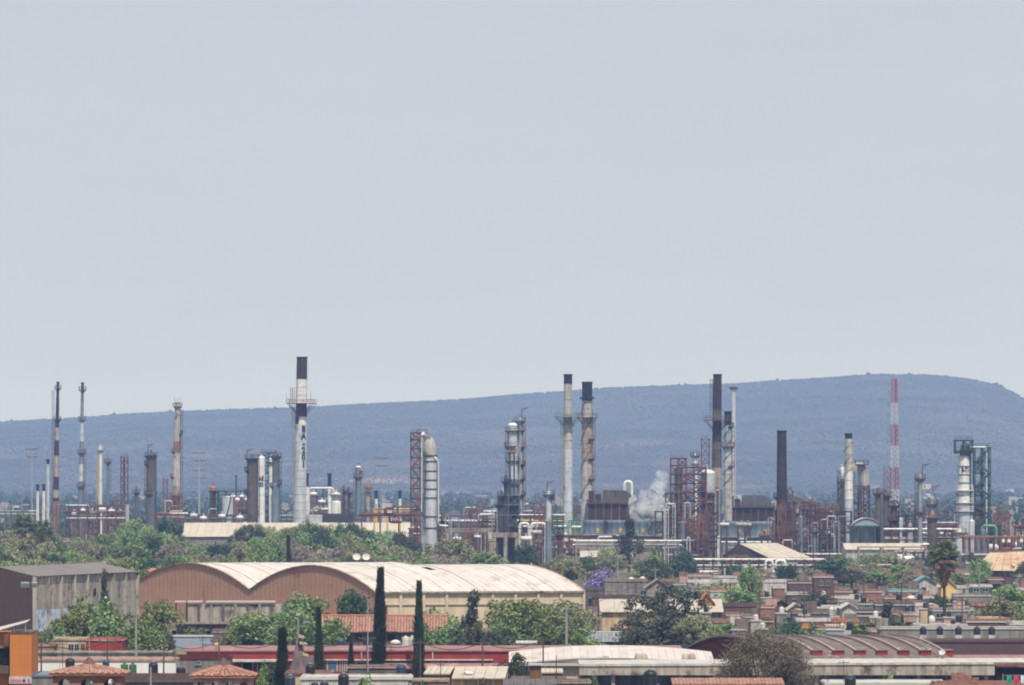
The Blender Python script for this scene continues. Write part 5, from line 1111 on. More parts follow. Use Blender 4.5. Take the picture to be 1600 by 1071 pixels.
# cypresses
def cypress_mesh(seed, n=4200):
    rng = random.Random(seed); mb = MB(); vs = []; fs = []
    for i in range(n):
        t_ = rng.random()**1.15; r = (.5*(1-t_)**.95 * min(1, .6 + t_*3))*(.84 + .16*sin(11*t_+seed)) ; a = rng.random()*6.28; rr = r*rng.uniform(.5, 1.14)*(1 + .16*sin(3*a + 14*t_) + .1*sin(5*a - 23*t_))
        p = Vector((rr*cos(a), rr*sin(a), t_)); s = rng.uniform(.6, 1.3)
        o = Vector((cos(a), sin(a), 0)); up = Vector((o.x*.22, o.y*.22, .045*s)); sd_ = Vector((-sin(a+rng.uniform(-.6,.6)), cos(a+rng.uniform(-.6,.6)), 0))*.06*s
        k = len(vs); vs += [p - sd_, p + sd_, p + up + sd_*.2, p + up - sd_*.2]; fs.append((k, k+1, k+2, k+3))
    mb.add(vs, fs); m = mb.mesh('crown'); m.materials.append(LM['cyp']); return m
CYP = [cypress_mesh(s) for s in (1, 2, 3)]
CORE = MB().lathe([(.02,0),(.2,.03),(.24,.25),(.18,.55),(.07,.85),(.005,.95)], 0, 0, 12).mesh('inner_foliage'); CORE.materials.append(LM['cyp'])
TRK = MB().tube([(0,0,-.02),(0,0,.2)], [.07,.05], 7).mesh('trunk'); TRK.materials.append(m_('trunk_dark'))
for i, (px, yt, w_, d, lb) in enumerate(((592,894,26,775,'tallest slim cypress before the tiled roof'),(654,914,21,770,'slim cypress right of the tallest cypress'),(500,953,18,760,'slim cypress right of the chapel roof'),(548,1004,14,750,'short slim cypress before the long red building'),
        (442,985,30,640,'bulky dark cypress left of the chapel roof'),(452,840,13,1330,'small dark cypress behind the white vaulted roof'),(1214,1010,1,700,''))):
    if not lb: continue
    u = d/F; h = H - (yt-YH)*u; e = bpy.data.objects.new('cypress_tree', None); COL.objects.link(e); e.location = ((px-800)*u, d, 0); e.scale = (w_*u, w_*u, h); e.rotation_euler = (.012*sin(i*2.1), .014*cos(i*3.3), i*1.3)
    tag(e, lb, 'tree')
    for nm, m in (('trunk', TRK), ('inner_foliage', CORE), ('crown', CYP[i % 3])):
        o = bpy.data.objects.new(nm, m); COL.objects.link(o); o.parent = e

# fan palms
def frond_mesh(blades=15, L_=1.15):
    mb = MB(); mb.tube([(0,0,0), (0,.75,.08), (0,1.35,.1)], [.035,.03,.02], 4)
    for k in range(blades):
        a = -1.9 + 3.8*k/(blades-1); l_ = L_*(.75 + .3*cos(a*.8)); c = Vector((sin(a), cos(a), 0)); s = Vector((c.y, -c.x, 0))*.06
        b0 = Vector((0,1.35,.1)); m1 = b0 + c*l_*.6 + Vector((0,0,.03)); tip = b0 + c*l_ - Vector((0,0,.28))
        mb.add([b0-s*.3, b0+s*.3, m1+s, tip, m1-s], [(0,1,2,3,4)])
    return mb
FG = frond_mesh().mesh('frond'); FG.materials.append(LM['palm']); FD = frond_mesh(11, .9).mesh('dry_frond'); FD.materials.append(LM['dead'])
def palm(px, ytop, d, scale, label, nf=54, nd=120, skirt=3.0):
    t = Thing('fan_palm', label, 'palm', px, d); h = t.Z(ytop) - 1.9*scale; rng = random.Random(int(px))
    t.part('trunk', MB().tube([(0,0,-.2),(.05,0,h*.3),(0,0,h*.7),(0,0,h)], [.34*scale,.24*scale,.2*scale,.24*scale], 9), m_('trunk_dark'))
    from mathutils import Euler
    for k in range(nf):
        o = bpy.data.objects.new('frond', FG); COL.objects.link(o); o.parent = t.e; o.location = (0, 0, h + rng.uniform(-.3,.2)*scale); o.rotation_euler = Euler((rng.uniform(-.55, 1.25), rng.uniform(-.2,.2), rng.random()*6.28), 'XYZ'); q = scale*rng.uniform(.85, 1.1); o.scale = (q, q, q)
    for k in range(nd):
        f = k/nd; o = bpy.data.objects.new('dry_frond', FD); COL.objects.link(o); o.parent = t.e; o.location = (0, 0, h - .1*scale - skirt*scale*f**1.2); o.rotation_euler = Euler((-.35 - .95*min(1, f*1.5) + rng.uniform(-.25,.2), 0, rng.random()*6.28), 'XYZ'); q = scale*rng.uniform(.85,1.15)*(1.05-.4*f); o.scale = (q, q, q)
palm(1475, 849, 1000, 1.08, 'tall fan palm with brown skirt before the stepped grey column')
palm(40, 807, 1640, 1.5, 'squat fan palm at left end of the tree belt', nf=40, nd=30, skirt=1.4)
palm(66, 816, 1620, 1.5, 'darker fan palm beside the squat fan palm', nf=40, nd=30, skirt=1.6)

# distant woodland on the plain, one mass
mb = MB(); rw = random.Random(21)
for i in range(1500):
    d = rw.uniform(2450, 7300); px = rw.uniform(-250, 1850); u = d/F; X = (px-800)*u; h = rw.uniform(4.5, 9)*(1 if px < 1540 else 1.15); r = rw.uniform(3, 6.5)
    for k in range(3): leaf_quads(mb, rw, X + rw.uniform(-.5,.5)*r, d + rw.uniform(-.5,.5)*r, h*.52 + rw.uniform(-.8,.8), r*.75, 26, 2.1, squash=h*.5/(r*.75))
tag(mb.build('distant_woodland', leafmat('far_leaf', (52,66,44), (76,84,58), .1)), 'bluish distant trees along the foot of the hill', 'woodland', kind='stuff')
FH = random.Random(31)
for i in range(64):
    d = FH.uniform(3900, 7900); px = FH.uniform(1540, 1660) if i % 3 == 0 else FH.uniform(-60, 1640); X = (px-800)*d/F; z = max(0, hill_z(px, d)) - .5; w_ = FH.uniform(7, 13); h = FH.uniform(3.5, 6.5)
    e = bpy.data.objects.new('distant_house', None); COL.objects.link(e); e.location = (X, d, z); e.rotation_euler = (0,0,FH.uniform(-.5,.5)); tag(e, 'tiny pale house far off at the foot of the hill', 'house', 'far houses at the foot of the hill')
    MB().box(-w_/2, w_/2, 0, 8, 0, h).build('wall', m_(FH.choice(('stucco_white','stucco_cream','brick','stucco_white','stucco_pink'))), e); MB().box(-w_/2-.3, w_/2+.3, -.3, 8.3, h+.002, h+.35).build('roof', m_('roof_white'), e)
    MB().box(-w_*.3, -w_*.1, -.05, .02, h*.4, h*.75).build('window', m_('glass'), e)

# ------------------------------------------------------------------ town: big halls
def vec(px, d): return Vector(((px-800)*d/F, d, 0))
def vault_hall(label, O, A, B, n_v, ze, rise, gablem, wallm, roofm, sheets=26, ze_far=None, name='vaulted_warehouse', pil=9, pilm=None, cat='warehouse', over=.35, seg=14, holes=()):
    """O near corner, A vector across one vault, B vector along the vaults; each vault roof is made of single curved sheets"""
    e = bpy.data.objects.new(name, None); COL.objects.link(e); e.location = O; tag(e, label, cat)
    rr = random.Random(4)
    for v in range(n_v):
        def arc(s, lift=0.0): return A*(v+s) + Vector((0,0, ze + rise*(1 - (2*s-1)**2) + lift))
        for side, off in ((0, Vector()), (1, B)):
            pts = [arc(k/seg) + off for k in range(seg+1)]
            mb = MB(); mb.add(pts + [Vector((p.x, p.y, ze-.02)) for p in pts], [(k, k+1, seg+2+k, seg+1+k) if True else 0 for k in range(seg)])
            mb.build('gable', m_(gablem), e)
            MB().add([A*v+off, A*(v+1)+off, A*(v+1)+off+Vector((0,0,ze-.03)), A*v+off+Vector((0,0,ze-.03))], [(0,1,2,3)]).build('gable_wall', m_(gablem if side == 0 else wallm), e)
            if side == 0 and gablem == 'gable_brown':
                for k in range(1, 30):
                    sx = k/30; bt = A*(v+sx) - B.normalized()*.03; MB().bar(bt + Vector((0,0,.2)), bt + Vector((0,0, ze + rise*(1-(2*sx-1)**2) - .12)), .12, .06).build('sheet_seam', m_('seam_brown'), e)
            band = MB(); dn = A.cross(B).normalized(); bdir = -B.normalized() if side == 0 else B.normalized()
            for k in range(seg):
                p, q = pts[k] + bdir*.12, pts[k+1] + bdir*.12; band.bar(p + Vector((0,0,.02)), q + Vector((0,0,.02)), .28, .22)
            band.build('verge_trim', m_('rust_dark' if gablem != 'gable_brown' else 'stucco_cream'), e)
        for i in range(sheets):
            f0, f1 = i/sheets, (i+1)/sheets - .0012; lift = rr.uniform(.05, .12)
            b0 = B*f0 - (B.normalized()*over if i == 0 else Vector()); b1 = B*f1 + (B.normalized()*over if i == sheets-1 else Vector())
            rows = [(arc(k/seg, lift) + b0, arc(k/seg, lift) + b1) for k in range(seg+1)]
            skip = [h[2] for h in holes if h[0] == v and h[1] == i]
            vs = [p for r in rows for p in r]; fs = [(2*k, 2*k+1, 2*k+3, 2*k+2) for k in range(seg) if k not in skip]
            MB().add(vs, fs, True).build('roof_sheet', m_(roofm), e)
    # long walls
    for off, nm in ((Vector(), 'long_wall'), (A*n_v, 'long_wall')):
        MB().add([off, off+B, off+B+Vector((0,0,ze)), off+Vector((0,0,ze))], [(0,1,2,3)]).build(nm, m_(wallm), e)
    nrm = Vector((B.y, -B.x, 0)).normalized()
    if nrm.dot(A) > 0: nrm = -nrm
    for k in range(pil+1):
        p = B*(k/pil) + nrm*.15; MB().bar(p, p + Vector((0,0,ze-.1)), .45, .3).build('pilaster', m_(pilm or wallm), e)
    MB().bar(nrm*.12 + Vector((0,0,ze-2.0)), B + nrm*.12 + Vector((0,0,ze-2.0)), .2, .25).build('string_course', m_(pilm or wallm), e)
    MB().bar(nrm*.3 + Vector((0,0,ze-.02)), B + nrm*.3 + Vector((0,0,ze-.02)), .35, .3).build('gutter', m_('concrete'), e)
    return e, nrm
O1 = vec(590, 1075); A1 = vec(392, 1102) - O1; B1 = vec(912, 1085) - O1
hall, nrm = vault_hall('large double vaulted warehouse with brown gables and yellow side wall', O1, A1, B1, 2, 26 - 186*.1075, 4.35, 'gable_brown', 'yellow_wall', 'asbestos', sheets=30, holes=((0,3,8),(0,4,8),(0,11,7),(0,12,7),(0,13,7),(0,15,7),(0,13,4)))
MB().box(.4, 1.7, -.25, -.08, 1.0, 3.6).build('side_door', m_('wood'), hall)
# things seen beyond its roof
for i, (x, y) in enumerate(((557,870),(572,870))):
    t = Thing('satellite_dish', 'white satellite dish on grey block beyond the white vaulted roof', 'satellite dish', x, 1180, 'two dishes beyond the white vault', z=H-(876-YH)*.118)
    mb = MB(); mb.lathe([(.05,0),(.35,.06),(.62,.2),(.74,.34)], 0, 0, 16); o = t.part('dish', mb, m_('tank_white')); o.rotation_euler = (1.0, .25, 0); o.location = (0,0,.55); t.part('stand', MB().cyl(0,0,0,.7,.06,.06,6), m_('pole'))
building('small grey rooftop block carrying the dishes beyond the vault', 550, 584, 876, 1180, 'stucco_grey', depth=5, roofm='concrete_dark', parapet=.1)
# big stained warehouse on the left
O2 = vec(53, 955); A2 = vec(214, 1000) - O2; B2 = vec(-60, 985) - O2; zw = 26 - 161*.0955
e = bpy.data.objects.new('stained_warehouse', None); COL.objects.link(e); e.location = O2; tag(e, 'big warehouse with stained pale wall and dark brown end wall', 'warehouse')
up = lambda p, z: p + Vector((0,0,z))
MB().add([Vector(), A2, up(A2, zw), up(Vector(), zw)], [(0,1,2,3)]).build('side_wall', m_('stained_wall'), e)
MB().add([B2, Vector(), up(Vector(), zw), up(B2, zw)], [(0,1,2,3)]).build('end_wall', m_('brown_wall'), e)
MB().add([up(B2, zw+.02), up(Vector(), zw+.02), up(B2*.5, zw+1.1)], [(0,1,2)]).build('end_gable', m_('brown_wall'), e)
n2 = Vector((A2.y, -A2.x, 0)).normalized()
for k in range(9): p = A2*(k/8) + n2*.14; MB().bar(p, up(p, zw-.1), .55, .28).build('pilaster', m_('stained_wall'), e)
n = 18
for i in range(n):
    f0, f1 = i/n, (i+1)/n - .003
    MB().add([up(A2*f0+n2*.4, zw+.05), up(A2*f1+n2*.4, zw+.05), up(A2*f1+B2*.5, zw+1.25), up(A2*f0+B2*.5, zw+1.25)], [(0,1,2,3)]).build('roof_sheet', m_('roof_dark'), e)
    MB().add([up(A2*f0+B2*.5, zw+1.25), up(A2*f1+B2*.5, zw+1.25), up(A2*f1+B2, zw+.05), up(A2*f0+B2, zw+.05)], [(0,1,2,3)]).build('roof_sheet', m_('roof_dark'), e)
for k in (4.6, 5.0): p = A2*(k/8) + n2*.06; MB().bar(up(p, zw-3.4), up(p, zw-2.2), .5, .06).build('vent_slit', m_('void'), e)
p0, p1 = A2*.02 + n2*.05, A2*.34 + n2*.05
MB().add([up(p0, .5), up(p1, .5), up(p1, 5.6), up(p0, 5.6)], [(0,1,2,3)]).build('painted_advert', m_('mural'), e)
# flat block with orange parapets behind the brown gable
building('low block with orange cornice between warehouse and brown gable', 200, 247, 893, 1260, 'stucco_orange', depth=10)
t = Thing('orange_dome', 'small orange dome left of the brown gable', 'dome', 240, 1190); t.part('drum_wall', MB().cyl(0,0,0,t.Z(894),.75,.75,14), m_('stucco_orange')); t.part('cupola', MB().dome(0,0,t.Z(894),1.05,.75,16), m_('tile_orange'))

# ------------------------------------------------------------------ town: left and centre
t = Thing('concrete_building', 'grey concrete building with stained parapet before the brown gables', 'building', 360, 1000); u = t.u
za = t.Z(944); zb = t.Z(975)
t.part('wall', MB().box(t.X(276), t.X(452), 0, 10, 0, zb-.02), m_('brick_grey')); t.part('parapet', MB().box(t.X(290), t.X(450), .6, 1.0, zb+.2, za), m_('stained_wall'))
t.part('slab', MB().box(t.X(262), t.X(380), -.9, 10, zb, zb+.35), m_('concrete'))
for k in range(9): x = 292+19*k; t.part('pillar', MB().box(t.X(x)-.2, t.X(x)+.2, .3, .62, zb+.36, za+.1), m_('concrete_dark' if k % 2 else 'concrete'))
for x0, x1 in ((273,290),(293,316),(322,430)): t.part('awning', MB().box(t.X(x0), t.X(x1), .2, 3.5, za+.25, za+.45 + .01*(x0 % 3)), m_('roof_white'))
for x0, x1 in ((274,276.5),(291,293.5)): t.part('dark_post', MB().box(t.X(x0), t.X(x1), .1, .5, zb+.36, za+.2), m_('dark_steel'))
for x in (273, 326): o = t.part('window', MB().box(t.X(x-4), t.X(x+4), -.06, -.003, t.Z(993), t.Z(985)), m_('galv')); t.part('pane', MB().box(t.X(x-3.4), t.X(x+3.4), -.09, -.062, t.Z(992.3), t.Z(985.7)), m_('void'), o)
building('pale blue grey panelled wall block below grey concrete building', 250, 332, 993, 950, 'stripe_blue', depth=3, roofm='roof_white', parapet=.2)
building('brown block right of the blue grey panels', 332, 372, 984, 960, 'brick_grey', depth=6, roofm='concrete')
# tiled roof house
t = Thing('tiled_house', 'long house with salmon tiled roof before the warehouse', 'house', 598, 900); u = t.u; hx = 98*u; ze = t.Z(986); zr = H-(962-YH)*.0904
t.part('wall', MB().box(-hx, hx, .6, 7.4, 0, ze-.05), m_('stucco_dark'))
n = 44
sheet = None
for i in range(n):
    x0 = -hx - .3 + (2*hx+.6)*i/n; x1 = x0 + (2*hx+.6)/n - .03; xm = (x0+x1)/2
    if sheet is None:
        w_ = x1 - x0; mb = MB(); mb.add([(-w_/2,-.2,ze-.15),(-w_/4,-.2,ze-.03),(w_/4,-.2,ze-.03),(w_/2,-.2,ze-.15),(-w_/2,4,zr-.12),(-w_/4,4,zr),(w_/4,4,zr),(w_/2,4,zr-.12),(-w_/2,8.2,ze-.15),(w_/2,8.2,ze-.15)],
             [(0,1,5,4),(1,2,6,5),(2,3,7,6),(4,7,9,8),(0,3,2,1)]); sheet = mb.mesh('tile_course'); sheet.materials.append(m_('tile'))
    o = bpy.data.objects.new('tile_course', sheet); COL.objects.link(o); o.parent = t.e; o.location = (xm, 0, random.uniform(-.05,.05))
t.part('ridge_tiles', MB().tube([(-hx-.3, 4, zr+.02), (hx+.3, 4, zr+.02)], .16, 6), m_('tile_orange'))
for a, b in ((538,549),(555,566),(572,580),(604,618),(640,652),(664,676)): o = t.part('window', MB().box(t.X(a), t.X(b), .53, .598, t.Z(1002), t.Z(990)), m_('wood')); t.part('pane', MB().box(t.X(a)+.1, t.X(b)-.1, .49, .528, t.Z(1001), t.Z(991)), m_('void'), o)
# long red building
t = Thing('long_red_building', 'very long low red walled building with flat pinkish roof', 'building', 675, 775, rot=.012); u = t.u
x0, x1 = t.X(292), t.X(1064); zt = t.Z(1011); zm = t.Z(1016); zl = t.Z(1032)
t.part('wall', MB().box(x0, x1, 0, 10, 0, zm-.02), m_('red_wall'))
n = 20
for i in range(n): a = x0 - .3 + (x1-x0+.6)*i/n; b = a + (x1-x0+.6)/n - .02; t.part('roof_panel', MB().add([(a,-.2,zm),(b,-.2,zm),(b,10.5,zm+.3),(a,10.5,zm+.3),(a,-.2,zm-.16),(b,-.2,zm-.16),(b,10.5,zm+.05),(a,10.5,zm+.05)], [(0,1,2,3),(4,5,1,0),(7,6,5,4),(1,5,6,2),(0,3,7,4)]), m_('red_roof'))
t.part('cornice', MB().box(x0, t.X(770), -.35, -.003, zl, zl+.16), m_('stucco_white'))
t.part('veranda_roof', MB().add([(t.X(600),-4.2,t.Z(1042)),(t.X(800),-4.2,t.Z(1042)),(t.X(800),-.36,t.Z(1036)),(t.X(600),-.36,t.Z(1036)),(t.X(600),-4.2,t.Z(1043.6)),(t.X(800),-4.2,t.Z(1043.6))], [(0,1,2,3),(4,5,1,0)]), m_('red_roof'))
for k in range(8): t.part('veranda_post', MB().bar((t.X(602+28*k), -4, 0), (t.X(602+28*k), -4, t.Z(1043)), .22), m_('stucco_white'))
for a, b, mm in ((511,528,'bluepane'),(531,536,'void'),(538,543,'bluepane'),(378,396,'void'),(402,420,'glass'),(556,574,'void'),(674,690,'void'),(700,716,'void')):
    o = t.part('window', MB().box(t.X(a), t.X(b), -.08, -.004, t.Z(1049), t.Z(1034)), m_('stucco_white')); t.part('pane', MB().box(t.X(a)+.12, t.X(b)-.12, -.11, -.082, t.Z(1048), t.Z(1035)), m_(mm), o)
for x in (565, 676): t.part('drain_pipe', MB().tube([(t.X(x), -.2, t.Z(1019)), (t.X(x), -.2, t.Z(1029))], .09, 6), m_('stucco_white'))
for a, b in ((292, 345),): t.part('canopy', MB().box(t.X(a), t.X(440), -2.6, -.36, zl-.1, zl+.1), m_('stucco_white'))
# chapel like stepped roof
t = Thing('chapel_roof', 'dark stepped stone roof with beige ledges, like a small chapel tower', 'chapel', 471, 690); u = t.u
t.part('wall', MB().box(t.X(452), t.X(490), 0, 4, 0, t.Z(1050)), m_('chapel'))
t.part('pyramid', MB().add([(t.X(453),.1,t.Z(1050)),(t.X(482),.1,t.Z(1050)),(t.X(482),3.9,t.Z(1050)),(t.X(453),3.9,t.Z(1050)),(t.X(463),1.6,t.Z(997)),(t.X(469),1.6,t.Z(997)),(t.X(469),2.4,t.Z(997)),(t.X(463),2.4,t.Z(997))], [(0,1,5,4),(1,2,6,5),(2,3,7,6),(3,0,4,7),(4,5,6,7)]), m_('chapel'))
for i, (a, b, y) in enumerate(((467,474,992),(468,478,1002),(473,480,1020))): t.part('ledge', MB().add([(t.X(a),.6,t.Z(y)),(t.X(b)+.1,.6,t.Z(y+4)),(t.X(b)+.1,2.6,t.Z(y+4)),(t.X(a),2.6,t.Z(y)),(t.X(a),.6,t.Z(y+5)),(t.X(b)+.1,.6,t.Z(y+6))], [(0,1,2,3),(4,5,1,0)]), m_('beige_stone')); 
t.part('cube_block', MB().box(t.X(474), t.X(490), .3, 3, t.Z(1050), t.Z(1026)), m_('chapel')); t.part('finial', MB().cyl(t.X(465), 2, t.Z(997)-.1, t.Z(963), .12, .09, 8), m_('pole')); t.part('finial_cap', MB().box(t.X(465)-.2, t.X(465)+.2, 1.8, 2.2, t.Z(963), t.Z(963)+.3), m_('stucco_white'))
# water tanks
def tinaco(px, ybase, w_, d, mm, label, h_=None, lidm='lid_grey', group=None, round_=False, stand=0.0, flat=False):
    t = Thing('water_tank', label, 'water tank', px, d, group, z=H-(ybase-YH)*d/F); r = w_/2*t.u; h = (h_ or w_*1.25)*t.u; mb = MB()
    if round_: mb.lathe([(.01,0),(r*.7,.02),(r*.98,h*.25),(r,h*.5),(r*.88,h*.78),(r*.5,h*.95),(.02,h)], 0, 0, 18)
    else:
        prof = [(.01,0),(r*.96,.01)]
        for k in range(4): prof += [(r, h*(.04+.18*k)), (r, h*(.04+.18*k+.12)), (r*.955, h*(.04+.18*k+.15))]
        prof += [(r*.97, h*.8), (r*.97, h*.8), (r*.6, h*.91), (r*.38, h*.93)] if not flat else [(r*.97, h*.8), (r, h*.9), (r*.4, h*.905)]; mb.lathe(prof, 0, 0, 20)
    t.part('body', mb, m_(mm))
    t.part('lid', MB().lathe([(r*.4, h*.9), (r*.42, h*1.0), (r*.3, h*1.03), (.01, h*1.04)], 0, 0, 14), m_(lidm))
    mb = MB(); mb.tube([(r*.9, -.1, h*.12), (r*1.25, -.1, h*.12), (r*1.25, -.1, -.05)], .035, 5); t.part('outlet_pipe', mb, m_('galv'))
    if stand: t.part('stand', MB().box(-r*.95, r*.95, -r*.95, r*.95, -stand, -.003), m_('stucco_white'))
    return t
# left foreground
t = Thing('orange_building', 'tall orange fronted building with white awning on its roof', 'building', 25, 640); u = t.u
t.part('wall', MB().box(t.X(16), t.X(50), 0, 9, 0, t.Z(989)), m_('orange_wall')); t.part('roof_cap', MB().box(t.X(15.4), t.X(50.5), -.1, 9.1, t.Z(989)+.002, t.Z(987.3)), m_('concrete_dark'))
t.part('side_wing', MB().box(t.X(-60), t.X(15.9), 1.4, 9, 0, t.Z(989)), m_('orange_wall'))
t.part('wing_column', MB().box(t.X(6), t.X(15.9), .6, 1.39, t.Z(1010), t.Z(989)), m_('rust'))
o = t.part('large_window', MB().box(t.X(-40), t.X(15.8), 1.3, 1.395, t.Z(1040), t.Z(1013)), m_('concrete_dark')); t.part('pane', MB().box(t.X(-39), t.X(15.2), 1.25, 1.297, t.Z(1039), t.Z(1014)), m_('void'), o)
t.part('ledge', MB().box(t.X(-60), t.X(15.85), .9, 1.39, t.Z(1012.8), t.Z(1010.3)), m_('concrete'))
t.part('brick_apron', MB().box(t.X(-60), t.X(15.8), .7, 1.2, t.Z(1053), t.Z(1040.5)), m_('brick_dark'))
sg = t.part('sign_board', MB().box(t.X(15), t.X(51), -.14, -.004, t.Z(1068), t.Z(1057)), m_('stucco_white'))
t.part('sign_lettering_band', MB().box(t.X(17), t.X(35), -.17, -.142, t.Z(1065.5), t.Z(1061.5)), m_('pink_ink'), sg)
mb = MB(); mb.cyl(0, 0, 0, .02, 2.6*u, 2.6*u, 16); o = t.part('sign_emblem', mb, m_('purple_ink'), sg); o.rotation_euler = (radians(90), 0, 0); o.location = (t.X(38.3), -.145, t.Z(1063.5))
t.part('sign_mark', MB().box(t.X(44.5), t.X(46.8), -.17, -.142, t.Z(1066.5), t.Z(1060.5)), m_('magenta_ink'), sg)
for k in range(6): a, b = -14 + 9.5*k, -14 + 9.5*k + 9.2; t.part('awning_sheet', MB().add([(t.X(a),.3,t.Z(988-2.75*k)),(t.X(b),.3,t.Z(988-2.75*(k+1))),(t.X(b),5,t.Z(983.5-2.4*(k+1))),(t.X(a),5,t.Z(983.5-2.4*k)),(t.X(a),.3,t.Z(989-2.75*k)),(t.X(b),.3,t.Z(989-2.75*(k+1)))], [(0,1,2,3),(4,5,1,0)]), m_('roof_white'))
for x, y in ((40,975),(22,980)): t.part('awning_post', MB().bar((t.X(x), .5, t.Z(988)), (t.X(x), .5, t.Z(y)), .09), m_('galv'))
t = Thing('floodlight_mast', 'tall mast with a pair of floodlight heads before the brown end wall', 'floodlight', 44, 780); t.part('post', MB().cyl(0,0,0,t.Z(917),.14,.08,8), m_('rust_dark')); t.part('cross_bar', MB().bar((t.X(36),0,t.Z(917)), (t.X(55),0,t.Z(917)), .12), m_('dark_steel'))
for x in (38, 42, 54): o = t.part('lamp_head', MB().box(-.35,.35,-.25,.3,-.28,.28), m_('galv')); o.location = (t.X(x), -.1, t.Z(914)); o.rotation_euler = (.3, 0, .4)
building('cream and red painted house with dark windows behind the pavilion', 85, 136, 997, 770, 'stucco_cream', depth=7, wins=((107,116,1006,1017),(117,124,1006,1017)), wincol='void', doors=((127,133,1006,1022,'wood'),), parapet=.3, roofm='concrete', name='house', cat='house')
building('red painted house wall joined to the cream house', 136.5, 192, 997.5, 768, 'red_wall', depth=7, parapet=.3, roofm='stucco_pink', name='house', cat='house')
building('low brick house with grey coping left of cream house', 50, 84.5, 1006, 765, 'brick', depth=6, parapet=.3, roofm='concrete', name='house', cat='house')
building('long wall of stained concrete above the white rooms', 55, 268, 1018, 705, 'stained_wall', depth=4, parapet=.3, roofm='concrete_dark', name='stained_wall', cat='wall')
building('long white rendered rooftop room with pink trim', 60, 275, 1029, 660, 'bright_white', depth=6, parapet=.25, trim='stucco_pink', roofm='stucco_pink', name='house', cat='house')
building('maroon topped low house right of the white rooftop room', 272, 360, 1025, 690, 'stucco_grey', depth=6, parapet=.35, trim='maroon', roofm='maroon', wins=((307,314,1033,1038),), name='house', cat='house')
building('dark brick parapet wall at lower edge before green barrels', 176, 318, 1056, 590, 'brick_dark', depth=8, parapet=.6, roofm='concrete_dark', name='brick_wall', cat='wall')
building('grey roofed low house between orange building and pavilion', 50, 130, 1055, 610, 'stucco_grey', depth=12, parapet=.15, roofm='bluegrey', name='house', cat='house')
tinaco(110, 1046, 15, 640, 'tank_black', 'black water tank with square shoulders behind left pavilion roof')
tinaco(166, 1044, 11, 640, 'tank_blue', 'half hidden blue grey water tank behind left pavilion roof')
tinaco(240, 1054, 15, 605, 'tank_black', 'tall black water tank above the dark brick wall', h_=21)
tinaco(283, 1056, 15, 600, 'tank_black', 'squat black water tank left of the right pavilion', h_=15)
for x, y in ((195,1058),(208,1058)): tinaco(x, y, 12, 600, 'tank_green', 'green upright barrel tank beside the left pavilion', h_=22, lidm='tank_green', group='pair of green barrels', flat=True)
def pavilion(label, xa, xl, xr, yt, ye, d, wallm, arches):
    t = Thing('roof_pavilion', label, 'pavilion', xa, d); hx = (xr-xl)/2*t.u; cx = t.X((xl+xr)/2); ze, zt = t.Z(ye), t.Z(yt+6); dp = hx
    n = 11
    c4 = [(cx-hx, -dp), (cx+hx, -dp), (cx+hx, dp), (cx-hx, dp)]
    for q in range(4):
        (ax, ay), (bx, by) = c4[q], c4[(q+1)%4]
        for i in range(n):       # tile courses running up to the apex
            f0, f1 = i/n, (i+1)/n - .012; p0 = Vector((ax+(bx-ax)*f0, ay+(by-ay)*f0, ze)); p1 = Vector((ax+(bx-ax)*f1, ay+(by-ay)*f1, ze)); top = Vector((cx, 0, zt)); k = .06
            a0 = top + (p0-top)*k; a1 = top + (p1-top)*k; l_ = Vector((0,0,random.uniform(.0,.05))); pm, am = (p0+p1)/2 + Vector((0,0,.09)), (a0+a1)/2 + Vector((0,0,.03))
            t.part('tile_course', MB().add([p0+l_, pm+l_, p1+l_, a1+l_, am+l_, a0+l_], [(0,1,4,5),(1,2,3,4)]), m_('tile'))
    t.part('eave_board', MB().box(cx-hx*.97, cx+hx*.97, -dp*.97, dp*.97, ze-.16, ze-.02), m_('tile_orange'))
    t.part('finial', MB().lathe([(.55,zt-.25),(.5,zt+.05),(.3,zt+.1),(.28,zt+.35),(.02,zt+.55)], cx, 0, 8), m_('brick_dark'))
    # arcade: piers and arched heads
    hw = hx*.86; top = ze-.17; bot = t.Z(1085); seg = 8; xs = [cx - hw + 2*hw*k/arches for k in range(arches+1)]
    for yy in (-dp*.86, dp*.86-.3):
        for k in range(arches):
            a, b = xs[k], xs[k+1]; pw = (b-a)*.24; r = (b-a)/2 - pw; m_c = (a+b)/2; zc = top - .3 - r
            poly_l = [(a, bot), (a+pw, bot), (a+pw, zc)] + [(m_c - r*cos(q*pi/2/seg), zc + r*sin(q*pi/2/seg)) for q in range(1, seg+1)] + [(m_c, top), (a, top)]
            poly_r = [(2*m_c - x, z) for x, z in reversed(poly_l)]
            t.part('arch_half', MB().prism(poly_l, yy, yy+.3), m_(wallm)); t.part('arch_half', MB().prism(poly_r, yy, yy+.3), m_(wallm))
    for x in (cx-hw, cx+hw-.3): t.part('side_wall', MB().box(x, x+.3, -dp*.86+.31, dp*.86-.31, bot, top), m_(wallm))
    t.part('base_storey', MB().box(cx-hw-.2, cx+hw+.2, -dp*.9, dp*.9, 0, bot), m_(wallm))
    return t
pavilion('brick arched roof pavilion with red tile hip roof beside the orange building', 140, 78, 202, 1030, 1051, 560, 'brick', 3)
pavilion('pinkish arched roof pavilion with orange tile hip roof', 346, 298, 402, 1031, 1055, 565, 'stucco_pink', 4)
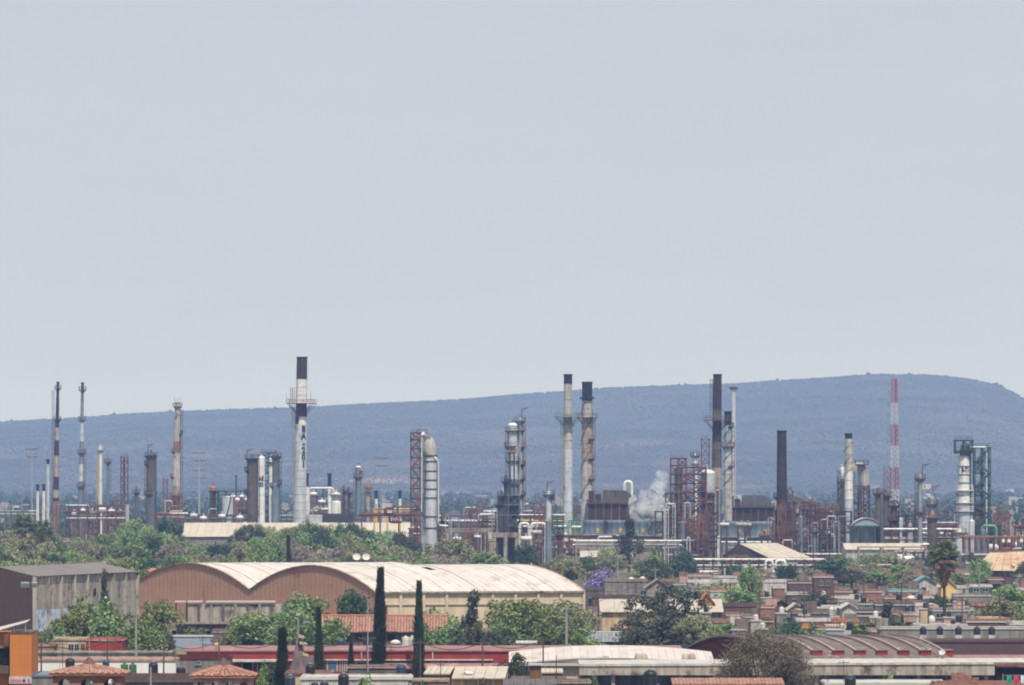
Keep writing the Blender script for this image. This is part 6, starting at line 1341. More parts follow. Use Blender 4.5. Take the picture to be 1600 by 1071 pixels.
# centre foreground
building('white low house with cream front at lower edge', 470, 642, 1057, 590, 'stucco_white', depth=8, parapet=.3, name='house', cat='house', wins=((560,572,1066,1076),))
building('small house with brick coloured roof below the chapel roof', 446, 520, 1050, 630, 'stucco_cream', depth=7, parapet=.3, roofm='brick_dark', trim='brick', name='house', cat='house')
building('dark grey house front behind the short cypress', 545, 628, 1040, 700, 'stucco_dark', depth=6, parapet=.3, roofm='stucco_pink', name='house', cat='house')
for a in ((485,1056,15,600,'tank_black','black water tank before the stepped chapel roof',20),(454,1074,16,570,'tank_blue','slate blue water tank at lower edge below chapel roof',20),(537,1073,17,565,'tank_black','large black water tank on the white low house',22),(627,1057,16,640,'tank_blue','dark blue water tank between the two slim cypresses',20),
          (533,1012,14,800,'tank_blue','dark blue water tank on roof of long red building',14),(573,1011,11,800,'tank_black','black water tank hidden beside the tallest cypress',14),(492,1081,12,560,'tank_black','low black tank lid at lower edge',16),(507,1080,14,560,'tank_black','low wide black tank lid at lower edge',16),
          (1016,1072,21,560,'tank_black','big dark water tank before the concrete canopy',27),(1328,1078,18,560,'tank_black','black water tank beside the purple bush',24),(1010,982,9,1010,'tank_white','tiny white tank by the trailer',9)):
    tinaco(a[0], a[1], a[2], a[3], a[4], a[5], h_=a[6])
for i, x in enumerate((634, 645)): tinaco(x, 1010, 12, 790, 'tank_white', 'pale cylindrical tank with white lid behind the slim cypress', h_=16, lidm='tank_white', group='pair of pale cylinders by the cypress', flat=True)
tinaco(618, 1008, 16, 795, 'tank_white', 'white rounded tank left of the pale cylinders', h_=8, round_=True, lidm='tank_white')
def slope_roof(label, xa, xb, yr, ye, d, roofm, wallm, depth=6, name='lean_to_house', skew=0, cat='house', n=5):
    t = Thing(name, label, cat, (xa+xb)/2, d); zb = H-(yr-YH)*(d+depth)/F; ze = t.Z(ye); x0, x1 = t.X(xa), t.X(xb); sk = skew*t.u
    for i in range(n):
        a, b = x0+(x1-x0)*i/n, x0+(x1-x0)*(i+1)/n - .03; t.part('roof_sheet', MB().add([(a,-.3,ze),(b,-.3,ze),(b+sk,depth,zb),(a+sk,depth,zb),(a,-.3,ze-.12),(b,-.3,ze-.12)], [(0,1,2,3),(4,5,1,0)]), m_(roofm))
    t.part('wall', MB().prism([(x0+.1,0),(x1-.1,0),(x1-.1,ze-.14),(x0+.1,ze-.14)], .2, .4), m_(wallm)); t.part('back_wall', MB().prism([(x0+.1+sk,0),(x1-.1+sk,0),(x1-.1+sk,zb-.2),(x0+.1+sk,zb-.2)], depth-.4, depth-.2), m_(wallm))
    return t
slope_roof('pale sheet roof left of the skylight panel', 662, 704, 1041, 1052, 640, 'roof_pale', 'brick', skew=6)
slope_roof('pale sheet roof with bright skylight panel', 706, 790, 1041, 1059, 620, 'roof_pale', 'stucco_cream', skew=5)
t = Thing('skylight_panel', 'bright white skylight panel lying on the pale sheet roof', 'skylight', 734, 621, z=H-(1052-YH)*.0621); t.part('sheet', MB().add([(-.35,0,-.02),(.35,.1,-.02),(.15,1.6,.17),(-.55,1.5,.17),(-.35,0,-.1),(.35,.1,-.1)], [(0,1,2,3),(4,5,1,0)]), m_('tank_white'))
building('brick block under the pale roofs at lower edge', 626, 700, 1062, 600, 'brick', depth=6, parapet=.2, roofm='concrete', name='house', cat='house')
t = Thing('wooden_shack', 'small wooden rooftop shack with white lid roof', 'shack', 836, 610); t.part('wall', MB().box(t.X(828), t.X(845), 0, 1.4, t.Z(1060), t.Z(1040)), m_('wood')); t.part('roof', MB().box(t.X(825), t.X(850), -.3, 1.7, t.Z(1040)+.003, t.Z(1037.6)), m_('roof_white')); t.part('house_below', MB().box(t.X(800), t.X(885), .1, 8, 0, t.Z(1060)-.003), m_('brick_dark'))
for k in range(5): t.part('plank', MB().box(t.X(828.3+3.4*k), t.X(831.2+3.4*k), -.05, -.003, t.Z(1059), t.Z(1041)), m_('wood'))
slope_roof('pale low roof strip right of the wooden shack', 846, 880, 1044, 1050, 640, 'roof_pale', 'stucco_dark', depth=4)
slope_roof('grey sloping roof at lower edge below the shack', 786, 870, 1060, 1070, 560, 'stucco_dark', 'brick_dark', depth=5)
building('low brick and block wall at lower edge left of dark tank', 866, 922, 1063, 575, 'brick_grey', depth=5, parapet=.3, roofm='concrete', name='house', cat='house')
slope_roof('long terracotta tiled roof at lower edge under the twiggy tree', 1050, 1226, 1059, 1068, 560, 'tile', 'brick', depth=5, n=30)
building('white rooftop with clutter at lower right edge', 1290, 1480, 1066, 565, 'stucco_white', depth=8, parapet=.25, name='house', cat='house')
building('red brick stub wall at lower right edge', 1460, 1600, 1066, 560, 'brick', depth=5, parapet=.4, roofm='concrete', name='brick_wall', cat='wall')
t = Thing('brick_pile', 'low heap of red bricks on the brick stub wall', 'brick heap', 1503, 562, z=H-(1066-YH)*.0562)
for k in range(14): o = t.part('brick', MB().box(-.28,.28,-.13,.13,0,.2), m_('brick')); o.location = (-.9 + .6*(k % 4) + .3*(k//4 % 2) if k < 8 else -.6 + .6*(k % 3), .1*k, .2*(k//4)); o.rotation_euler = (0,0,.3*sin(k*3.1))
# laundry
t = Thing('clothes_line', 'coloured laundry hanging on a line at lower right edge', 'laundry', 1588, 556, z=H-(1071-YH)*.0556); t.part('line', MB().tube([(-1.2,0,.9),(1.2,0,.9)], .02, 5), m_('pole')); 
for x in (-1.2, 1.2): t.part('line_post', MB().bar((x,0,-.2),(x,0,1.0), .07), m_('pole'))
for k, mm in enumerate(('cloth_b','cloth_a','cloth_c')): t.part('garment', MB().add([(-.9+.62*k,0,.9),(-.4+.62*k,0,.9),(-.42+.62*k,-.08,.2),(-.65+.62*k,.06,.16),(-.88+.62*k,-.05,.2)], [(0,1,2,3,4)]), m_(mm))
# ------------------------------------------------------------------ halls on the right
t = Thing('white_vault_hall', 'hall with low white barrel roof before the long red building', 'hall', 955, 735); u = t.u; x0, x1 = t.X(795), t.X(1118); ze = t.Z(1038); rise = t.Z(1014) - ze - 1.0; n = 26; dp = 16
pr = [(x0+(x1-x0)*k/n, ze + rise*(1 - (2*k/n-1)**2)) for k in range(n+1)]
for k in range(n):
    (a, za), (b, zb2) = pr[k], pr[k+1]; t.part('roof_sheet', MB().add([(a,0,za),(b-.02,0,zb2),(b-.02,dp,zb2+1.0),(a,dp,za+1.0),(a,0,za-.1),(b-.02,0,zb2-.1)], [(0,1,2,3),(4,5,1,0)]), m_('asbestos'))
t.part('front_gable', MB().prism(pr + [(x1, 0), (x0, 0)], .25, .5), m_('roof_pale')); t.part('front_rib', MB().bar((x0, -.2, ze), (x1, -.2, ze), .5, .3), m_('roof_white'))
for k in range(7): zz_ = ze + .25 + rise*.13*k; q = 1 - .13*k - .25/rise; hw_ = (x1-x0)/2*sqrt(max(0.01, q)); c_ = (x0+x1)/2; t.part('cladding_board', MB().box(c_-hw_+.1, c_-hw_*.05*k, .14, .245, zz_, zz_+.1), m_('roof_pale'))
for i, x in enumerate((997,1006,1071,1081)): tinaco(x, 1037, 12, 728, 'bulb', 'bulbous beige tank standing at front of white barrel roof', h_=17, round_=True, lidm='tank_white', group='bulbous beige tanks on the white roof', stand=.3)
O3 = vec(1222, 742); A3 = vec(1062, 775) - O3; B3 = vec(1495, 742) - O3
hall3, nr3 = vault_hall('brown barrel vaulted hall with red gable and stepped roof ribs', O3, A3, B3, 1, 26 - 297*.0742, 2.6, 'maroon', 'stucco_grey', 'vault_brown', sheets=16, name='ribbed_vault_hall', pil=8, cat='hall')
for i in range(9):       # ribs and the red clerestory boxes at their feet
    off = B3*(i/8.0); mb = MB(); pts = [A3*(k/16) + off + Vector((0,0, 26-297*.0742 + 2.6*(1 - (2*k/16-1)**2) + .22)) for k in range(2, 17)]
    for p, q_ in zip(pts, pts[1:]): mb.bar(p, q_, .26, .3)
    mb.build('roof_rib', m_('rib_pale'), hall3)
    if i < 8 or True:
        p = A3*.13 + off + Vector((0,0,26-297*.0742)); MB().box(p.x-.1, p.x+1.15, p.y-1.4, p.y+3.5, p.z+.45, p.z+1.4).build('clerestory_box', m_('red_wall'), hall3)
        MB().box(p.x-.2, p.x+1.25, p.y-1.5, p.y+3.6, p.z+1.403, p.z+1.5).build('box_cap', m_('vault_brown'), hall3)
t = Thing('concrete_canopy', 'long stained concrete canopy fascia in front of the halls', 'canopy', 1260, 712); u = t.u; n = 18
for i in range(n):
    a, b = 905+41.6*i, 905+41.6*(i+1)-.25; dy = -3.5*(i/n); t.part('fascia_panel', MB().box(t.X(a), t.X(b), 0, .35, t.Z(1055), t.Z(1041+dy)), m_('stained_wall'))
    t.part('slab', MB().box(t.X(a), t.X(b), -.12, 16, t.Z(1041+dy)+.003, t.Z(1037.5+dy)), m_('stucco_white'))
for k in range(15): x = 905+53*k; t.part('pillar', MB().box(t.X(x)-.2, t.X(x)+.2, .5, .9, 0, t.Z(1055)), m_('concrete'))
t.part('back_wall', MB().box(t.X(905), t.X(1654), 4, 4.2, 0, t.Z(1054)), m_('stucco_dark'))
for k in range(26): x = 915+27*k; o = t.part('window', MB().box(t.X(x), t.X(x+20), 3.9, 3.997, t.Z(1071), t.Z(1057)), m_('grey_steel')); t.part('pane', MB().box(t.X(x+1), t.X(x+19), 3.85, 3.897, t.Z(1070), t.Z(1058)), m_('bluepane'), o)
t = Thing('roof_patch_dish', 'white tilted dish at right end of brown vaulted hall', 'satellite dish', 1472, 726, z=H-(1031-YH)*.0726); o = t.part('dish', MB().lathe([(.05,0),(.2,.04),(.32,.12),(.38,.2)], 0, 0, 16), m_('tank_white')); o.rotation_euler = (.9, -.3, 0); o.location = (0,0,.75); t.part('stand', MB().cyl(0,0,-.4,.8,.07,.07,6), m_('pole'))
building('long purple brown metal parapet right of brown vaulted hall', 1438, 1640, 1000, 820, 'purple_brown', depth=8, parapet=.3, roofm='purple_brown', name='parapet_building', cat='building')
slope_roof('red edged low roof below purple brown parapet', 1468, 1640, 1023, 1031, 740, 'red_roof', 'red_wall', depth=8, n=12)
slope_roof('rusty canopy at right edge above the dark opening', 1555, 1640, 1035, 1041, 690, 'rust', 'void', depth=3, n=5)
t = building('long grey white wall behind five black tanks', 1375, 1640, 980, 890, 'stucco_grey', depth=8, parapet=.3, name='long_wall_building')
for x in (1442,1468,1497,1526,1549): tinaco(x, 992, 10.5, 880, 'tank_black', 'black water tank on white pedestal in row of five', h_=13, lidm='tank_black', group='row of five black tanks', stand=(1003-992)*.088)
for x, y, ww, mm, lb in ((1327,985,10,'tank_black','dark green black tank behind the brown vault',),(1316,984,7,'tank_white','small white tank behind the brown vault')): tinaco(x, y, ww, 930, mm, lb, h_=ww*1.5)
building('low blue painted roof block behind the brown vault', 1290, 1318, 984, 920, 'stripe_blue', depth=3, parapet=.1, name='house', cat='house')
# trailer
t = Thing('box_trailer', 'long pale blue grey box trailer parked by the dusky tree', 'trailer', 948, 905, rot=-.05); u = t.u; L2 = 38*u
t.part('box_body', MB().box(-L2, L2, 0, 2.5, t.Z(1003), t.Z(988)), m_('silver')); t.part('roof', MB().box(-L2-.02, L2+.02, -.02, 2.52, t.Z(988)+.002, t.Z(987)), m_('roof_white'))
for k in range(14): x = -L2 + .25 + (2*L2-.5)*k/13; t.part('side_post', MB().box(x-.05, x+.05, -.04, -.002, t.Z(1002), t.Z(988.5)), m_('galv'))
t.part('underframe', MB().box(-L2*.95, L2*.95, .3, 2.2, t.Z(1005.5), t.Z(1003)-.002), m_('dark_steel'))
for x in (-L2*.78, -L2*.64, -L2*.5):
    for y in (.2, 2.0): o = t.part('wheel', MB().cyl(0,0,-.15,.15,.5,.5,16), m_('rubber')); o.rotation_euler = (radians(90),0,0); o.location = (x, y, .5)
t.part('landing_leg', MB().box(L2*.6, L2*.66, .5, 2.0, 0, t.Z(1005.5)), m_('dark_steel'))
for x in (830,): slope_roof('long white low roof behind the long red building', 806, 840, 1001, 1004, 830, 'roof_white', 'stucco_white', depth=5)
# ------------------------------------------------------------------ town houses right
def Dz(ytop, z): return (H - z)*F/(ytop - YH)
def hs(label, x0, x1, yt, wall, z=4.2, depth=9, wins=(), doors=(), roofm='roof_white', trim=None, wincol='void', parapet=.45):
    return building(label, x0, x1, yt, Dz(yt, z), wall, depth=depth, wins=wins, doors=doors, roofm=roofm, trim=trim, name='house', cat='house', wincol=wincol, parapet=parapet)
def gable(label, x0, x1, yr, ye, wall, roofm, z=4.0, depth=9, skewx=0, win=None):
    d = Dz(ye, z); t = Thing('gable_house', label, 'house', (x0+x1)/2, d); hx = (x1-x0)/2*t.u; zr = t.Z(yr); ze = t.Z(ye)
    t.part('wall', MB().prism([(-hx,0),(hx,0),(hx,ze),(0,zr-.1),(-hx,ze)], 0, depth), m_(wall))
    for s in (-1, 1):
        n = 4
        for i in range(n):
            y0, y1 = -.4 + (depth+.8)*i/n, -.4 + (depth+.8)*(i+1)/n - .03; t.part('roof_panel', MB().add([(0,y0,zr+.06),(0,y1,zr+.06),(s*(hx+.4),y1,ze-.1),(s*(hx+.4),y0,ze-.1),(0,y0,zr-.06),(s*(hx+.4),y0,ze-.22)], [(0,1,2,3),(4,0,3,5)]), m_(roofm))
    if win: t.part('window', MB().box(-hx*.2, hx*.2, -.06, -.003, ze-1.6, ze-.4), m_('void'))
    return t
def lowroof(label, x0, x1, yr, ye, d, roofm, wallm, depth=16, name='low_shed'):
    return shed(label, x0, x1, d, yr, ye, roofm, wallm, depth=depth, name=name, cat='shed')
hs('large grey concrete box house with white roof tanks', 945, 1012, 905, 'stucco_grey', z=7.2, depth=14, wins=((1000,1009,922,930),), roofm='concrete')
gable('grey house end with light gable right of the grey box house', 1010, 1046, 905, 918, 'stucco_grey', 'concrete', z=6.5)
hs('dark low house left of the grey box house', 915, 946, 919, 'stucco_dark', z=5.0, roofm='concrete_dark')
for x, y in ((986,907),(1004,906)): tinaco(x, y, 9, Dz(905, 7.2)+6, 'tank_white', 'low white dome on roof of the grey box house', h_=5, round_=True, lidm='tank_white', group='white domes on the grey box house')
t = lowroof('pale corrugated shed roof with cream wall before the grey box house', 940, 1030, 936, 955, 1060, 'roof_pale', 'stucco_cream', depth=22)
lowroof('pale corrugated shed roof right of the huge feathery tree', 1050, 1128, 936, 955, 1050, 'roof_pale', 'stucco_grey', depth=20)
tinaco(993, 940, 8, 1085, 'tank_black', 'small black tank with white top behind the pale shed roof', h_=12)
hs('long red brown roofed house strip behind the pale shed roof', 925, 1040, 931, 'brick_dark', z=4.6, depth=8, roofm='brick_dark')
gable('house with steep orange tiled roof left of pair', 1056, 1076, 929, 940, 'stucco_orange', 'tile_orange', z=4.6)
gable('house with steep orange tiled roof right of pair', 1094, 1114, 927, 943, 'stucco_orange', 'tile_orange', z=4.6)
hs('white house with orange cornice above the green trees', 1110, 1134, 921, 'stucco_white', z=5, trim='tile_orange', wins=((1116,1122,928,934),))
hs('long white terrace with pale parapet below the white rack', 1128, 1240, 907, 'stucco_white', z=4.6, depth=14)
hs('brick cube house on the white terrace', 1180, 1196, 896, 'brick', z=6.0)
hs('long white wall behind the white terrace', 1116, 1186, 900, 'stucco_white', z=4.2, depth=6)
hs('red brick house with white edge right of white terrace', 1208, 1226, 916, 'brick', z=4.6, trim='stucco_white')
hs('dark brick block behind the white gabled houses', 1232, 1268, 908, 'brick_dark', z=5.5)
hs('brick house with white parapet below the dark brick block', 1230, 1262, 926, 'brick_dark', z=4.6, trim='stucco_white', wins=((1238,1244,931,936),))
hs('tall dark brick house with two tone upper floor', 1272, 1302, 899, 'brick_dark', z=7.5, trim='brick', wins=((1280,1286,908,915),(1291,1297,908,915)))
hs('dark roofed house with grey front left of garage house', 1118, 1190, 944, 'brick_dark', z=4.4, depth=10, roofm='brick_dark')
hs('low grey garage house with white door', 1136, 1162, 958, 'stucco_grey', z=3.4, doors=((1140,1158,963,977,'stucco_white'),), trim='brick')
hs('grey rendered house with shutter right of garage house', 1163, 1186, 961, 'stucco_grey', z=3.3, wins=((1168,1180,966,972),))
hs('salmon brick block house between garage house and gables', 1187, 1210, 946, 'brick', z=5.0)
gable('brown gabled house above the salmon brick block', 1206, 1236, 937, 948, 'brick_dark', 'brick_grey', z=4.2, win=True)
gable('small beige gabled house right of brown gabled house', 1232, 1256, 943, 953, 'stucco_cream', 'roof_pale', z=4.0)
hs('white low house with brick chimney block behind the gables', 1252, 1312, 947, 'stucco_white', z=4.2, wins=((1262,1268,950,955),))
hs('mauve grey long house above the orange house', 1238, 1296, 955, 'stucco_dark', z=4.4, trim='brick_grey', roofm='concrete')
hs('low orange house with dark porch behind the shrubs', 1244, 1301, 967, 'stucco_orange', z=3.8, depth=7, trim='stucco_white', doors=((1266,1297,970,984,'wood'),))
hs('peach coloured house joined to the orange house', 1301, 1342, 968, 'stucco_cream', z=3.8, trim='stucco_orange', roofm='tile_orange')
tinaco(1277, 948, 11, Dz(947, 4.2)-2, 'tank_black', 'black tank on white low house behind the gables', h_=12)
hs('long brick wall house right of tall dark brick house', 1298, 1378, 922, 'brick', z=4.8, depth=8, wins=((1306,1312,925,929),(1336,1342,925,929)))
hs('white rendered wall below the long brick house', 1302, 1343, 932, 'stucco_white', z=4.6, depth=7)
hs('grey plastered house below white rendered wall', 1296, 1372, 941, 'stucco_grey', z=4.2, depth=7, wins=((1350,1358,945,950),))
tinaco(1349, 942, 9, Dz(941, 4.2)-2, 'tank_black', 'black tank on grey plastered house', h_=10)
hs('narrow red house with white pitched top', 1317, 1336, 950, 'brick', z=4.8, trim='stucco_white', wins=((1322,1326,955,960),))
gable('white pitched roof room above narrow red house', 1316, 1337, 943, 950, 'stucco_white', 'roof_white', z=5.2)
hs('grey walled house right of narrow red house', 1337, 1375, 953, 'stucco_dark', z=4.2)
for x in (1299, 1308): tinaco(x, 962, 8, Dz(955, 4.2)-14, 'tank_white', 'white barrel tank beside the narrow red house', h_=14, lidm='tank_white', group='white barrels by the narrow red house')
hs('turquoise trimmed house with white roof slab', 1388, 1442, 921, 'stucco_pink', z=4.6, trim='turquoise', wins=((1394,1402,926,931),(1410,1418,926,931),(1424,1432,926,931)), wincol='void')
hs('brick house below the turquoise trimmed house', 1382, 1442, 932, 'brick', z=4.5, depth=6)
for x in (1404, 1437): tinaco(x, 938, 9, Dz(932, 4.5)-8, 'tank_black', 'black tank below the turquoise trimmed house', h_=11, group='black tanks at the turquoise house')
tinaco(1423, 938, 14, Dz(932, 4.5)-8, 'tank_white', 'white dome tank between black tanks at the turquoise house', h_=7, round_=True, lidm='tank_white')
hs('grey brown block house with flat roof left of white sheet wall', 1368, 1430, 942, 'stucco_dark', z=4.6, depth=8, wins=((1390,1396,947,952),))
hs('house wall covered with bright white sheet', 1430, 1462, 943, 'stucco_white', z=4.6, depth=6)
hs('beige annex before the white sheet wall', 1412, 1430, 957, 'stucco_pink', z=4.0, depth=5)
hs('mauve annex left of the beige annex', 1396, 1412, 956, 'brick_grey', z=4.0, depth=5)
hs('grey olive house behind the palm trunk', 1457, 1516, 951, 'stucco_grey', z=4.6, wins=((1462,1474,958,966),), wincol='void')
tinaco(1498, 972, 10, 960, 'tank_black', 'black tank right of the palm trunk', h_=12)
tinaco(1455, 976, 12, 950, 'tank_white', 'white round tank left of the palm trunk', h_=14, round_=True, lidm='tank_white')
hs('white roof slab house behind five black tanks', 1428, 1512, 975, 'stucco_white', z=4.2, depth=6)
hs('red brick wall house right of white roof slab', 1510, 1580, 968, 'brick_dark', z=4.8, depth=6, trim='brick')
hs('white house with hung sheets at right edge', 1578, 1612, 972, 'stucco_white', z=4.6, wins=((1586,1592,976,981),))
gable('white gabled house left of the palm crown', 1428, 1462, 901, 911, 'stucco_white', 'turquoise', z=5.2)
hs('white house with red balls and blue front under the palm', 1440, 1472, 912, 'stucco_white', z=5.0, trim='turquoise')
for x in (1452, 1457.5): tinaco(x, 924, 5.5, Dz(912, 5.0)-3, 'tank_red', 'red round ball before the white house under the palm', h_=5.5, round_=True, lidm='tank_red', group='two red balls under the palm')
gable('yellow gabled house right of the palm', 1470, 1494, 905, 917, 'yellow_house', 'yellow_house', z=5.0)
hs('plain white cube house right of yellow gabled house', 1491, 1513, 916, 'stucco_white', z=5.0, wins=((1504,1508,920,924),))
hs('dark teal shopfront house with white roof edge', 1512, 1550, 914, 'teal_wall', z=5.0, trim='stucco_white', wins=((1520,1530,919,925),(1534,1544,919,925)))
hs('grey mauve wall house below the white cube', 1490, 1548, 928, 'stucco_grey', z=4.6, depth=6)
hs('reddish tiled house left of the olive tree', 1518, 1560, 943, 'brick_dark', z=4.4, roofm='tile', trim='tile')
hs('pale blue slim house behind the brick wall house', 1512, 1522, 950, 'stripe_blue', z=4.6, depth=5)
# more houses filling the quarter behind
HR = random.Random(9); walls = ('brick','stucco_grey','stucco_white','brick_dark','stucco_cream','stucco_pink','brick_grey','stucco_dark','stucco_cream','brick_grey','stucco_grey','stucco_white')
for i in range(70):
    yt = HR.uniform(893, 985); px = HR.uniform(905, 1620) if yt > 905 else HR.uniform(1080, 1620); z = HR.uniform(2.9, 4.0); w_ = HR.uniform(18, 44)
    if yt > 960 and px < 1110: continue
    d = Dz(yt, z); mm = HR.choice(walls)
    u = d/F; x0 = px - w_/2; x1 = px + w_/2
    wins = [(x0 + w_*(.15+.35*k), x0 + w_*(.15+.35*k) + 6, yt+5, yt+10) for k in range(2)]
    lb = 'small flat roofed %s house near the %s' % (COLW[mm], town_near(px, yt)); building(lb, x0, x1, yt, d + 6, mm, depth=HR.uniform(6, 10), wins=wins, wincol='void', name='house', cat='house', group=lb, trim=HR.choice((None, None, None, 'stucco_white', 'brick')), roofm=HR.choice(('roof_white','concrete','roof_pale')))
for i in range(26):
    yt = HR.uniform(915, 985); px = HR.uniform(1100, 1600); z = HR.uniform(3.6, 4.4); mm = HR.choice(('tank_black','tank_black','tank_white'))
    wm = HR.choice(walls); lb = 'tiny %s rooftop block near the %s' % (COLW[wm], town_near(px, yt)); d = Dz(yt, z); building(lb, px-8, px+8, yt, d, wm, depth=3, name='stair_block', cat='roof block', group=lb, parapet=.2); lb = 'small %s water tank on rooftop block near the %s' % (mm[5:], town_near(px, yt))
    tinaco(px, yt, 7.5, d+1.5, mm, lb, h_=9.5, group=lb)
# poles and lamps
def pole(px, ytop, d, label, r=.13, arms=1, mm='pole', name='utility_pole'):
    t = Thing(name, label, 'utility pole', px, d, label if 'power pole' in label else None); z = t.Z(ytop); t.part('post', MB().cyl(0,0,0,z,r*1.2,r*.8,8), m_(mm))
    for k in range(arms): t.part('cross_arm', MB().bar((-.9,0,z-.3-.7*k),(.9,0,z-.3-.7*k), .12), m_(mm))
    if arms: 
        for x in (-.8,0,.8): t.part('insulator', MB().cyl(x,0,z-.24,z-.02,.06,.04,6), m_('dark_steel'))
    return t
pole(885, 948, 860, 'pale concrete utility pole behind the long red building', r=.18)
pole(213, 958, 690, 'slim pole beside the dark tree above the white room', arms=0)
pole(575, 940, 600, 'thin antenna pole with orange foot before the tallest cypress', r=.05, arms=0, mm='stripe_blue', name='antenna_pole')
pole(1024, 888, 1250, 'utility pole behind the huge feathery tree')
pole(965, 868, 1330, 'slim utility pole in the purple jacaranda', arms=1)
pole(869, 1024, 590, 'thin lattice antenna mast beside the wooden shack', r=.05, arms=0, mm='rust_dark', name='antenna_pole')
pole(1132, 888, 1320, 'white post with lamp below the long white rack', r=.2, arms=0, mm='stucco_white')
pole(1530, 885, 1150, 'thin utility pole before the large green tree')
pole(236, 1042, 580, 'short grey pole on the dark brick wall', r=.1, arms=0)
for px, yb, d, dx, dy, lb in ((140,992,760,18,-14,'curved street lamp behind the cream house'),(497,984,770,-14,-12,'street lamp arm beside the slim cypress'),(1148,905,1350,-16,-30,'tall street lamp before the long white rack')):
    t = Thing('street_lamp', lb, 'street lamp', px, d); z = t.Z(yb); u = t.u
    t.part('post', MB().cyl(0,0,0,z,.1,.07,8), m_('pole')); t.part('arm', MB().tube([(0,0,z-.02),(dx*.5*u,0,z-dy*.65*u),(dx*u,0,z-dy*u)], .06, 6), m_('pole')); t.part('lamp_head', MB().box(dx*u-.1, dx*u+.7*(1 if dx > 0 else -1) if dx > 0 else dx*u+.1, -.15, .15, z-dy*u-.1, z-dy*u+.12) if dx > 0 else MB().box(dx*u-.7, dx*u+.1, -.15, .15, z-dy*u-.1, z-dy*u+.12), m_('galv'))
t = Thing('yellow_dish', 'cream satellite dish above left end of long red building', 'satellite dish', 338, 770, z=H-(1012-YH)*.077); o = t.part('dish', MB().lathe([(.05,0),(.2,.04),(.34,.11),(.42,.2)], 0, 0, 16), m_('stucco_cream')); o.rotation_euler = (1.3, 0, .4); o.location = (0,0,.65); t.part('stand', MB().cyl(0,0,-.3,.7,.05,.05,6), m_('pole'))
def wire(a, b, sag, label):
    A, B = Vector(a), Vector(b); pts = [A.lerp(B, k/14) - Vector((0,0,sag*4*(k/14)*(1-k/14))) for k in range(15)]
    o = MB().tube(pts, .035, 4).build('power_line', m_('dark_steel')); tag(o, label, 'cable', label)
def W(px, py, d): return ((px-800)*d/F, d, H-(py-YH)*d/F)
wire(W(1024,890,1250), W(1132,896,1320), .6, 'thin power line between pole by feathery tree and lamp post')
wire(W(885,951,860), W(1024,892,1250), 1.2, 'thin power line running back from the pale concrete pole')
PR = random.Random(61); prev = None
for i in range(13):
    px = 935 + i*52 + PR.uniform(-12, 12); yb = PR.uniform(930, 985); d = Dz(yb, 0)*.98 if False else 26*F/(yb+35-YH); yt = YH + (H-7.8)*F/d
    pole(px, yt, d, 'wooden power pole by the ' + town_near(px, yb), r=.12, arms=2, mm='trunk')
    if prev: wire(W(prev[0], prev[1]+3, prev[2]), W(px, yt+3, d), .7, 'sagging power cable from the pole by the ' + town_near(px, yb))
    prev = (px, yt, d)
prev = None
for i in range(9):
    px = 60 + i*100 + PR.uniform(-20, 20); d = 655 + PR.uniform(-10, 10); yt = YH + (H-9.2)*F/d
    pole(px, yt, d, 'slim power pole among the front roofs by the ' + town_near(px, 990), r=.09, arms=1, mm='trunk')
    if prev: wire(W(prev[0], prev[1]+3, prev[2]), W(px, yt+3, d), .8, 'sagging cable over the front roofs by the ' + town_near(px, 990))
    prev = (px, yt, d)
wire(W(213,962,690), W(50,992,645), .5, 'thin cable from slim pole to the orange building')

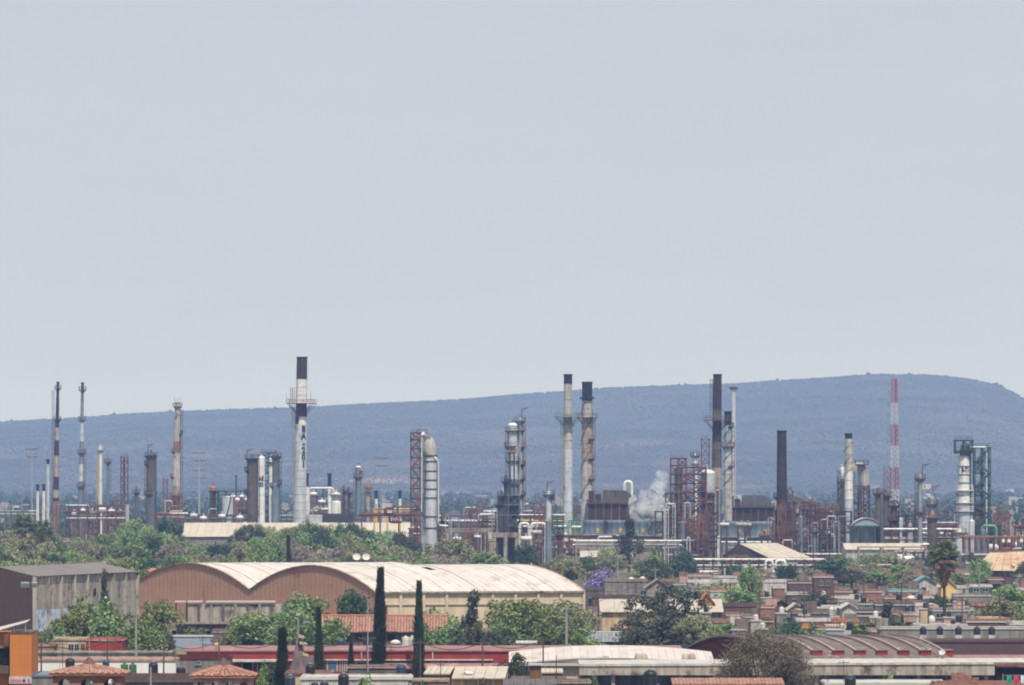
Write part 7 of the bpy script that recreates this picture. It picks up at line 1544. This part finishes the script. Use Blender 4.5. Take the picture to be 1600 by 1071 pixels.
# ------------------------------------------------------------------ steam
def steam(label, blobs, d, dens, px, ybase):
    t_ = bpy.data.objects.new('steam_cloud', None)
    mb = MB()
    import bmesh
    me = bpy.data.meshes.new('steam_cloud'); bm = bmesh.new()
    for (x, y, r) in blobs:
        ret = bmesh.ops.create_icosphere(bm, subdivisions=3, radius=r*d/F)
        o_ = Vector(((x-800)*d/F, d + (r*.3)*d/F*sin(x), H-(y-YH)*d/F))
        for v in ret['verts']: v.co = v.co*(1 + .25*noise.noise(v.co*.8 + Vector((x,y,0)))) + o_
    bm.to_mesh(me); bm.free()
    m = bpy.data.materials.new('steam'); m.use_nodes = True; N = m.node_tree.nodes; N.remove(N['Principled BSDF']); K = m.node_tree.links.new
    pv = N.new('ShaderNodeVolumePrincipled'); pv.inputs['Color'].default_value = (.97,.98,1,1); pv.inputs['Anisotropy'].default_value = .2
    g = N.new('ShaderNodeNewGeometry'); nz_ = N.new('ShaderNodeTexNoise'); nz_.inputs['Scale'].default_value = .28; nz_.inputs['Detail'].default_value = 5; K(g.outputs['Position'], nz_.inputs['Vector'])
    r_ = N.new('ShaderNodeMapRange'); r_.inputs['From Min'].default_value = .38; r_.inputs['From Max'].default_value = .8; r_.inputs['To Max'].default_value = dens; K(nz_.outputs['Fac'], r_.inputs['Value']); K(r_.outputs['Result'], pv.inputs['Density'])
    K(pv.outputs['Volume'], N['Material Output'].inputs['Volume'])
    me.materials.append(m); o = bpy.data.objects.new('steam_cloud', me); COL.objects.link(o); bpy.data.objects.remove(t_); tag(o, label, 'steam'); return o
steam('white steam cloud drifting up from the long cooling tower', [(998,800,17),(1010,794,18),(994,786,13),(1016,780,15),(1030,802,16),(1026,768,13),(1031,755,12),(1018,806,18),(1040,790,13),(1034,744,10),(1004,775,10),(1024,785,16)], 1925, .75, 1010, 812)

# ------------------------------------------------------------------ air
hz = MB().box(-6600, 6600, -400, 14600, -1.6, 215).build('haze', bpy.data.materials.new('haze_air'))
tag(hz, 'thin dusty haze filling the air over the plain', 'haze', kind='stuff'); hm = hz.data.materials[0]; hm.use_nodes = True; N = hm.node_tree.nodes; N.remove(N['Principled BSDF'])
pv = N.new('ShaderNodeVolumePrincipled'); pv.inputs['Color'].default_value = (.30, .50, 1.0, 1); pv.inputs['Absorption Color'].default_value = (1, 1, 1, 1); pv.inputs['Density'].default_value = 8.6e-5; pv.inputs['Anisotropy'].default_value = 0.0
hm.node_tree.links.new(pv.outputs['Volume'], N['Material Output'].inputs['Volume'])
